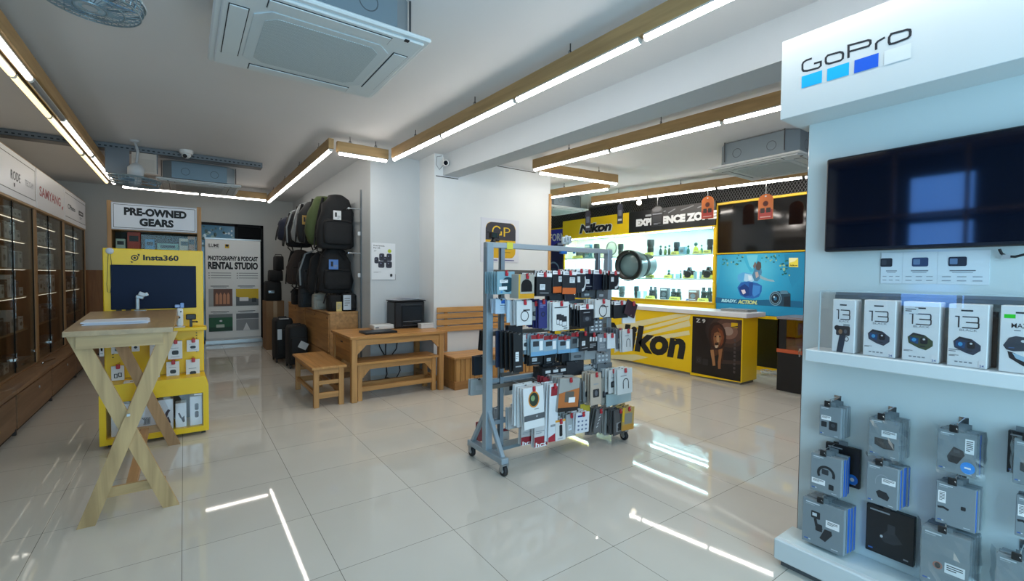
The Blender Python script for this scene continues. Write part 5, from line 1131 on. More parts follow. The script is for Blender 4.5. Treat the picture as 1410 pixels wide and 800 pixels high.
for x, y in ((776, 331.5), (780, 329.5), (784, 330.5)): MB().puff([(g(x, y).z-.028+.06*a, .016*b, .016*b, 0, 0) for a, b in ((0, .7), (.1, 1), (.8, 1), (1, .6))], cl, 14, 2.5, (g(x, y).x, RY, 0)).box((g(x, y).x-.004, RY-.018, g(x, y).z-.01), (g(x, y).x+.004, RY-.015, g(x, y).z+.02), M('#6f7578', .3)).build('clear_pod', t)
MB().tube([g(776, 341), g(779, 336), g(783, 336)], .008, M('#8d9498', .3), 8).build('arm', t)
# ================================================================== YELLOW COUNTER
CX = 5.83
t = thing('counter', 'yellow service counter with large black lettering and a white top', 'counter', (6.02, 4.9, 0))
cy0, cy1, cx1 = 3.035, 6.7, 6.22; zt = .875
b = MB().box((CX, cy0, .035), (cx1, cy1, zt), YELK, .004).box((CX+.03, cy0+.03, 0), (cx1-.03, cy1-.03, .035), M('#8f8f8a', .5))
F = Face(b, (CX, cy1, zt), (0, -1, 0), cy1-cy0, zt-.035, N=(-1, 0, 0)); wh = M('#e9dfae', .4)
def ry(pts): F.ppoly(pts, wh)
F.k = 2
ry([(846, 458), (951, 433), (933, 432), (846, 448)]); ry([(846, 466), (880, 457), (949, 440), (951, 434), (846, 462)])
ry([(846, 478), (874, 466), (951, 449), (949, 441), (846, 472)]); ry([(846, 486), (880, 472), (950, 461), (949, 455), (873, 468), (846, 480)])
ry([(840, 494), (840, 489), (875, 488), (893, 492), (870, 497), (855, 495)])
F.k = 4
F.pt('Nikon', (837, 457), (945, 503), INK, .035, .12) if False else None
# lettering follows the counter, so its box is taken on the counter face
(u0, _), (u1, _) = F.px(836, 480), F.px(944, 480)
F.t('Nikon', u0, .30, u1, .80, INK, .045, .16)
# framed dark picture
F.ppoly([(951.5, 433.5), (1023, 440), (1021, 527), (950.5, 516)], YELK)
pic = [(954, 435), (1022, 441), (1019.5, 525), (952, 513)]
qa, qb, qc, qd = [F.px(*q) for q in pic]
dkp = M('#1b1719', .3)
U0, V0, U1, V1 = qa[0], (qa[1]+qb[1])/2, qb[0], (qc[1]+qd[1])/2
F.r(U0, V0, U1, V1, dkp)
def pu(u, v): return (U0+(U1-U0)*u, V0+(V1-V0)*v)
def pp(pts, m): F.poly([pu(min(1, max(0, a_)), min(1, max(0, b_))) for a_, b_ in pts], m)
for rr, c in ((.42, '#2a2122'), (.34, '#3c2c29'), (.26, '#553b33'), (.17, '#7b5a4d'), (.09, '#9a8379')):
    pp([(.74+rr*1.1*math.cos(2*PI*i/40), .20+rr*.8*math.sin(2*PI*i/40)) for i in range(40)], M(c, .35))
pp([(0, .74), (.3, .70), (.7, .67), (1, .64), (1, 1), (0, 1)], M('#171415', .35)); pp([(.55, .70), (1, .66), (1, .72), (.6, .76)], M('#3a2a26', .4))
zc = lambda x, y: (830+x/4.862, 400+y/4.862)
def lp(pts, c): F.ppoly([zc(*q) for q in pts], M(c, .45))
lp([(745, 330), (790, 300), (818, 345), (812, 400), (800, 430), (735, 430), (722, 390)], '#3a2016')
lp([(712, 262), (722, 228), (745, 214), (775, 214), (803, 232), (820, 262), (828, 300), (826, 340), (812, 372), (790, 392), (768, 396), (745, 388), (726, 374), (714, 345), (708, 300)], '#2a140d')
lp([(728, 270), (748, 236), (780, 228), (806, 256), (816, 300), (812, 346), (792, 380), (764, 386), (738, 366), (726, 320)], '#4a2413')
lp([(770, 248), (800, 268), (814, 310), (806, 352), (790, 374), (792, 320), (782, 280)], '#7a3d1d')
lp([(748, 286), (770, 276), (792, 290), (798, 322), (788, 352), (776, 380), (756, 384), (746, 356), (742, 318)], '#8a5a38')
lp([(764, 300), (780, 300), (782, 345), (768, 350), (762, 330)], '#b08860'); lp([(750, 306), (762, 302), (760, 312), (752, 314)], '#1c100b'); lp([(780, 302), (792, 306), (790, 314), (780, 312)], '#1c100b'); lp([(752, 350), (774, 346), (778, 362), (764, 370), (752, 362)], '#2c1a12'); lp([(750, 368), (776, 366), (768, 384), (756, 384)], '#c9b49a')
lp([(722, 398), (744, 396), (750, 440), (754, 480), (756, 502), (738, 504), (734, 470), (726, 430)], '#a8764c')
lp([(776, 396), (804, 388), (800, 430), (792, 470), (790, 512), (792, 524), (774, 524), (772, 480), (778, 440)], '#94623c')
lp([(744, 398), (776, 398), (772, 430), (750, 440)], '#54301c'); lp([(800, 410), (812, 400), (808, 460), (798, 490), (794, 470)], '#3f2415')
F.t('Z 9', *pu(.08, .035), *pu(.28, .105), M('#c9cdd0', .4), .02); F.r(*pu(.80, .055), *pu(.925, .135), M('#d9b00f', .4)); pp([(.80, .125), (.925, .10), (.925, .12), (.8, .135)], INK)
for q in range(9): F.r(*pu(.86, .32+.065*q), *pu(.90, .36+.065*q), M('#4a4244', .4)); F.k -= .2
F.rr(*pu(.1, .70), *pu(.22, .82), M('#2c292c', .3), .01); F.rr(*pu(.24, .72), *pu(.36, .83), M('#2c292c', .3), .01); F.ring(*pu(.16, .76), .03*(U1-U0), M('#55525a', .3), .2)
b.build('body', t)
MB().box((CX-.03, cy0-.06, zt), (cx1+.08, cy1, zt+.06), M('#e3e6ea', .3), .006).build('countertop', t)
t = thing('laptop', 'closed silver laptop on the white countertop below the underwater picture', 'laptop', (6.1, 3.35, zt+.06)); a = ax(1003, 424, 6.2); c = ax(1040, 427, 6.2)
MB().box((6.0, c.y, zt+.062), (6.25, a.y, zt+.075), M('#b9bec0', .35, .5), .003).build('base', t); MB().box((6.0, c.y, zt+.076), (6.25, a.y, zt+.092), M('#a3a9ac', .3, .6), .004).build('lid', t)

# ================================================================== BACK WALL DISPLAY: LIT SHELVES, SIGNS, SCREENS
SX, SB = 7.0, 7.36
ya, yb = 7.78, 4.12      # left and right ends
zs = [.985, 1.372, 1.79]
t = thing('lit_shelf_cabinet', 'yellow framed display cabinet with three lit white shelves behind the counter', 'cabinet', (7.2, 5.95, 0))
f = MB(); f.box((SX, yb, 0), (SB, ya, .955), YEL).box((SX-.01, yb, .945), (SB, ya, .985), M('#d8a80a', .4)).box((SX, yb, .985), (SB, yb+.04, 2.23), YEL).box((SX, ya-.04, .985), (SB, ya, 2.23), YEL); f.build('frame', t)
MB().box((SX+.02, yb+.0401, .986), (SB-.02, yb+.046, 2.22), M('#e9f1f2', .5)).box((SX+.02, ya-.046, .986), (SB-.02, ya-.0401, 2.22), M('#e9f1f2', .5)).box((SX+.02, yb+.046, .985), (SB-.02, ya-.046, .988), M('#e3ebec', .5)).build('liner', t)
MB().box((SB-.02, yb+.04, .985), (SB, ya-.04, 2.23), M('#e9f1f2', .5)).build('back_panel', t)
for z in zs[1:]: MB().box((SX+.02, yb+.04, z-.03), (SB-.02, ya-.04, z), M('#dfe9ea', .35), .002).build('shelf', t)
for z in (zs[1]-.031, zs[2]-.031, 2.215): MB().box((SX+.05, yb+.08, z-.008), (SX+.075, ya-.08, z), glow('#d4f6ff', 42)).build('light_strip', t)
for z in (zs[1]-.031, zs[2]-.031): MB().box((SX+.26, yb+.08, z-.006), (SX+.28, ya-.08, z), glow('#d4f6ff', 16)).build('light_strip', t)
gd = glassy('#f3fbfb', .05, face=.02)
for k in range(4):
    y0 = yb+.04+(ya-yb-.08)*k/4; y1 = yb+.04+(ya-yb-.08)*(k+1)/4
    MB().box((SX+.006+.007*(k % 2), y0+.004, .99), (SX+.010+.007*(k % 2), y1-.004, 2.22), gd).build('glass_door', t)
# sign band
s = MB(); ym = ax(866, 294, SX-.03).y
s.box((SX-.03, ym, 2.235), (SB, ya, 2.63), YEL, .003); F = Face(s, (SX-.03, ya, 2.63), (0, -1, 0), ya-ym, .395, N=(-1, 0, 0))
(u0, v0), (u1, v1) = F.px(798, 313), F.px(842, 313)
F.t('Nikon', u0-.012, .28, u1+.012, .83, PAPER, .095, .22); F.k += 1; F.t('Nikon', u0, .31, u1, .80, INK, .05, .22)
s.box((SX-.028, yb, 2.225), (SX, ya, 2.24), YEL)
s.build('sign_band', t)
s = MB().box((SX-.03, yb, 2.235), (SB, ym, 2.63), M('#15171a', .35), .003); F = Face(s, (SX-.03, ym, 2.63), (0, -1, 0), ym-yb, .395, N=(-1, 0, 0)); wt = M('#e9ebee', .4)
(u0, _), (u1, _) = F.px(876, 303), F.px(984, 295)
F.t('EXPERIENCE ZONE', u0, .38, u1+.02, .74, wt, .075); F.r(u0+.12, .22, u0+.2, .31, M('#a9acb2', .4))
for a, bq in (((.34, .24), (.47, .16)), ((.50, .26), (.58, .12)), ((.64, .22), (.78, .08)), ((.82, .2), (.9, .1))): F.line([a, bq], .018, M('#7d8186', .4))
s.build('sign_band', t)
for px_ in (846, 853, 880, 889, 981): q = ax(px_, 321, SX-.005); MB().box((SX-.012, q.y-.012, 2.19), (SX+.004, q.y+.012, 2.225), STEEL).build('hinge', t)

def shelf_item(kind, px_, tier, label, grp, col='#22282b', w_=None, h_=None, X=7.12):
    z = zs[tier]; x0, y0, x1 = px_
    a, c = ax(x0, 380, X), ax(x1, 380, X); W = a.y-c.y; Y = (a.y+c.y)/2; top = ax((x0+x1)/2, y0, X).z; h = max(.04, top-z)
    o = MB(); m = M(col, .4)
    nm, cat = {'lens': ('camera_lens', 'lens'), 'bino': ('binoculars', 'binoculars'), 'cam': ('camera', 'camera'), 'box': ('product_box', 'box'), 'sign': ('price_sign', 'sign'), 'fig': ('figurine', 'figurine'), 'ring': ('ring_light', 'light'), 'stand': ('glass_stand', 'stand')}[kind]
    if kind == 'sign':
        Xs = 7.03; a, c = ax(x0, 400, Xs), ax(x1, 400, Xs); Y = (a.y+c.y)/2
        o.prism([(Xs, a.y, z+.002), (Xs+.03, a.y, z+.06), (Xs+.05, a.y, z+.002)], (0, c.y-a.y, 0), M(col, .5))
        F = Face(o, (Xs+.03, a.y, z+.06), (0, -1, 0), a.y-c.y, .0645, N=(-.89, 0, .46), V=(-.46, 0, -.89)); F.t('Nikon', .12, .3, .75, .75, INK, .03, .15)
        return tag(o.build(nm, None, (Xs+.025, Y, z)), label, cat, grp)
    t = None
    if kind == 'lens':
        r = W/2
        t = thing(nm, label, cat, (X, Y, z), grp)
        MB().lathe([(r*.72, .001), (r*.78, .02), (r*.78, h*.2), (r*.86, h*.22), (r*.86, h*.5), (r*.8, h*.52), (r*.95, h*.62), (r, h*.66), (r, h*.92), (r*.93, h)], (X, Y, z), (0, 0, 1), m, 18).build('barrel', t)
        MB().lathe([(r*.87, h*.3), (r*.89, h*.31), (r*.89, h*.45), (r*.87, h*.46)], (X, Y, z), (0, 0, 1), M('#101214', .6), 18).build('grip_ring', t); MB().lathe([(r*.8, h), (r*.8, h+.001)], (X, Y, z), (0, 0, 1), M('#0a0d14', .1), 16).build('front_glass', t)
    elif kind == 'bino':
        t = thing(nm, label, cat, (X, Y, z), grp)
        for sgn in (-1, 1):
            r = W*.24; yy = Y+sgn*W*.27
            MB().lathe([(r*.95, .001), (r*1.0, .02), (r*.95, h*.35), (r*.75, h*.55), (r*.9, h*.62), (r*.9, h*.72), (r*.6, h*.76), (r*.62, h)], (X, yy, z), (0, 0, 1), m, 14).build('barrel', t)
        MB().box((X-.02, Y-W*.12, z+h*.45), (X+.02, Y+W*.12, z+h*.68), m, .006).lathe([(.012, 0), (.012, h*.3)], (X, Y, z+h*.42), (0, 0, 1), M('#0f1012', .5), 10).build('bridge', t)
    elif kind == 'cam':
        t = thing(nm, label, cat, (X, Y, z), grp)
        MB().box((X-.03, Y-W/2, z+.001), (X+.04, Y+W/2, z+h*.72), m, .01).prism([(X-.03, Y+W*.18, z+h*.72), (X-.03, Y+W*.10, z+h), (X-.03, Y-W*.10, z+h), (X-.03, Y-W*.18, z+h*.72)], (.06, 0, 0), m).box((X-.06, Y+W*.3, z+.001), (X-.02, Y+W/2, z+h*.75), m, .01).build('body', t)
        MB().lathe([(h*.30, 0), (h*.32, .01), (h*.32, .05), (h*.26, .06), (h*.26, .052)], (X-.03, Y-W*.05, z+h*.36), (-1, 0, 0), M('#121416', .35), 16).build('lens', t)
    elif kind == 'box':
        o.box((X-.03, Y-W/2, z+.001), (X+.05, Y+W/2, z+h), m, .003); F = Face(o, (X-.03, Y+W/2, z+h), (0, -1, 0), W, h, N=(-1, 0, 0)); F.r(.1, .08, .9, .22, M('#d0d4d8', .4)); F.e(.5, .55, .3, .2, M('#75808c', .4), 14); F.r(.1, .82, .8, .88, M('#c3c7ca', .4))
    elif kind == 'fig':
        t = thing(nm, label, cat, (X, Y, z), grp); r = W/2
        MB().lathe([(r*.9, .001), (r*.95, .008), (r*.5, .014)], (X, Y, z), (0, 0, 1), M('#22352c', .4), 12).build('base', t)
        MB().lathe([(r*.5, .014), (r*.75, h*.25), (r*.6, h*.5), (r*.28, h*.62), (r*.25, h*.66)], (X, Y, z), (0, 0, 1), m, 12).ball((X, Y-r*.5, z+h*.4), r*.3, m, 8, (1, 1, 2)).build('body', t)
        MB().ball((X, Y, z+h*.82), min(r*.55, h*.18), M('#2c6a5c', .4), 10).build('head', t)
    elif kind == 'ring':
        t = thing(nm, label, cat, (X, Y, z), grp); r = h*.42
        MB().tube([(X, Y+r*math.cos(a), z+h-r+r*math.sin(a)) for a in [2*PI*k/24 for k in range(24)]], .014, M('#6f777b', .4), 8, True).build('ring', t); MB().lathe([(.05, 0.001), (.05, .01), (.01, .014), (.01, h-2*r)], (X, Y, z), (0, 0, 1), M('#5f676b', .4), 12).build('foot', t)
        MB().lathe([(r*.8, -.004), (r*.8, .004)], (X, Y, z+h-r), (1, 0, 0), M('#d3dadb', .4), 20).build('disc', t)
    else:
        o.box((X-.05, Y-W/2, z+h-.006), (X+.05, Y+W/2, z+h), M('#a9c0c6', .1)).box((X-.05, Y-W/2, z+.001), (X+.05, Y-W/2+.006, z+h), M('#a9c0c6', .1)).box((X-.05, Y+W/2-.006, z+.001), (X+.05, Y+W/2, z+h), M('#a9c0c6', .1))
    return t if t is not None else tag(o.build(nm, None, (X, Y, z)), label, cat, grp)
T0, T1, T2 = 'lowest lit shelf', 'middle lit shelf', 'top lit shelf'
GT = ['goods on the lowest lit shelf', 'goods on the middle lit shelf', 'goods on the top lit shelf']
SL = [
 ('lens', (874, 394, 879.5), 0, 'dark zoom lens standing right of the giant lens on the ' + T0, '#1f272a'),
 ('stand', (880, 401, 889), 0, 'clear low stand beside the dark zoom lens on the ' + T0, '#aaaaaa'),
 ('bino', (894.5, 394.5, 905), 0, 'slim pair of binoculars, leftmost on the ' + T0, '#232b30'),
 ('box', (910.5, 396.5, 921), 0, 'dark blue grey boxed item between two binoculars on the ' + T0, '#3a424e'),
 ('bino', (924.5, 397.5, 938.5), 0, 'squat pair of binoculars in the middle of the ' + T0, '#20302f'),
 ('box', (950, 399, 962), 0, 'brown and red boxed item on the ' + T0, '#7c5348'),
 ('bino', (966, 396, 981), 0, 'large pair of binoculars at the right end of the ' + T0, '#243234'),
 ('fig', (944.5, 411, 949), 0, 'tiny violet bottle beside the brown boxed item on the ' + T0, '#4b4d8e'),
 ('lens', (853, 394, 860), 0, 'grey green lens in front of the giant lens on the ' + T0, '#3a474a'),
 ('fig', (918, 371, 924), 1, 'small round black lens cap pot alone on the ' + T1, '#1a1d20'),
 ('fig', (935.5, 371, 939), 1, 'tiny green figurine on the ' + T1, '#3f7a5a'),
 ('stand', (925, 377, 933), 1, 'low clear stand on the ' + T1, '#aaaaaa'),
 ('cam', (943, 368, 956), 1, 'black camera with a round top, left of two on the ' + T1, '#161819'),
 ('stand', (957, 374, 966), 1, 'low clear stand between the two cameras on the ' + T1, '#aaaaaa'),
 ('cam', (969, 367.5, 983), 1, 'black camera at the right end of the ' + T1, '#161819'),
 ('lens', (891, 330, 899), 2, 'long lens with a bronze band on the ' + T2, '#3b3a38'),
 ('fig', (906.5, 337, 911.5), 2, 'small dark green figurine, left of three on the ' + T2, '#24403c'),
 ('fig', (913, 338, 918), 2, 'small yellow green figurine, middle of three on the ' + T2, '#6f8a3a'),
 ('fig', (918.5, 336, 923), 2, 'small olive figurine, right of three on the ' + T2, '#4a5a38'),
 ('lens', (927.5, 333.5, 934.5), 2, 'flared dark lens in the right half of the ' + T2, '#2c3a40'),
 ('box', (935, 340, 943.5), 2, 'pale blue low box on the ' + T2, '#7fb4cc'),
 ('fig', (944.5, 337, 949.5), 2, 'teal figurine left of the yellow one on the ' + T2, '#2e7a6c'),
 ('fig', (953, 333.5, 961.5), 2, 'yellow figurine with a teal head on the ' + T2, '#c9c630'),
 ('fig', (963, 336, 967.5), 2, 'green figurine right of the yellow one on the ' + T2, '#3f8a6c'),
 ('lens', (973, 329.5, 980.5), 2, 'tall dark lens at the right end of the ' + T2, '#222b2e'),
 ('box', (794, 342, 806), 2, 'low dark boxed kit at the left of the ' + T2, '#4d585e'),
 ('box', (806, 336.5, 813), 2, 'blue boxed item at the left of the ' + T2, '#4a7f9c'),
 ('lens', (818, 336, 824), 2, 'dark green lens in the left half of the ' + T2, '#2b3b3c'),
 ('ring', (836, 333, 846.5), 2, 'round grey ring display in the left half of the ' + T2, '#777777'),
 ('lens', (851, 336, 857), 2, 'dark lens right of the ring display on the ' + T2, '#2b383a'),
]
for k, p, tr, lab, c in SL: shelf_item(k, p, tr, lab, GT[tr], c)
for tr, lst in ((0, ((888, 900), (921, 935), (960, 974))), (1, ((888, 899), (913, 923), (939, 953), (965, 980))), (2, ((787, 800), (886, 897), (922, 932), (952, 963), (966, 976)))):
    for i, (x0, x1) in enumerate(lst):
        shelf_item('sign', (x0, 0, x1), tr, ['first', 'second', 'third', 'fourth', 'fifth'][i] + ' small yellow price sign from the left along the ' + (T0, T1, T2)[tr], 'price signs on the ' + (T0, T1, T2)[tr], '#d9d25a')
# giant lens
t = thing('giant_lens', 'giant black display lens jutting out from the lit shelves', 'display lens', (6.7, 5.6, 1.6))
C = ax(866, 365.5, 6.42); D = V3((-1, -.12, -.03)).normalized(); R = .275; bm = M('#2c3435', .3); bk = M('#121415', .3)
def gl(prof, m, nm, n=40): return MB().lathe([(r*R, -d) for r, d in prof], C, D, m, n, True, False).build(nm, t)
gl([(.70, .62), (.72, .61), (.72, .40), (.78, .38), (.80, .36), (.80, .24), (.86, .22), (.93, .20), (.96, .03), (1.0, .02), (1.0, -.03), (.97, -.04), (.80, -.035), (.74, .02)], bm, 'barrel')
gl([(.97, -.0405), (.78, -.038), (.78, -.041), (.97, -.043)], bk, 'front_ring'); gl([(.735, .03), (.5, .0), (.25, -.012), (.001, -.016)], M('#5d777c', .06, spec=.8), 'front_glass')
gl([(.81, .35), (.815, .345), (.815, .26), (.81, .25)], M('#16191a', .7), 'grip_ring')
lb = MB(); Uv = V3((0, -1, 0)); F = Face(lb, C+D*.046+V3((0, R, R)), Uv, 2*R, 2*R, N=(-1, 0, 0)); F.t('NIKKOR', .42, .035, .58, .07, PAPER, .01); F.r(.33, .942, .67, .958, M('#c9cccf', .4)); lb.build('engraving', t)
MB().box((6.96, C.y-.09, 1.34), (7.06, C.y+.09, 1.371), M('#c9dadd', .3)).build('support', t)

# screens in a yellow frame
t = thing('screen_wall', 'yellow framed pair of stacked large screens, the lower showing an underwater picture', 'screens', (7.05, 3.45, 0))
y0, y1 = 2.775, 4.12; zf0, zf1, zm = .815, 2.565, 1.775
f = MB(); fy = M('#e0b80a', .4)
for a, bq in ((y0-.03, y0+.012), (y1-.012, y1)): f.box((7.0, a, zf0-.02), (7.12, bq, zf1+.02), fy, .003)
for a, bq in ((zf0-.03, zf0+.012), (zm-.012, zm+.012), (zf1-.012, zf1+.025)): f.box((7.0, y0-.03, a), (7.12, y1, bq), fy, .003)
f.build('frame', t)
MB().box((7.05, y0, 0.06), (7.4, y1, zf0-.03), M('#08090a', .3)).box((7.05, y0, 0), (7.4, y1, .06), YEL).build('lower_panel', t)
MB().box((7.03, y0+.01, zm+.012), (7.10, y1-.012, zf1-.012), M('#0b0c0e', .08), .004).build('upper_screen', t)
ls = MB().box((7.03, y0+.01, zf0+.012), (7.10, y1-.012, zm-.012), M('#0b0c0e', .2), .004)
F = Face(ls, (7.03, y1-.016, zm-.018), (0, -1, 0), y1-y0-.032, zm-zf0-.036, N=(-1, 0, 0)); E = .62
def G(h, e=None):
    m = glow(h, e or E, 'screen_picture'); b_ = m.node_tree.nodes['Principled BSDF']; b_.inputs['Base Color'].default_value = (.02, .02, .02, 1); b_.inputs['Roughness'].default_value = .3; b_.inputs['Specular IOR Level'].default_value = .2; return m
def grad():
    m = bpy.data.materials.new('underwater_picture'); m.use_nodes = True; nt = m.node_tree; bb_ = nt.nodes['Principled BSDF']; L = nt.links.new
    tc = nt.nodes.new('ShaderNodeTexCoord'); mp = nt.nodes.new('ShaderNodeMapping'); gr = nt.nodes.new('ShaderNodeTexGradient'); gr.gradient_type = 'SPHERICAL'
    mp.vector_type = 'TEXTURE'; mp.inputs['Location'].default_value = (-.02, .12, 1.52); mp.inputs['Scale'].default_value = (9, .95, .85)
    n = nt.nodes.new('ShaderNodeTexNoise'); n.inputs['Scale'].default_value = 3; n.inputs['Detail'].default_value = 3
    ma = nt.nodes.new('ShaderNodeMath'); ma.operation = 'MULTIPLY_ADD'; ma.inputs[1].default_value = .18; ad = nt.nodes.new('ShaderNodeMath'); ad.operation = 'ADD'; ad.inputs[1].default_value = -.09
    rp = nt.nodes.new('ShaderNodeValToRGB'); e = rp.color_ramp.elements; e[0].position = .1; e[0].color = (*hexc('#15799f'), 1); e[1].position = .85; e[1].color = (*hexc('#56c4de'), 1); k = e.new(.5); k.color = (*hexc('#2a9cc2'), 1)
    L(tc.outputs['Object'], mp.inputs[0]); L(mp.outputs[0], gr.inputs[0]); L(tc.outputs['Object'], n.inputs['Vector']); L(n.outputs['Fac'], ma.inputs[0]); L(gr.outputs['Fac'], ma.inputs[2]); L(ma.outputs[0], ad.inputs[0]); L(ad.outputs[0], rp.inputs[0])
    L(rp.outputs[0], bb_.inputs['Emission Color']); bb_.inputs['Emission Strength'].default_value = E; bb_.inputs['Base Color'].default_value = (.02, .02, .02, 1); bb_.inputs['Roughness'].default_value = .3; bb_.inputs['Specular IOR Level'].default_value = .2
    return m
F.r(0, 0, 1, 1, grad())
zv = lambda x, y: (980+x/4.704, 260+y/4.704)
def tp(pts, c, e=None): F.ppoly([zv(*q) for q in pts], G(c, e))
tp([(200, 432), (330, 428), (318, 470), (290, 530), (250, 540), (222, 490)], '#3fb6d6'); tp([(225, 430), (300, 428), (290, 470), (265, 520), (245, 500)], '#6fd0e4')
tp([(25, 432), (70, 430), (50, 560), (25, 640)], '#35a6c8'); tp([(470, 425), (590, 420), (590, 560), (520, 640), (480, 520)], '#1f86ac')
tp([(170, 556), (205, 540), (250, 548), (300, 560), (318, 596), (290, 612), (230, 618), (182, 608), (166, 585)], '#58aede'); tp([(215, 548), (262, 556), (285, 590), (250, 608), (208, 596)], '#a9d6ee'); tp([(236, 560), (258, 566), (262, 588), (240, 594)], '#d4ecf6')
tp([(166, 640), (190, 606), (240, 598), (300, 612), (326, 628), (324, 664), (306, 700), (268, 712), (220, 708), (186, 690)], '#2364ac'); tp([(176, 640), (214, 616), (244, 640), (248, 690), (214, 700), (186, 676)], '#123c80'); tp([(262, 622), (316, 630), (310, 676), (274, 700), (256, 664)], '#3b86cc'); tp([(190, 655), (214, 652), (222, 674), (204, 684)], '#d9cfd8'); tp([(240, 610), (270, 606), (262, 690), (244, 700)], '#174a92')
tp([(262, 560), (282, 510), (300, 482), (318, 500), (326, 540), (318, 575), (296, 600), (276, 596)], '#4b86a6'); tp([(284, 496), (300, 468), (320, 478), (322, 510), (308, 530), (290, 524)], '#54504e'); tp([(276, 520), (268, 500), (282, 470), (292, 490)], '#7a6c68')
tp([(312, 556), (334, 570), (366, 584), (400, 590), (410, 602), (382, 600), (342, 592), (312, 578)], '#8fb2bc'); tp([(282, 540), (300, 536), (306, 566), (288, 580)], '#b9aaa6')
r = random.Random(3)
for cx_, cy_, n_ in ((95, 478, 9), (150, 470, 8), (185, 448, 6), (350, 452, 5), (400, 455, 6), (420, 448, 5), (468, 500, 9), (485, 545, 9), (500, 460, 6)):
    for q in range(n_):
        F.k = 14; u_, v_ = F.px(*zv(cx_+r.uniform(-22, 22), cy_+r.uniform(-22, 22))); F.e(u_, v_, r.uniform(.006, .015), r.uniform(.008, .018), G(r.choice(['#23686a', '#1b545e', '#9fc08a', '#4f9a8a', '#2c7a70'])), 7)
F.k = 17
tp([(22, 700), (120, 712), (300, 720), (420, 716), (592, 730), (596, 772), (25, 738)], '#125c80')
tp([(503, 447), (563, 447), (563, 508), (503, 506)], '#e9d94e'); tp([(503, 447), (563, 447), (540, 470), (503, 480)], '#f6f0b0'); F.pt('Nikon', zv(508, 495), zv(558, 495), G('#22240f', .4), .02, .15) if False else None
(u0, v0), (u1, v1) = F.px(*zv(509, 491)), F.px(*zv(558, 501)); F.t('Nikon', u0, v0, u1, v1, G('#22240f', .3), .03, .15)
(u0, v0), (u1, v1) = F.px(*zv(66, 713)), F.px(*zv(165, 738)); F.t('READY.', u0, v0, u1, v1, G('#a5dbe6'), .05, .2)
(u0, v0), (u1, v1) = F.px(*zv(172, 718)), F.px(*zv(298, 750)); F.t('ACTION.', u0, v0, u1, v1, G('#c4cf86'), .05, .2)
tp([(396, 672), (430, 662), (444, 664), (462, 658), (492, 660), (500, 672), (514, 680), (514, 766), (400, 752)], '#24475a', .5); tp([(446, 664), (462, 658), (492, 660), (500, 680), (448, 682)], '#5d8aa0', .5); tp([(470, 700), (512, 696), (512, 764), (470, 762)], '#182c3a', .5)
u_, v_ = F.px(*zv(415, 710)); du = F.px(*zv(455, 710))[0]-u_; dv = F.px(*zv(415, 757))[1]-v_
for k_, c_ in ((1, '#6f9bb2'), (.88, '#1f3b4a'), (.74, '#7fa6b8'), (.66, '#1a2f3c'), (.44, '#0e1c28'), (.28, '#2f6f96')): F.e(u_, v_, du*k_, dv*k_, G(c_, .55), 28)
F.e(u_-du*.2, v_-dv*.2, du*.12, dv*.12, G('#c6e6f4'), 10)
ls.build('lower_screen', t)
# dark mesh above the displays
t = thing('mesh_screen', 'dark diamond wire mesh between the signs and the ceiling', 'mesh', (7.25, 5.0, 2.6)); mb = MB(); mm = M('#85888a', .5, .5)
h_ = CEIL-2.56
for k in range(150):
    y = 2.0+k*.046
    for s_ in (-1, 1):
        a = V3((7.30, y, 2.56)); c = V3((7.30, y+s_*h_*.62, CEIL)); mb.beam(a, c, .004, .006, mm, (1, 0, 0))
mb.build('wire_mesh', t); MB().box((7.29, 1.8, 2.545), (7.32, 8.7, 2.565), M('#3a3c3e', .5)).build('edge_bar', t)
# dark poster at the far left of the displays
p = MB(); a = ax(759, 309, 7.3); b = ax(779, 375, 7.3); p.box((7.30, b.y, 1.35), (7.36, a.y+.6, 2.52), M('#1c2350', .35)); F = Face(p, (7.30, a.y+.6, 2.52), (0, -1, 0), a.y+.6-b.y, 1.17, N=(-1, 0, 0))
F.poly([(.3, 0), (1, 0), (1, .2), (.5, .35), (.2, .2)], M('#3a3fc0', .35)); (u1, v1) = F.px(777.5, 331)
(u0, v0) = F.px(757, 322.5); F.t('FORM', u0, v0, u1, v1, PAPER, .03); F.r(F.px(768, 325)[0], v1+.04, u1, v1+.09, M('#b9bede', .4)); F.ring(u0+.25*(1-u0), .86, .2, M('#7f9fb8', .3), .15); F.e(u0+.25*(1-u0), .86, .11, .07, M('#2f4664', .3))
tag(p.build('wall_poster', None, (7.33, (b.y+a.y+.6)/2, 1.35)), 'dark blue poster with white capitals left of the lit shelves', 'poster')
tag(MB().box((7.29, ya+.0, 2.52), (7.38, 8.7, 2.56), YEL).box((7.29, ya, 1.3), (7.38, b.y-.01, 2.52), YEL).build('poster_frame', None, (7.33, 8.2, 1.3)), 'yellow frame around the dark blue poster left of the lit shelves', 'frame')

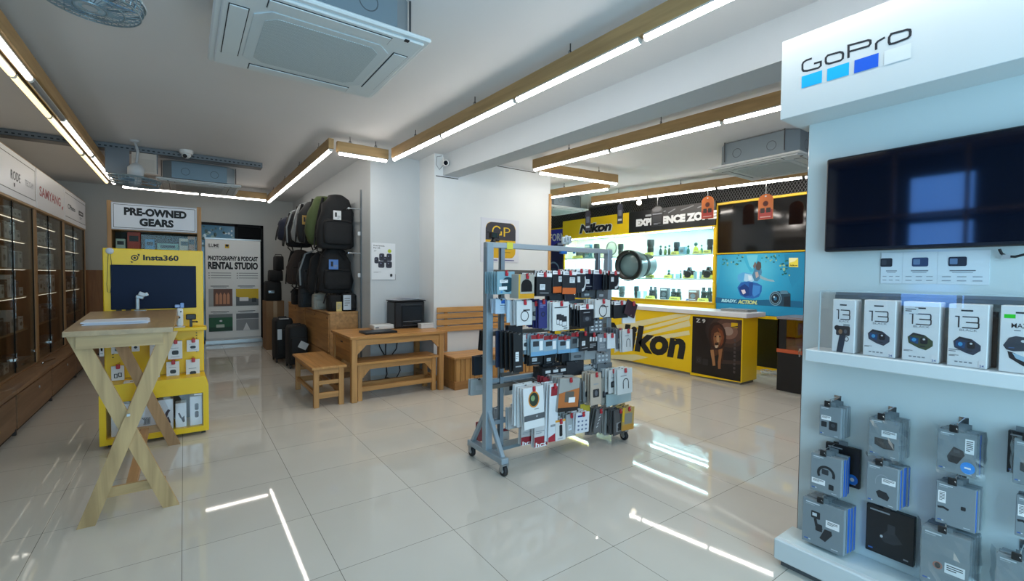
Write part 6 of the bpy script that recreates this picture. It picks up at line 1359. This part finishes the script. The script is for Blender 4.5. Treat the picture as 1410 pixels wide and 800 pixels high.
# ================================================================== HANGING TAGS AND BULB UNDER THE BATTEN
def tagsign(px_, label, cols, k):
    x0, y0, x1, y1 = px_
    X = 6.07+(6.82-6.07)*((5.99-3.5)/4.39)
    for _ in range(4):
        y = ax((x0+x1)/2, y0, X).y; X = 6.07+.75*(5.99-y)/4.39
    A = ax(x0, (y0+y1)/2, X); B = ax(x1, (y0+y1)/2, X); zt_ = ax((x0+x1)/2, y0, X).z; zb_ = ax((x0+x1)/2, y1, X).z
    w_, h_ = A.y-B.y, zt_-zb_; yc = (A.y+B.y)/2
    t = thing('hanging_tag', label, 'hanging sign', (X, yc, zb_), 'signs hanging from the batten')
    pts = []; rad = w_*.42
    for i in range(9): an = PI*i/8; pts.append((X, yc+w_*.5-(w_*.5-w_*.5*math.cos(an)), zt_-rad+rad*math.sin(an)))
    pts = [(X, yc-w_*.5, zb_), (X, yc+w_*.5, zb_)]+pts
    m = MB().prism(pts, (.006, 0, 0), M(cols[0], .3)); F = Face(m, (X, yc+w_/2, zt_), (0, -1, 0), w_, h_, N=(-1, 0, 0))
    if k == 0:
        F.rr(.03, .62, .97, .985, M(cols[1], .3), .01); F.e(.5, .38, .17, .10, M('#5a2416', .4)); F.ring(.5, .38, .19, M('#8a3018', .4), .2); F.rr(.15, .55, .45, .74, M('#3a2a28', .4), .01); F.rr(.55, .55, .85, .74, M('#3a2a28', .4), .01); F.e(.5, .09, .07, .03, PAPER, 10); F.r(.15, .88, .85, .92, M('#e2b0a8', .4))
    elif k == 1:
        F.e(.5, .2, .4, .14, M('#3d4148', .2)); F.r(.1, .38, .9, .44, M('#8f94a0', .3)); F.rr(.12, .5, .88, .82, M('#33363d', .3), .01); F.lines(.2, .86, .8, .96, 2, M('#9a9fa8', .3))
    else:
        F.rr(.2, .3, .8, .6, M('#6a6f80', .3), .01); F.r(.15, .75, .85, .85, M('#b9bfca', .3))
    m.build('tag_card', t); MB().tube([(X+.003, yc, zt_-.01), (X+.003, yc, 2.72 if yc < 5.9 else CEIL)], .003, M('#c9cccf', .4), 5).build('string', t)
tagsign((1044, 267, 1064.5, 302), 'orange hanging tag before the upper dark screen', ('#dd7836', '#c03a34'), 0)
tagsign((966, 270, 982.5, 301), 'orange hanging tag before the end of the black sign', ('#dd7836', '#c03a34'), 0)
tagsign((897, 283, 913, 311), 'large dark round-topped hanging tag before the black sign', ('#1d2026', '#000000'), 1)
tagsign((850, 281, 857.5, 308), 'narrow dark hanging tag before the yellow sign', ('#2c2e3c', '#000000'), 2)
tagsign((806, 290, 813, 318), 'narrow dark hanging tag before the black letters of the yellow sign', ('#3d3a44', '#000000'), 2)
c = ax(880, 279, 6.26); t = thing('bulb_lamp', 'round glowing bulb under the batten above the yellow counter', 'lamp', c)
MB().ball(c, .042, glow('#fff0d2', 5), 14).build('bulb', t); MB().lathe([(.018, 0), (.02, .02), (.016, .06)], c+V3((0, 0, .035)), (0, 0, 1), M('#c9c5bb', .4), 12).build('socket', t)

# ================================================================== ORANGE AND BLACK CABINET
t = thing('side_cabinet', 'small black and orange cabinet with a clear front beside the white fixture', 'cabinet', (5.95, 2.3, 0))
x0, x1, y0, y1 = 5.80, 6.25, 1.95, 2.60; og = M('#c05a34', .45); bk = M('#141518', .4)
MB().box((x0+.01, y0, .04), (x1, y1, .50), bk, .004).box((x0+.03, y0+.02, 0), (x1-.02, y1-.02, .04), M('#b8b4aa', .5)).build('base', t)
MB().box((x0, y0-.005, .50), (x1, y1+.005, .545), og, .003).build('ledge', t)
MB().box((x1-.02, y0, .545), (x1, y1, .90), og).box((x0, y1-.02, .545), (x1-.02, y1, .90), og).box((x0, y0, .545), (x1-.02, y0+.02, .90), og).build('hutch', t)
MB().box((x0, y1-.10, .545), (x0+.012, y1, .90), bk).build('front_stile', t)
MB().box((x0+.002, y0+.01, .55), (x0+.006, y1-.10, .895), glassy('#f2efee', .08)).build('clear_front', t)
MB().box((x0-.01, y0-.01, .90), (x1+.01, y1+.01, .93), M('#8f8a90', .25), .003).build('top', t)
k = ax(1101, 486, x0-.005); MB().box((x0, k.y-.012, k.z+.02), (x0+.01, k.y+.012, k.z+.05), CHROME).tube([(x0-.005, k.y+.012*math.cos(a), k.z+.02*math.sin(a)) for a in [2*PI*i/14 for i in range(14)]], .003, CHROME, 6, True).box((x0-.007, k.y-.008, k.z-.045), (x0-.003, k.y+.008, k.z-.015), STEEL).build('key', t)
q = ax(1102, 468, 5.92); m = MB().box((5.92, 2.0, .547), (5.935, 2.17, .80), M('#cfc0a6', .5)); F = Face(m, (5.92, 2.17, .80), (0, -1, 0), .17, .253, N=(-1, 0, 0)); F.rr(.15, .35, .85, .6, M('#4a443c', .4), .01); F.r(.1, .75, .9, .9, M('#b5543a', .5)); F.r(.1, .08, .7, .2, M('#8a7a5c', .5))
tag(m.build('product_box', None, (5.93, 2.08, .547)), 'cream product box inside the clear front of the orange cabinet', 'box')
tag(MB().box((5.86, 2.02, .931), (6.05, 2.30, .965), M('#d8d6d6', .6), .004).box((5.88, 2.04, .966), (6.03, 2.27, .99), M('#c9b9b6', .6), .004).build('paper_pile', None, (5.95, 2.15, .931)), 'pile of pale papers on top of the orange cabinet', 'papers')
tag(MB().lathe([(.03, 0), (.055, .09), (.052, .09), (.028, .004)], (5.95, 2.13, .991), (0, 0, 1), BLACK, 14).build('pen_cup', None, (5.95, 2.13, .991)), 'black cup standing on the papers on the orange cabinet', 'cup')
# tangled cable on the floor by the screens
mb = MB(); r = random.Random(5); pts = []
for i in range(40): a = i*.9; pts.append((6.9+.10*math.cos(a)*r.uniform(.5, 1)+.002*i-.1, 3.15+.15*math.sin(a)*r.uniform(.5, 1), .012+.05*r.random()))
mb.tube(pts, .006, M('#c9ccce', .4), 6); tag(mb.build('cable_tangle', None, (6.8, 3.15, 0)), 'tangled pale cables on the floor under the dark panel by the counter', 'cable')
# ================================================================== WHITE FIXTURE WITH THE BLUE SQUARES LOGO
GX, GE, GN = 2.486, .994, -1.5       # panel face, far end, near end
HX = 2.295
t = thing('display_fixture', 'tall white wall fixture with a header sign with blue squares', 'display fixture', (2.5, -.2, 0))
wm = M('#c3d1d3', .09); wm2 = M('#c9d1d3', .45, spec=.3)
MB().box((GX, GN, 0), (2.62, GE, 2.485), wm, .002).build('back_panel', t)
MB().box((GX+.005, GE, .02), (2.60, GE+.004, 2.1), M('#3d2f30', .5)).build('end_strip', t)
h = MB().box((HX, GN, 2.13), (2.60, 1.043, 2.492), wm2, .002); F = Face(h, (HX, 1.043, 2.492), (0, -1, 0), 1.043-GN, .362, N=(-1, 0, 0), off=.0006)
ik = M('#20242b', .4)
def gp(x, y): return F.px(x, y)
def stroke(pts, wd=.0085, closed=False): F.line([gp(*p) for p in pts], wd, ik, closed)
def z1(x, y): return (1070+x*.25, y*.25)   # points read on an enlarged crop
S_ = lambda pts, closed=False, wd=.0085: stroke([z1(*p) for p in pts], wd, closed)
S_([(192, 322), (162, 332), (146, 343), (140, 355), (140, 383), (146, 391), (168, 390), (228, 374), (241, 362), (241, 340), (203, 351)])
S_([(280, 305), (345, 287), (360, 290), (364, 300), (362, 322), (350, 333), (288, 351), (272, 349), (268, 338), (269, 318)], True)
S_([(394, 320), (394, 251), (500, 222), (514, 224), (515, 240), (505, 254), (400, 284)])
S_([(546, 275), (546, 240), (556, 228), (595, 206)])
S_([(630, 187), (715, 164), (732, 165), (735, 178), (733, 196), (720, 210), (645, 239), (622, 243), (617, 232), (618, 206)], True)
for pts, c in (([(136, 422), (248, 388), (248, 455), (136, 487)], '#00aeee'), ([(276, 380), (397, 343), (397, 413), (276, 447)], '#00aeee'), ([(426, 334), (559, 292), (559, 366), (426, 405)], '#0a58d0'), ([(590, 284), (739, 236), (739, 320), (590, 358)], '#d5dde0')):
    q = [gp(*z1(*p)) for p in pts]; u0 = (q[0][0]+q[3][0])/2; u1 = (q[1][0]+q[2][0])/2; v0 = (q[0][1]+q[1][1])/2; v1 = (q[2][1]+q[3][1])/2
    F.r(u0, v0, u1, v1, M(c, .4))
h.build('header_sign', t)
MB().box((2.32, GN, .035), (GX, 1.02, .135), wm, .006).box((2.295, GN, .035), (2.33, 1.02, .135), wm2, .006).box((2.33, GN, 0), (GX, 1.0, .035), M('#5a5f62', .5)).build('plinth', t)
SZ0, SZ1 = 1.0, 1.055
MB().box((2.345, GN, SZ0), (GX, .928, SZ1), wm2, .004).build('shelf', t)
rl = MB(); yr = ax(1152, 398, GX-.012).y; zr = 1.322; rl.box((GX-.018, GN, zr-.012), (GX, yr, zr), M('#8c999f', .3, .5)).box((GX-.026, GN, zr-.03), (GX-.018, yr, zr-.012), M('#6f7b80', .3, .5)); rl.build('price_rail', t)
# screen
t = thing('television', 'large black wall screen under the blue squares logo', 'television', (GX-.05, .3, 1.5))
ty1, ty0, tz0, tz1 = .893, -.62, 1.508, 1.935
MB().box((GX-.055, ty0, tz0), (GX-.001, ty1, tz1), M('#0b0d12', .35), .005).build('casing', t)
MB().box((GX-.058, ty0+.01, tz0+.016), (GX-.055, ty1-.008, tz1-.008), M('#060d1c', .05, spec=.9)).build('screen', t)
mb = MB().tube([ax(x, y, GX-.02) for x, y in ((1376, 343), (1379, 349), (1386, 353), (1398, 353.5), (1412, 350))], .0045, BLACK, 8); c = ax(1386, 352, GX-.02); mb.box(c-V3((.006, .01, .012)), c+V3((.006, .01, .004)), M('#9a9da0', .4)).build('power_cord', t)
# three panel card
p = MB(); a = ax(1214, 347, GX); b = ax(1362, 391, GX); zc1, zc0 = 1.498, 1.365
p.box((GX-.003, b.y, zc0), (GX-.0005, a.y, zc1), M('#cdd8de', .4)); F = Face(p, (GX-.003, a.y, zc1), (0, -1, 0), a.y-b.y, zc1-zc0, N=(-1, 0, 0), off=.0003); g_ = M('#8f99a2', .5); ln = M('#b3bfc6', .5)
e1 = F.px(1256, 0)[0]; e2 = F.px(1305, 0)[0]
F.r(e1-.002, 0, e1+.002, 1, ln); F.r(e2-.002, 0, e2+.002, 1, ln)
for (a0, b0), (x0, x1), c in (((0, e1), (1225, 1241.5), '#23282f'), ((e1, e2), (1269, 1292), '#2b3f63'), ((e2, 1), (1320, 1346), '#232a38')):
    u0, u1 = F.px(x0, 0)[0], F.px(x1, 0)[0]; F.rr(u0, .18, u1, .46, M(c, .4), .006); F.rr(u0+(u1-u0)*.08, .23, u0+(u1-u0)*.5, .40, M('#5f7a9c' if c != '#23282f' else '#363c44', .4), .003)
    w_ = b0-a0; F.r(a0+w_*.25, .58, a0+w_*.75, .605, M('#5a636c', .5)); F.r(a0+w_*.3, .635, a0+w_*.7, .655, g_)
    for i in range(3):
        for j in range(2): F.r(a0+w_*(.1+.3*i), .76+.12*j, a0+w_*(.28+.3*i), .785+.12*j, g_); F.k -= .2
tag(p.build('info_card', None, (GX-.002, (a.y+b.y)/2, zc0)), 'white three panel card under the large wall screen', 'card')
# clear case
CXF = 2.36
t = thing('acrylic_case', 'clear acrylic case over the boxes on the white shelf', 'case', (2.42, .2, SZ1)); gm = glassy('#ffffff', .07, face=.03); ed = M('#a9b9be', .2)
yE = ax(1128, 440, CXF).y; zT = ax(1128, 401, CXF).z
MB().box((CXF, GN, SZ1), (CXF+.004, yE, zT), gm).build('front_pane', t); MB().box((CXF+.004, yE-.004, SZ1), (GX-.02, yE, zT), gm).build('end_pane', t); MB().box((CXF, GN, zT), (GX-.02, yE, zT+.004), gm).build('top_pane', t)
MB().box((CXF-.001, yE-.003, SZ1), (CXF+.004, yE+.0015, zT), ed).box((CXF-.001, GN, zT), (CXF+.003, yE, zT+.0055), ed).box((CXF, yE-.002, zT), (GX-.02, yE+.001, zT+.005), ed).build('edges', t)
# boxes inside
bw = M('#e3e8ea', .4)
def gbox(x0, x1, y0, label, k, mtop='13'):
    X = CXF+.02; a, c = ax(x0, 450, X), ax(x1, 450, X); zt_ = ax((x0+x1)/2, y0, X).z; W = a.y-c.y; Hh = zt_-SZ1-.001
    m = MB().box((X, c.y, SZ1+.001), (X+.075, a.y, zt_), bw, .002); F = Face(m, (X, a.y, zt_), (0, -1, 0), W, Hh, N=(-1, 0, 0), off=.0003); d = M('#2d3238', .4); g2 = M('#7f8890', .5)
    F.r(.32, .09, .62, .115, d)
    if k < 4:
        # the two digits
        F.line([(.17, .20), (.27, .20), (.27, .375)], .0042, d); F.line([(.36, .20), (.74, .20), (.76, .22), (.76, .275), (.74, .288), (.45, .288), (.74, .288), (.77, .30), (.77, .36), (.74, .375), (.36, .375)], .0042, d)
        F.t('BLACK', .30, .395, .74, .43, M('#6a7178', .5), 0)
    if k == 0:
        F.rr(.18, .50, .80, .68, d, .006); F.e(.22, .54, .12, .05, M('#1c2025', .5)); F.r(.50, .46, .78, .50, M('#9aa4aa', .4)); F.e(.38, .61, .09, .045, M('#8d6f55', .4)); F.e(.60, .60, .07, .04, M('#59636b', .4)); F.poly([(.34, .68), (.62, .68), (.58, .80), (.50, 1), (.22, 1)], M('#2a3a4a', .4)); F.ring(.66, .74, .1, d, .3, 16, rv=.05)
    elif k < 4:
        c1 = ('', '#3b4653', '#42523a', '#2f3d50')[k]
        F.poly([(.15, .60), (.30, .52), (.62, .55), (.84, .64), (.84, .72), (.66, .80), (.45, .77), (.18, .70)], M(c1, .4)); F.poly([(.15, .60), (.30, .52), (.62, .55), (.60, .58), (.32, .56)], M('#222a33', .4)); F.poly([(.22, .59), (.46, .61), (.44, .71), (.22, .67)], M('#1d4a78', .3)); F.e(.33, .64, .06, .03, M('#3f9ad0', .3)); F.rr(.50, .59, .70, .70, M('#1a1f26', .4), .006); F.e(.60, .62, .035, .016, M('#cfd6da', .3)); F.r(.50, .73, .64, .75, M('#27313b', .4))
        F.lines(.05, .82, .3, .85, 2, d)
        for i in range(4): F.r(.2+.12*i, .915, .28+.12*i, .935, g2); F.k -= .2
        F.r(.80, .87, .96, .98, PAPER); F.t('24', .82, .94, .93, .975, M('#2a5a9a', .4), .02)
        if k == 2: F.r(.03, .095, .42, .20, M('#d6e0e5', .5)); F.lines(.06, .12, .36, .18, 2, d)
        if k == 3: F.lines(.04, .73, .34, .78, 2, M('#5f6870', .5))
    else:
        F.r(.08, .13, .32, .19, M('#2fd02a', .5)); F.t('MAX', .24, .26, .60, .33, d, .01); F.r(.30, .36, .44, .375, g2)
        F.poly([(.08, .60), (.20, .48), (.34, .45), (.75, .47), (.9, .55), (.88, .64), (.30, .68), (.15, .66)], M('#35404c', .4)); F.e(.50, .52, .05, .02, M('#cfd6da', .3)); F.r(.2, .62, .32, .635, M('#3d5f8c', .4)); F.poly([(.18, .68), (.32, .70), (.85, .86), (.85, .93), (.5, .88), (.22, .78)], M('#1b222a', .4)); F.poly([(.28, .70), (.6, .76), (.62, .84), (.36, .78)], M('#9fc3d8', .3))
    tag(m.build('camera_box', None, (X+.037, (a.y+c.y)/2, SZ1)), label, 'box', 'camera boxes in the clear case')
gbox(1146, 1177, 412.5, 'white camera box picturing a handheld camera rig, farthest left in the clear case', 0)
gbox(1189, 1233, 413.5, 'white camera box with blue grey camera picture, second from left in the clear case', 1)
gbox(1243, 1294, 416, 'white camera box with an olive green camera picture in the clear case', 2)
gbox(1305.5, 1361, 419, 'white camera box with a top flap up, fourth from the left in the clear case', 3)
gbox(1377, 1445, 421.5, 'white camera box with a bright green sticker cut by the right picture edge', 4)
# dark backing boxes standing behind
for i, (x0, x1, y0, lab) in enumerate(((1306, 1374, 416, 'black box standing behind the flap-top camera box in the clear case'),)):
    X = CXF+.098; a, c = ax(x0, 450, X), ax(x1, 450, X)
    m = MB().box((X, c.y, SZ1+.001), (X+.012, a.y, 1.265), M('#1a1e24', .4), .002); F = Face(m, (X, a.y, 1.265), (0, -1, 0), a.y-c.y, .209, N=(-1, 0, 0), off=.0003); F.r(.05, .05, .95, .09, M('#3a4048', .4))
    tag(m.build('camera_box', None, (X+.006, (a.y+c.y)/2, SZ1)), lab, 'box')

# hooks with hanging packs
gc = '#79848a'; bluep = M('#1f62c0', .4)
def nick2(s):
    return s.split(', ')[0].split(' on the')[0].replace(' and a black remote picture', '').replace(' in clear film picturing', ' picturing').replace(' in crumpled film', '').replace(' with a white barcode', ' with barcode')
def gpack(px_, dist, n, label, k, side='#7d878d', dy=.022, th=.018, front='#7b868c', hook=True, rz=0., kinds=None, bag=False):
    x0, y0, x1, y1 = px_
    X = GX-dist; A = ax(x0, (y0+y1)/2, X); B = ax(x1, (y0+y1)/2, X); zt_ = ax((x0+x1)/2, y0, X).z; zb_ = ax((x0+x1)/2, y1, X).z
    W, Hh, yc = A.y-B.y, zt_-zb_, (A.y+B.y)/2
    grp = 'packs on the white fixture'
    for i in range(n+1):
        xi = X+i*dy; first = i == 0
        t = thing('accessory_pack', label if first else '%spack %sbehind the %s' % (ORD[i-1], 'directly ' if i == 1 else 'back ', nick2(label)), 'retail pack', (xi, yc, zt_), grp if first else 'packs behind the ' + nick2(label))
        r = random.Random(int(x0)+i*17); dz = 0 if first else r.uniform(-.006, .006); oy = 0 if first else -i*.003+r.uniform(-.002, .002)
        fc = front if first else (kinds[i-1] if kinds and i-1 < len(kinds) else front)
        ml = M(fc, .42); m = MB().box((xi, yc-W/2+oy, zb_+dz), (xi+th, yc+W/2+oy, zt_+dz), ml, .0015)
        F = Face(m, (xi, yc+W/2+oy, zt_+dz), (0, -1, 0), W, Hh, N=(-1, 0, 0), off=.0003)
        dk = M('#23272c', .4); lt = M('#c4ccd2', .5)
        if fc == '#15181c':
            F.r(.08, .07, .5, .10, M('#8d9399', .4)); F.r(.06, .9, .16, .93, M('#2a5fa8', .4)); F.r(.8, .9, .9, .93, M('#8d9399', .4))
            if k == 'mount': F.poly([(.3, .62), (.45, .45), (.62, .45), (.78, .62), (.6, .7), (.4, .7)], M('#2c3036', .35)); F.rr(.46, .3, .62, .5, M('#31353b', .35), .004); F.e(.34, .6, .03, .03, M('#b9bfc4', .3))
            if k == 'blue': F.e(.8, .8, .16, .13, M('#1a6fc8', .4)); F.e(.8, .8, .06, .05, lt)
        else:
            F.r(.08, .06, .42, .085, lt); F.r(.08, .105, .3, .12, M('#a4adb3', .5)); F.r(.06, .90, .16, .925, M('#2458a8', .4)); F.r(.17, .90, .22, .925, lt); F.r(.72, .93, .88, .945, lt)
            if first:
                if k == 'batt': F.rr(.10, .52, .36, .70, dk, .003); F.rr(.46, .48, .84, .76, dk, .004); F.e(.65, .6, .1, .06, M('#3c4249', .4)); F.r(.1, .32, .55, .46, PAPER); F.lines(.14, .34, .5, .42, 3, INK)
                if k == 'case': F.poly([(.2, .5), (.62, .5), (.84, .58), (.84, .74), (.5, .76), (.2, .68)], dk); F.poly([(.62, .5), (.84, .58), (.84, .74), (.64, .7)], M('#343a42', .4)); F.r(.42, .28, .9, .44, PAPER); F.lines(.46, .30, .86, .38, 3, INK)
                if k == 'strap': F.ring(.52, .48, .3, dk, .3, 20, 150, 380, .22); F.rr(.38, .36, .6, .5, M('#31363c', .4), .004); F.rr(.62, .72, .78, .86, dk, .003); F.r(.05, .66, .5, .80, PAPER); F.lines(.09, .68, .45, .75, 3, INK)
                if k == 'chin': F.poly([(.32, .68), (.42, .62), (.66, .64), (.76, .74), (.7, .84), (.4, .80)], dk); F.ring(.52, .42, .24, M('#8f989e', .5), .1, 20, 160, 380, .2); F.r(.5, .30, .94, .44, PAPER); F.lines(.54, .32, .9, .40, 3, INK)
                if k == 'clamp': F.rr(.22, .24, .44, .40, dk, .004); F.r(.25, .28, .36, .35, lt); F.line([(.32, .4), (.36, .55), (.5, .6)], .012, dk); F.rr(.34, .50, .5, .66, dk, .004); F.poly([(.44, .80), (.56, .56), (.72, .56), (.74, .64), (.58, .84)], dk); F.r(.58, .34, .9, .50, PAPER); F.lines(.62, .37, .86, .45, 3, INK)
                if k == 'remote': F.poly([(.26, .62), (.42, .36), (.66, .42), (.70, .52), (.52, .76), (.3, .74)], dk); F.rr(.42, .42, .58, .5, M('#3a4048', .4), .003); F.e(.78, .80, .18, .14, M('#2b8fe0', .4)); F.r(.7, .78, .86, .82, PAPER); F.r(.70, .12, .92, .46, PAPER); F.lines(.73, .16, .89, .42, 6, INK)
                if k == 'lens': F.rr(.64, .46, .76, .55, dk, .003); F.r(.06, .22, .26, .50, PAPER); F.lines(.09, .25, .23, .46, 6, INK); F.line([(.06, .62), (.2, .6), (.34, .64)], .008, dk)
                if k == 'big': F.r(.5, .52, .9, .70, PAPER); F.lines(.54, .55, .86, .66, 3, INK); F.ring(.36, .62, .1, M('#a86a5a', .5), .3); F.e(.36, .62, .06, .05, dk)
        if fc != '#15181c':
            m.box((xi+.001, yc-W/2+oy-.0006, zb_+dz+.004), (xi+th-.001, yc-W/2+oy, zt_+dz-.004), bluep if (i > 0 and k in ('strap', 'chin', 'clamp')) or (i == 1 and k == 'remote') or (i == 0 and k == 'lens') else M('#8e989e', .45))
        # hang tab
        m.box((xi+th*.4, yc-.018+oy, zt_+dz-.001), (xi+th*.4+.001, yc+.018+oy, zt_+dz+.02), M('#69747a', .5))
        m.build('carton', t)
        if first and k in ('case', 'remote', 'big'):
            fb = MB(); nU, nV = 9, 8; vs = []
            for b_ in range(nV):
                for a_ in range(nU):
                    u = -.16+1.32*a_/(nU-1); v = -.09+1.15*b_/(nV-1); edge = max(0, -u, u-1)
                    vs.append((xi-.004-r.uniform(0, .007)+edge*.28, yc+W/2-u*W+r.uniform(-.003, .003), zt_-v*Hh+r.uniform(-.003, .003)))
            fb.add(vs, [(j*nU+i2, j*nU+i2+1, (j+1)*nU+i2+1, (j+1)*nU+i2) for j in range(nV-1) for i2 in range(nU-1)], glassy('#f6fafb', .12, 'clear_film', .22, .05)); fb.build('clear_film', t)
    if hook:
        hk = thing('display_hook', 'wire hook with black tag holder, carrying the ' + nick2(label), 'hook', (GX, yc, zt_+.012), 'wire hooks on the white fixture')
        z_ = zt_+.012
        MB().tube([(GX, yc, z_), (X-.012, yc, z_), (X-.018, yc, z_+.006)], .002, CHROME, 6).tube([(GX, yc, z_+.022), (X-.004, yc, z_+.022), (X-.004, yc-.0, z_+.012)], .0015, CHROME, 6).box((GX-.002, yc-.014, z_-.006), (GX, yc+.014, z_+.028), CHROME).build('wire', hk)
        MB().box((X-.010, yc-.004, z_-.014), (X-.004, yc+.022, z_+.014), M('#15171a', .4), .002).build('tag_holder', hk)
gpack((1128, 560, 1158, 602), .085, 3, 'grey pack picturing two battery blocks, upper left on the white fixture', 'batt', dy=.02)
gpack((1196, 578, 1239, 631), .10, 3, 'grey pack picturing a black lens case, top of the second column, white fixture', 'case', dy=.024)
gpack((1116, 628, 1158, 680), .125, 3, 'grey and blue pack picturing a head strap, left column on the white fixture', 'strap', dy=.02)
gpack((1136, 614, 1184, 667), .028, 0, 'black pack with a blue round badge, behind the head strap packs', 'blue', front='#15181c', hook=False, th=.02)
gpack((1193, 641, 1236, 697), .115, 4, 'grey and blue pack picturing a small buckle, second column on the white fixture', 'chin', dy=.022)
gpack((1104.5, 693, 1162, 755), .125, 3, 'large grey pack picturing a jaws clamp, bottom of the left column on the white fixture', 'clamp', dy=.03, th=.024)
gpack((1192, 703, 1259, 769), .03, 0, 'black box picturing a dark mount, bottom of the second column on the white fixture', 'mount', front='#15181c', th=.028)
gpack((1290, 595, 1346, 653), .10, 3, 'grey pack with a blue oval sticker, top of the third column, white fixture', 'remote', dy=.024)
gpack((1288, 668, 1344, 727), .09, 2, 'grey pack picturing a small black lens, middle of the third column on the white fixture', 'lens', dy=.026)
gpack((1267, 734, 1337, 812), .10, 3, 'large grey pack in clear film, bottom of the third column on the white fixture', 'big', dy=.026, th=.024)
gpack((1387, 596, 1428, 655), .03, 0, 'black pack partly behind the barcode pack, fourth column on the white fixture', 'mount', front='#15181c', hook=False, th=.02)
gpack((1395, 608, 1445, 671), .085, 1, 'grey pack with barcode sticker, top of the fourth column, white fixture', 'case')
gpack((1398, 687, 1450, 745), .085, 1, 'blue edged grey pack, middle of the fourth column on the white fixture', 'lens')
gpack((1370, 772, 1440, 840), .10, 2, 'grey pack at the lower right corner, bottom of the fourth column, white fixture', 'big')
# spare hooks above the left column
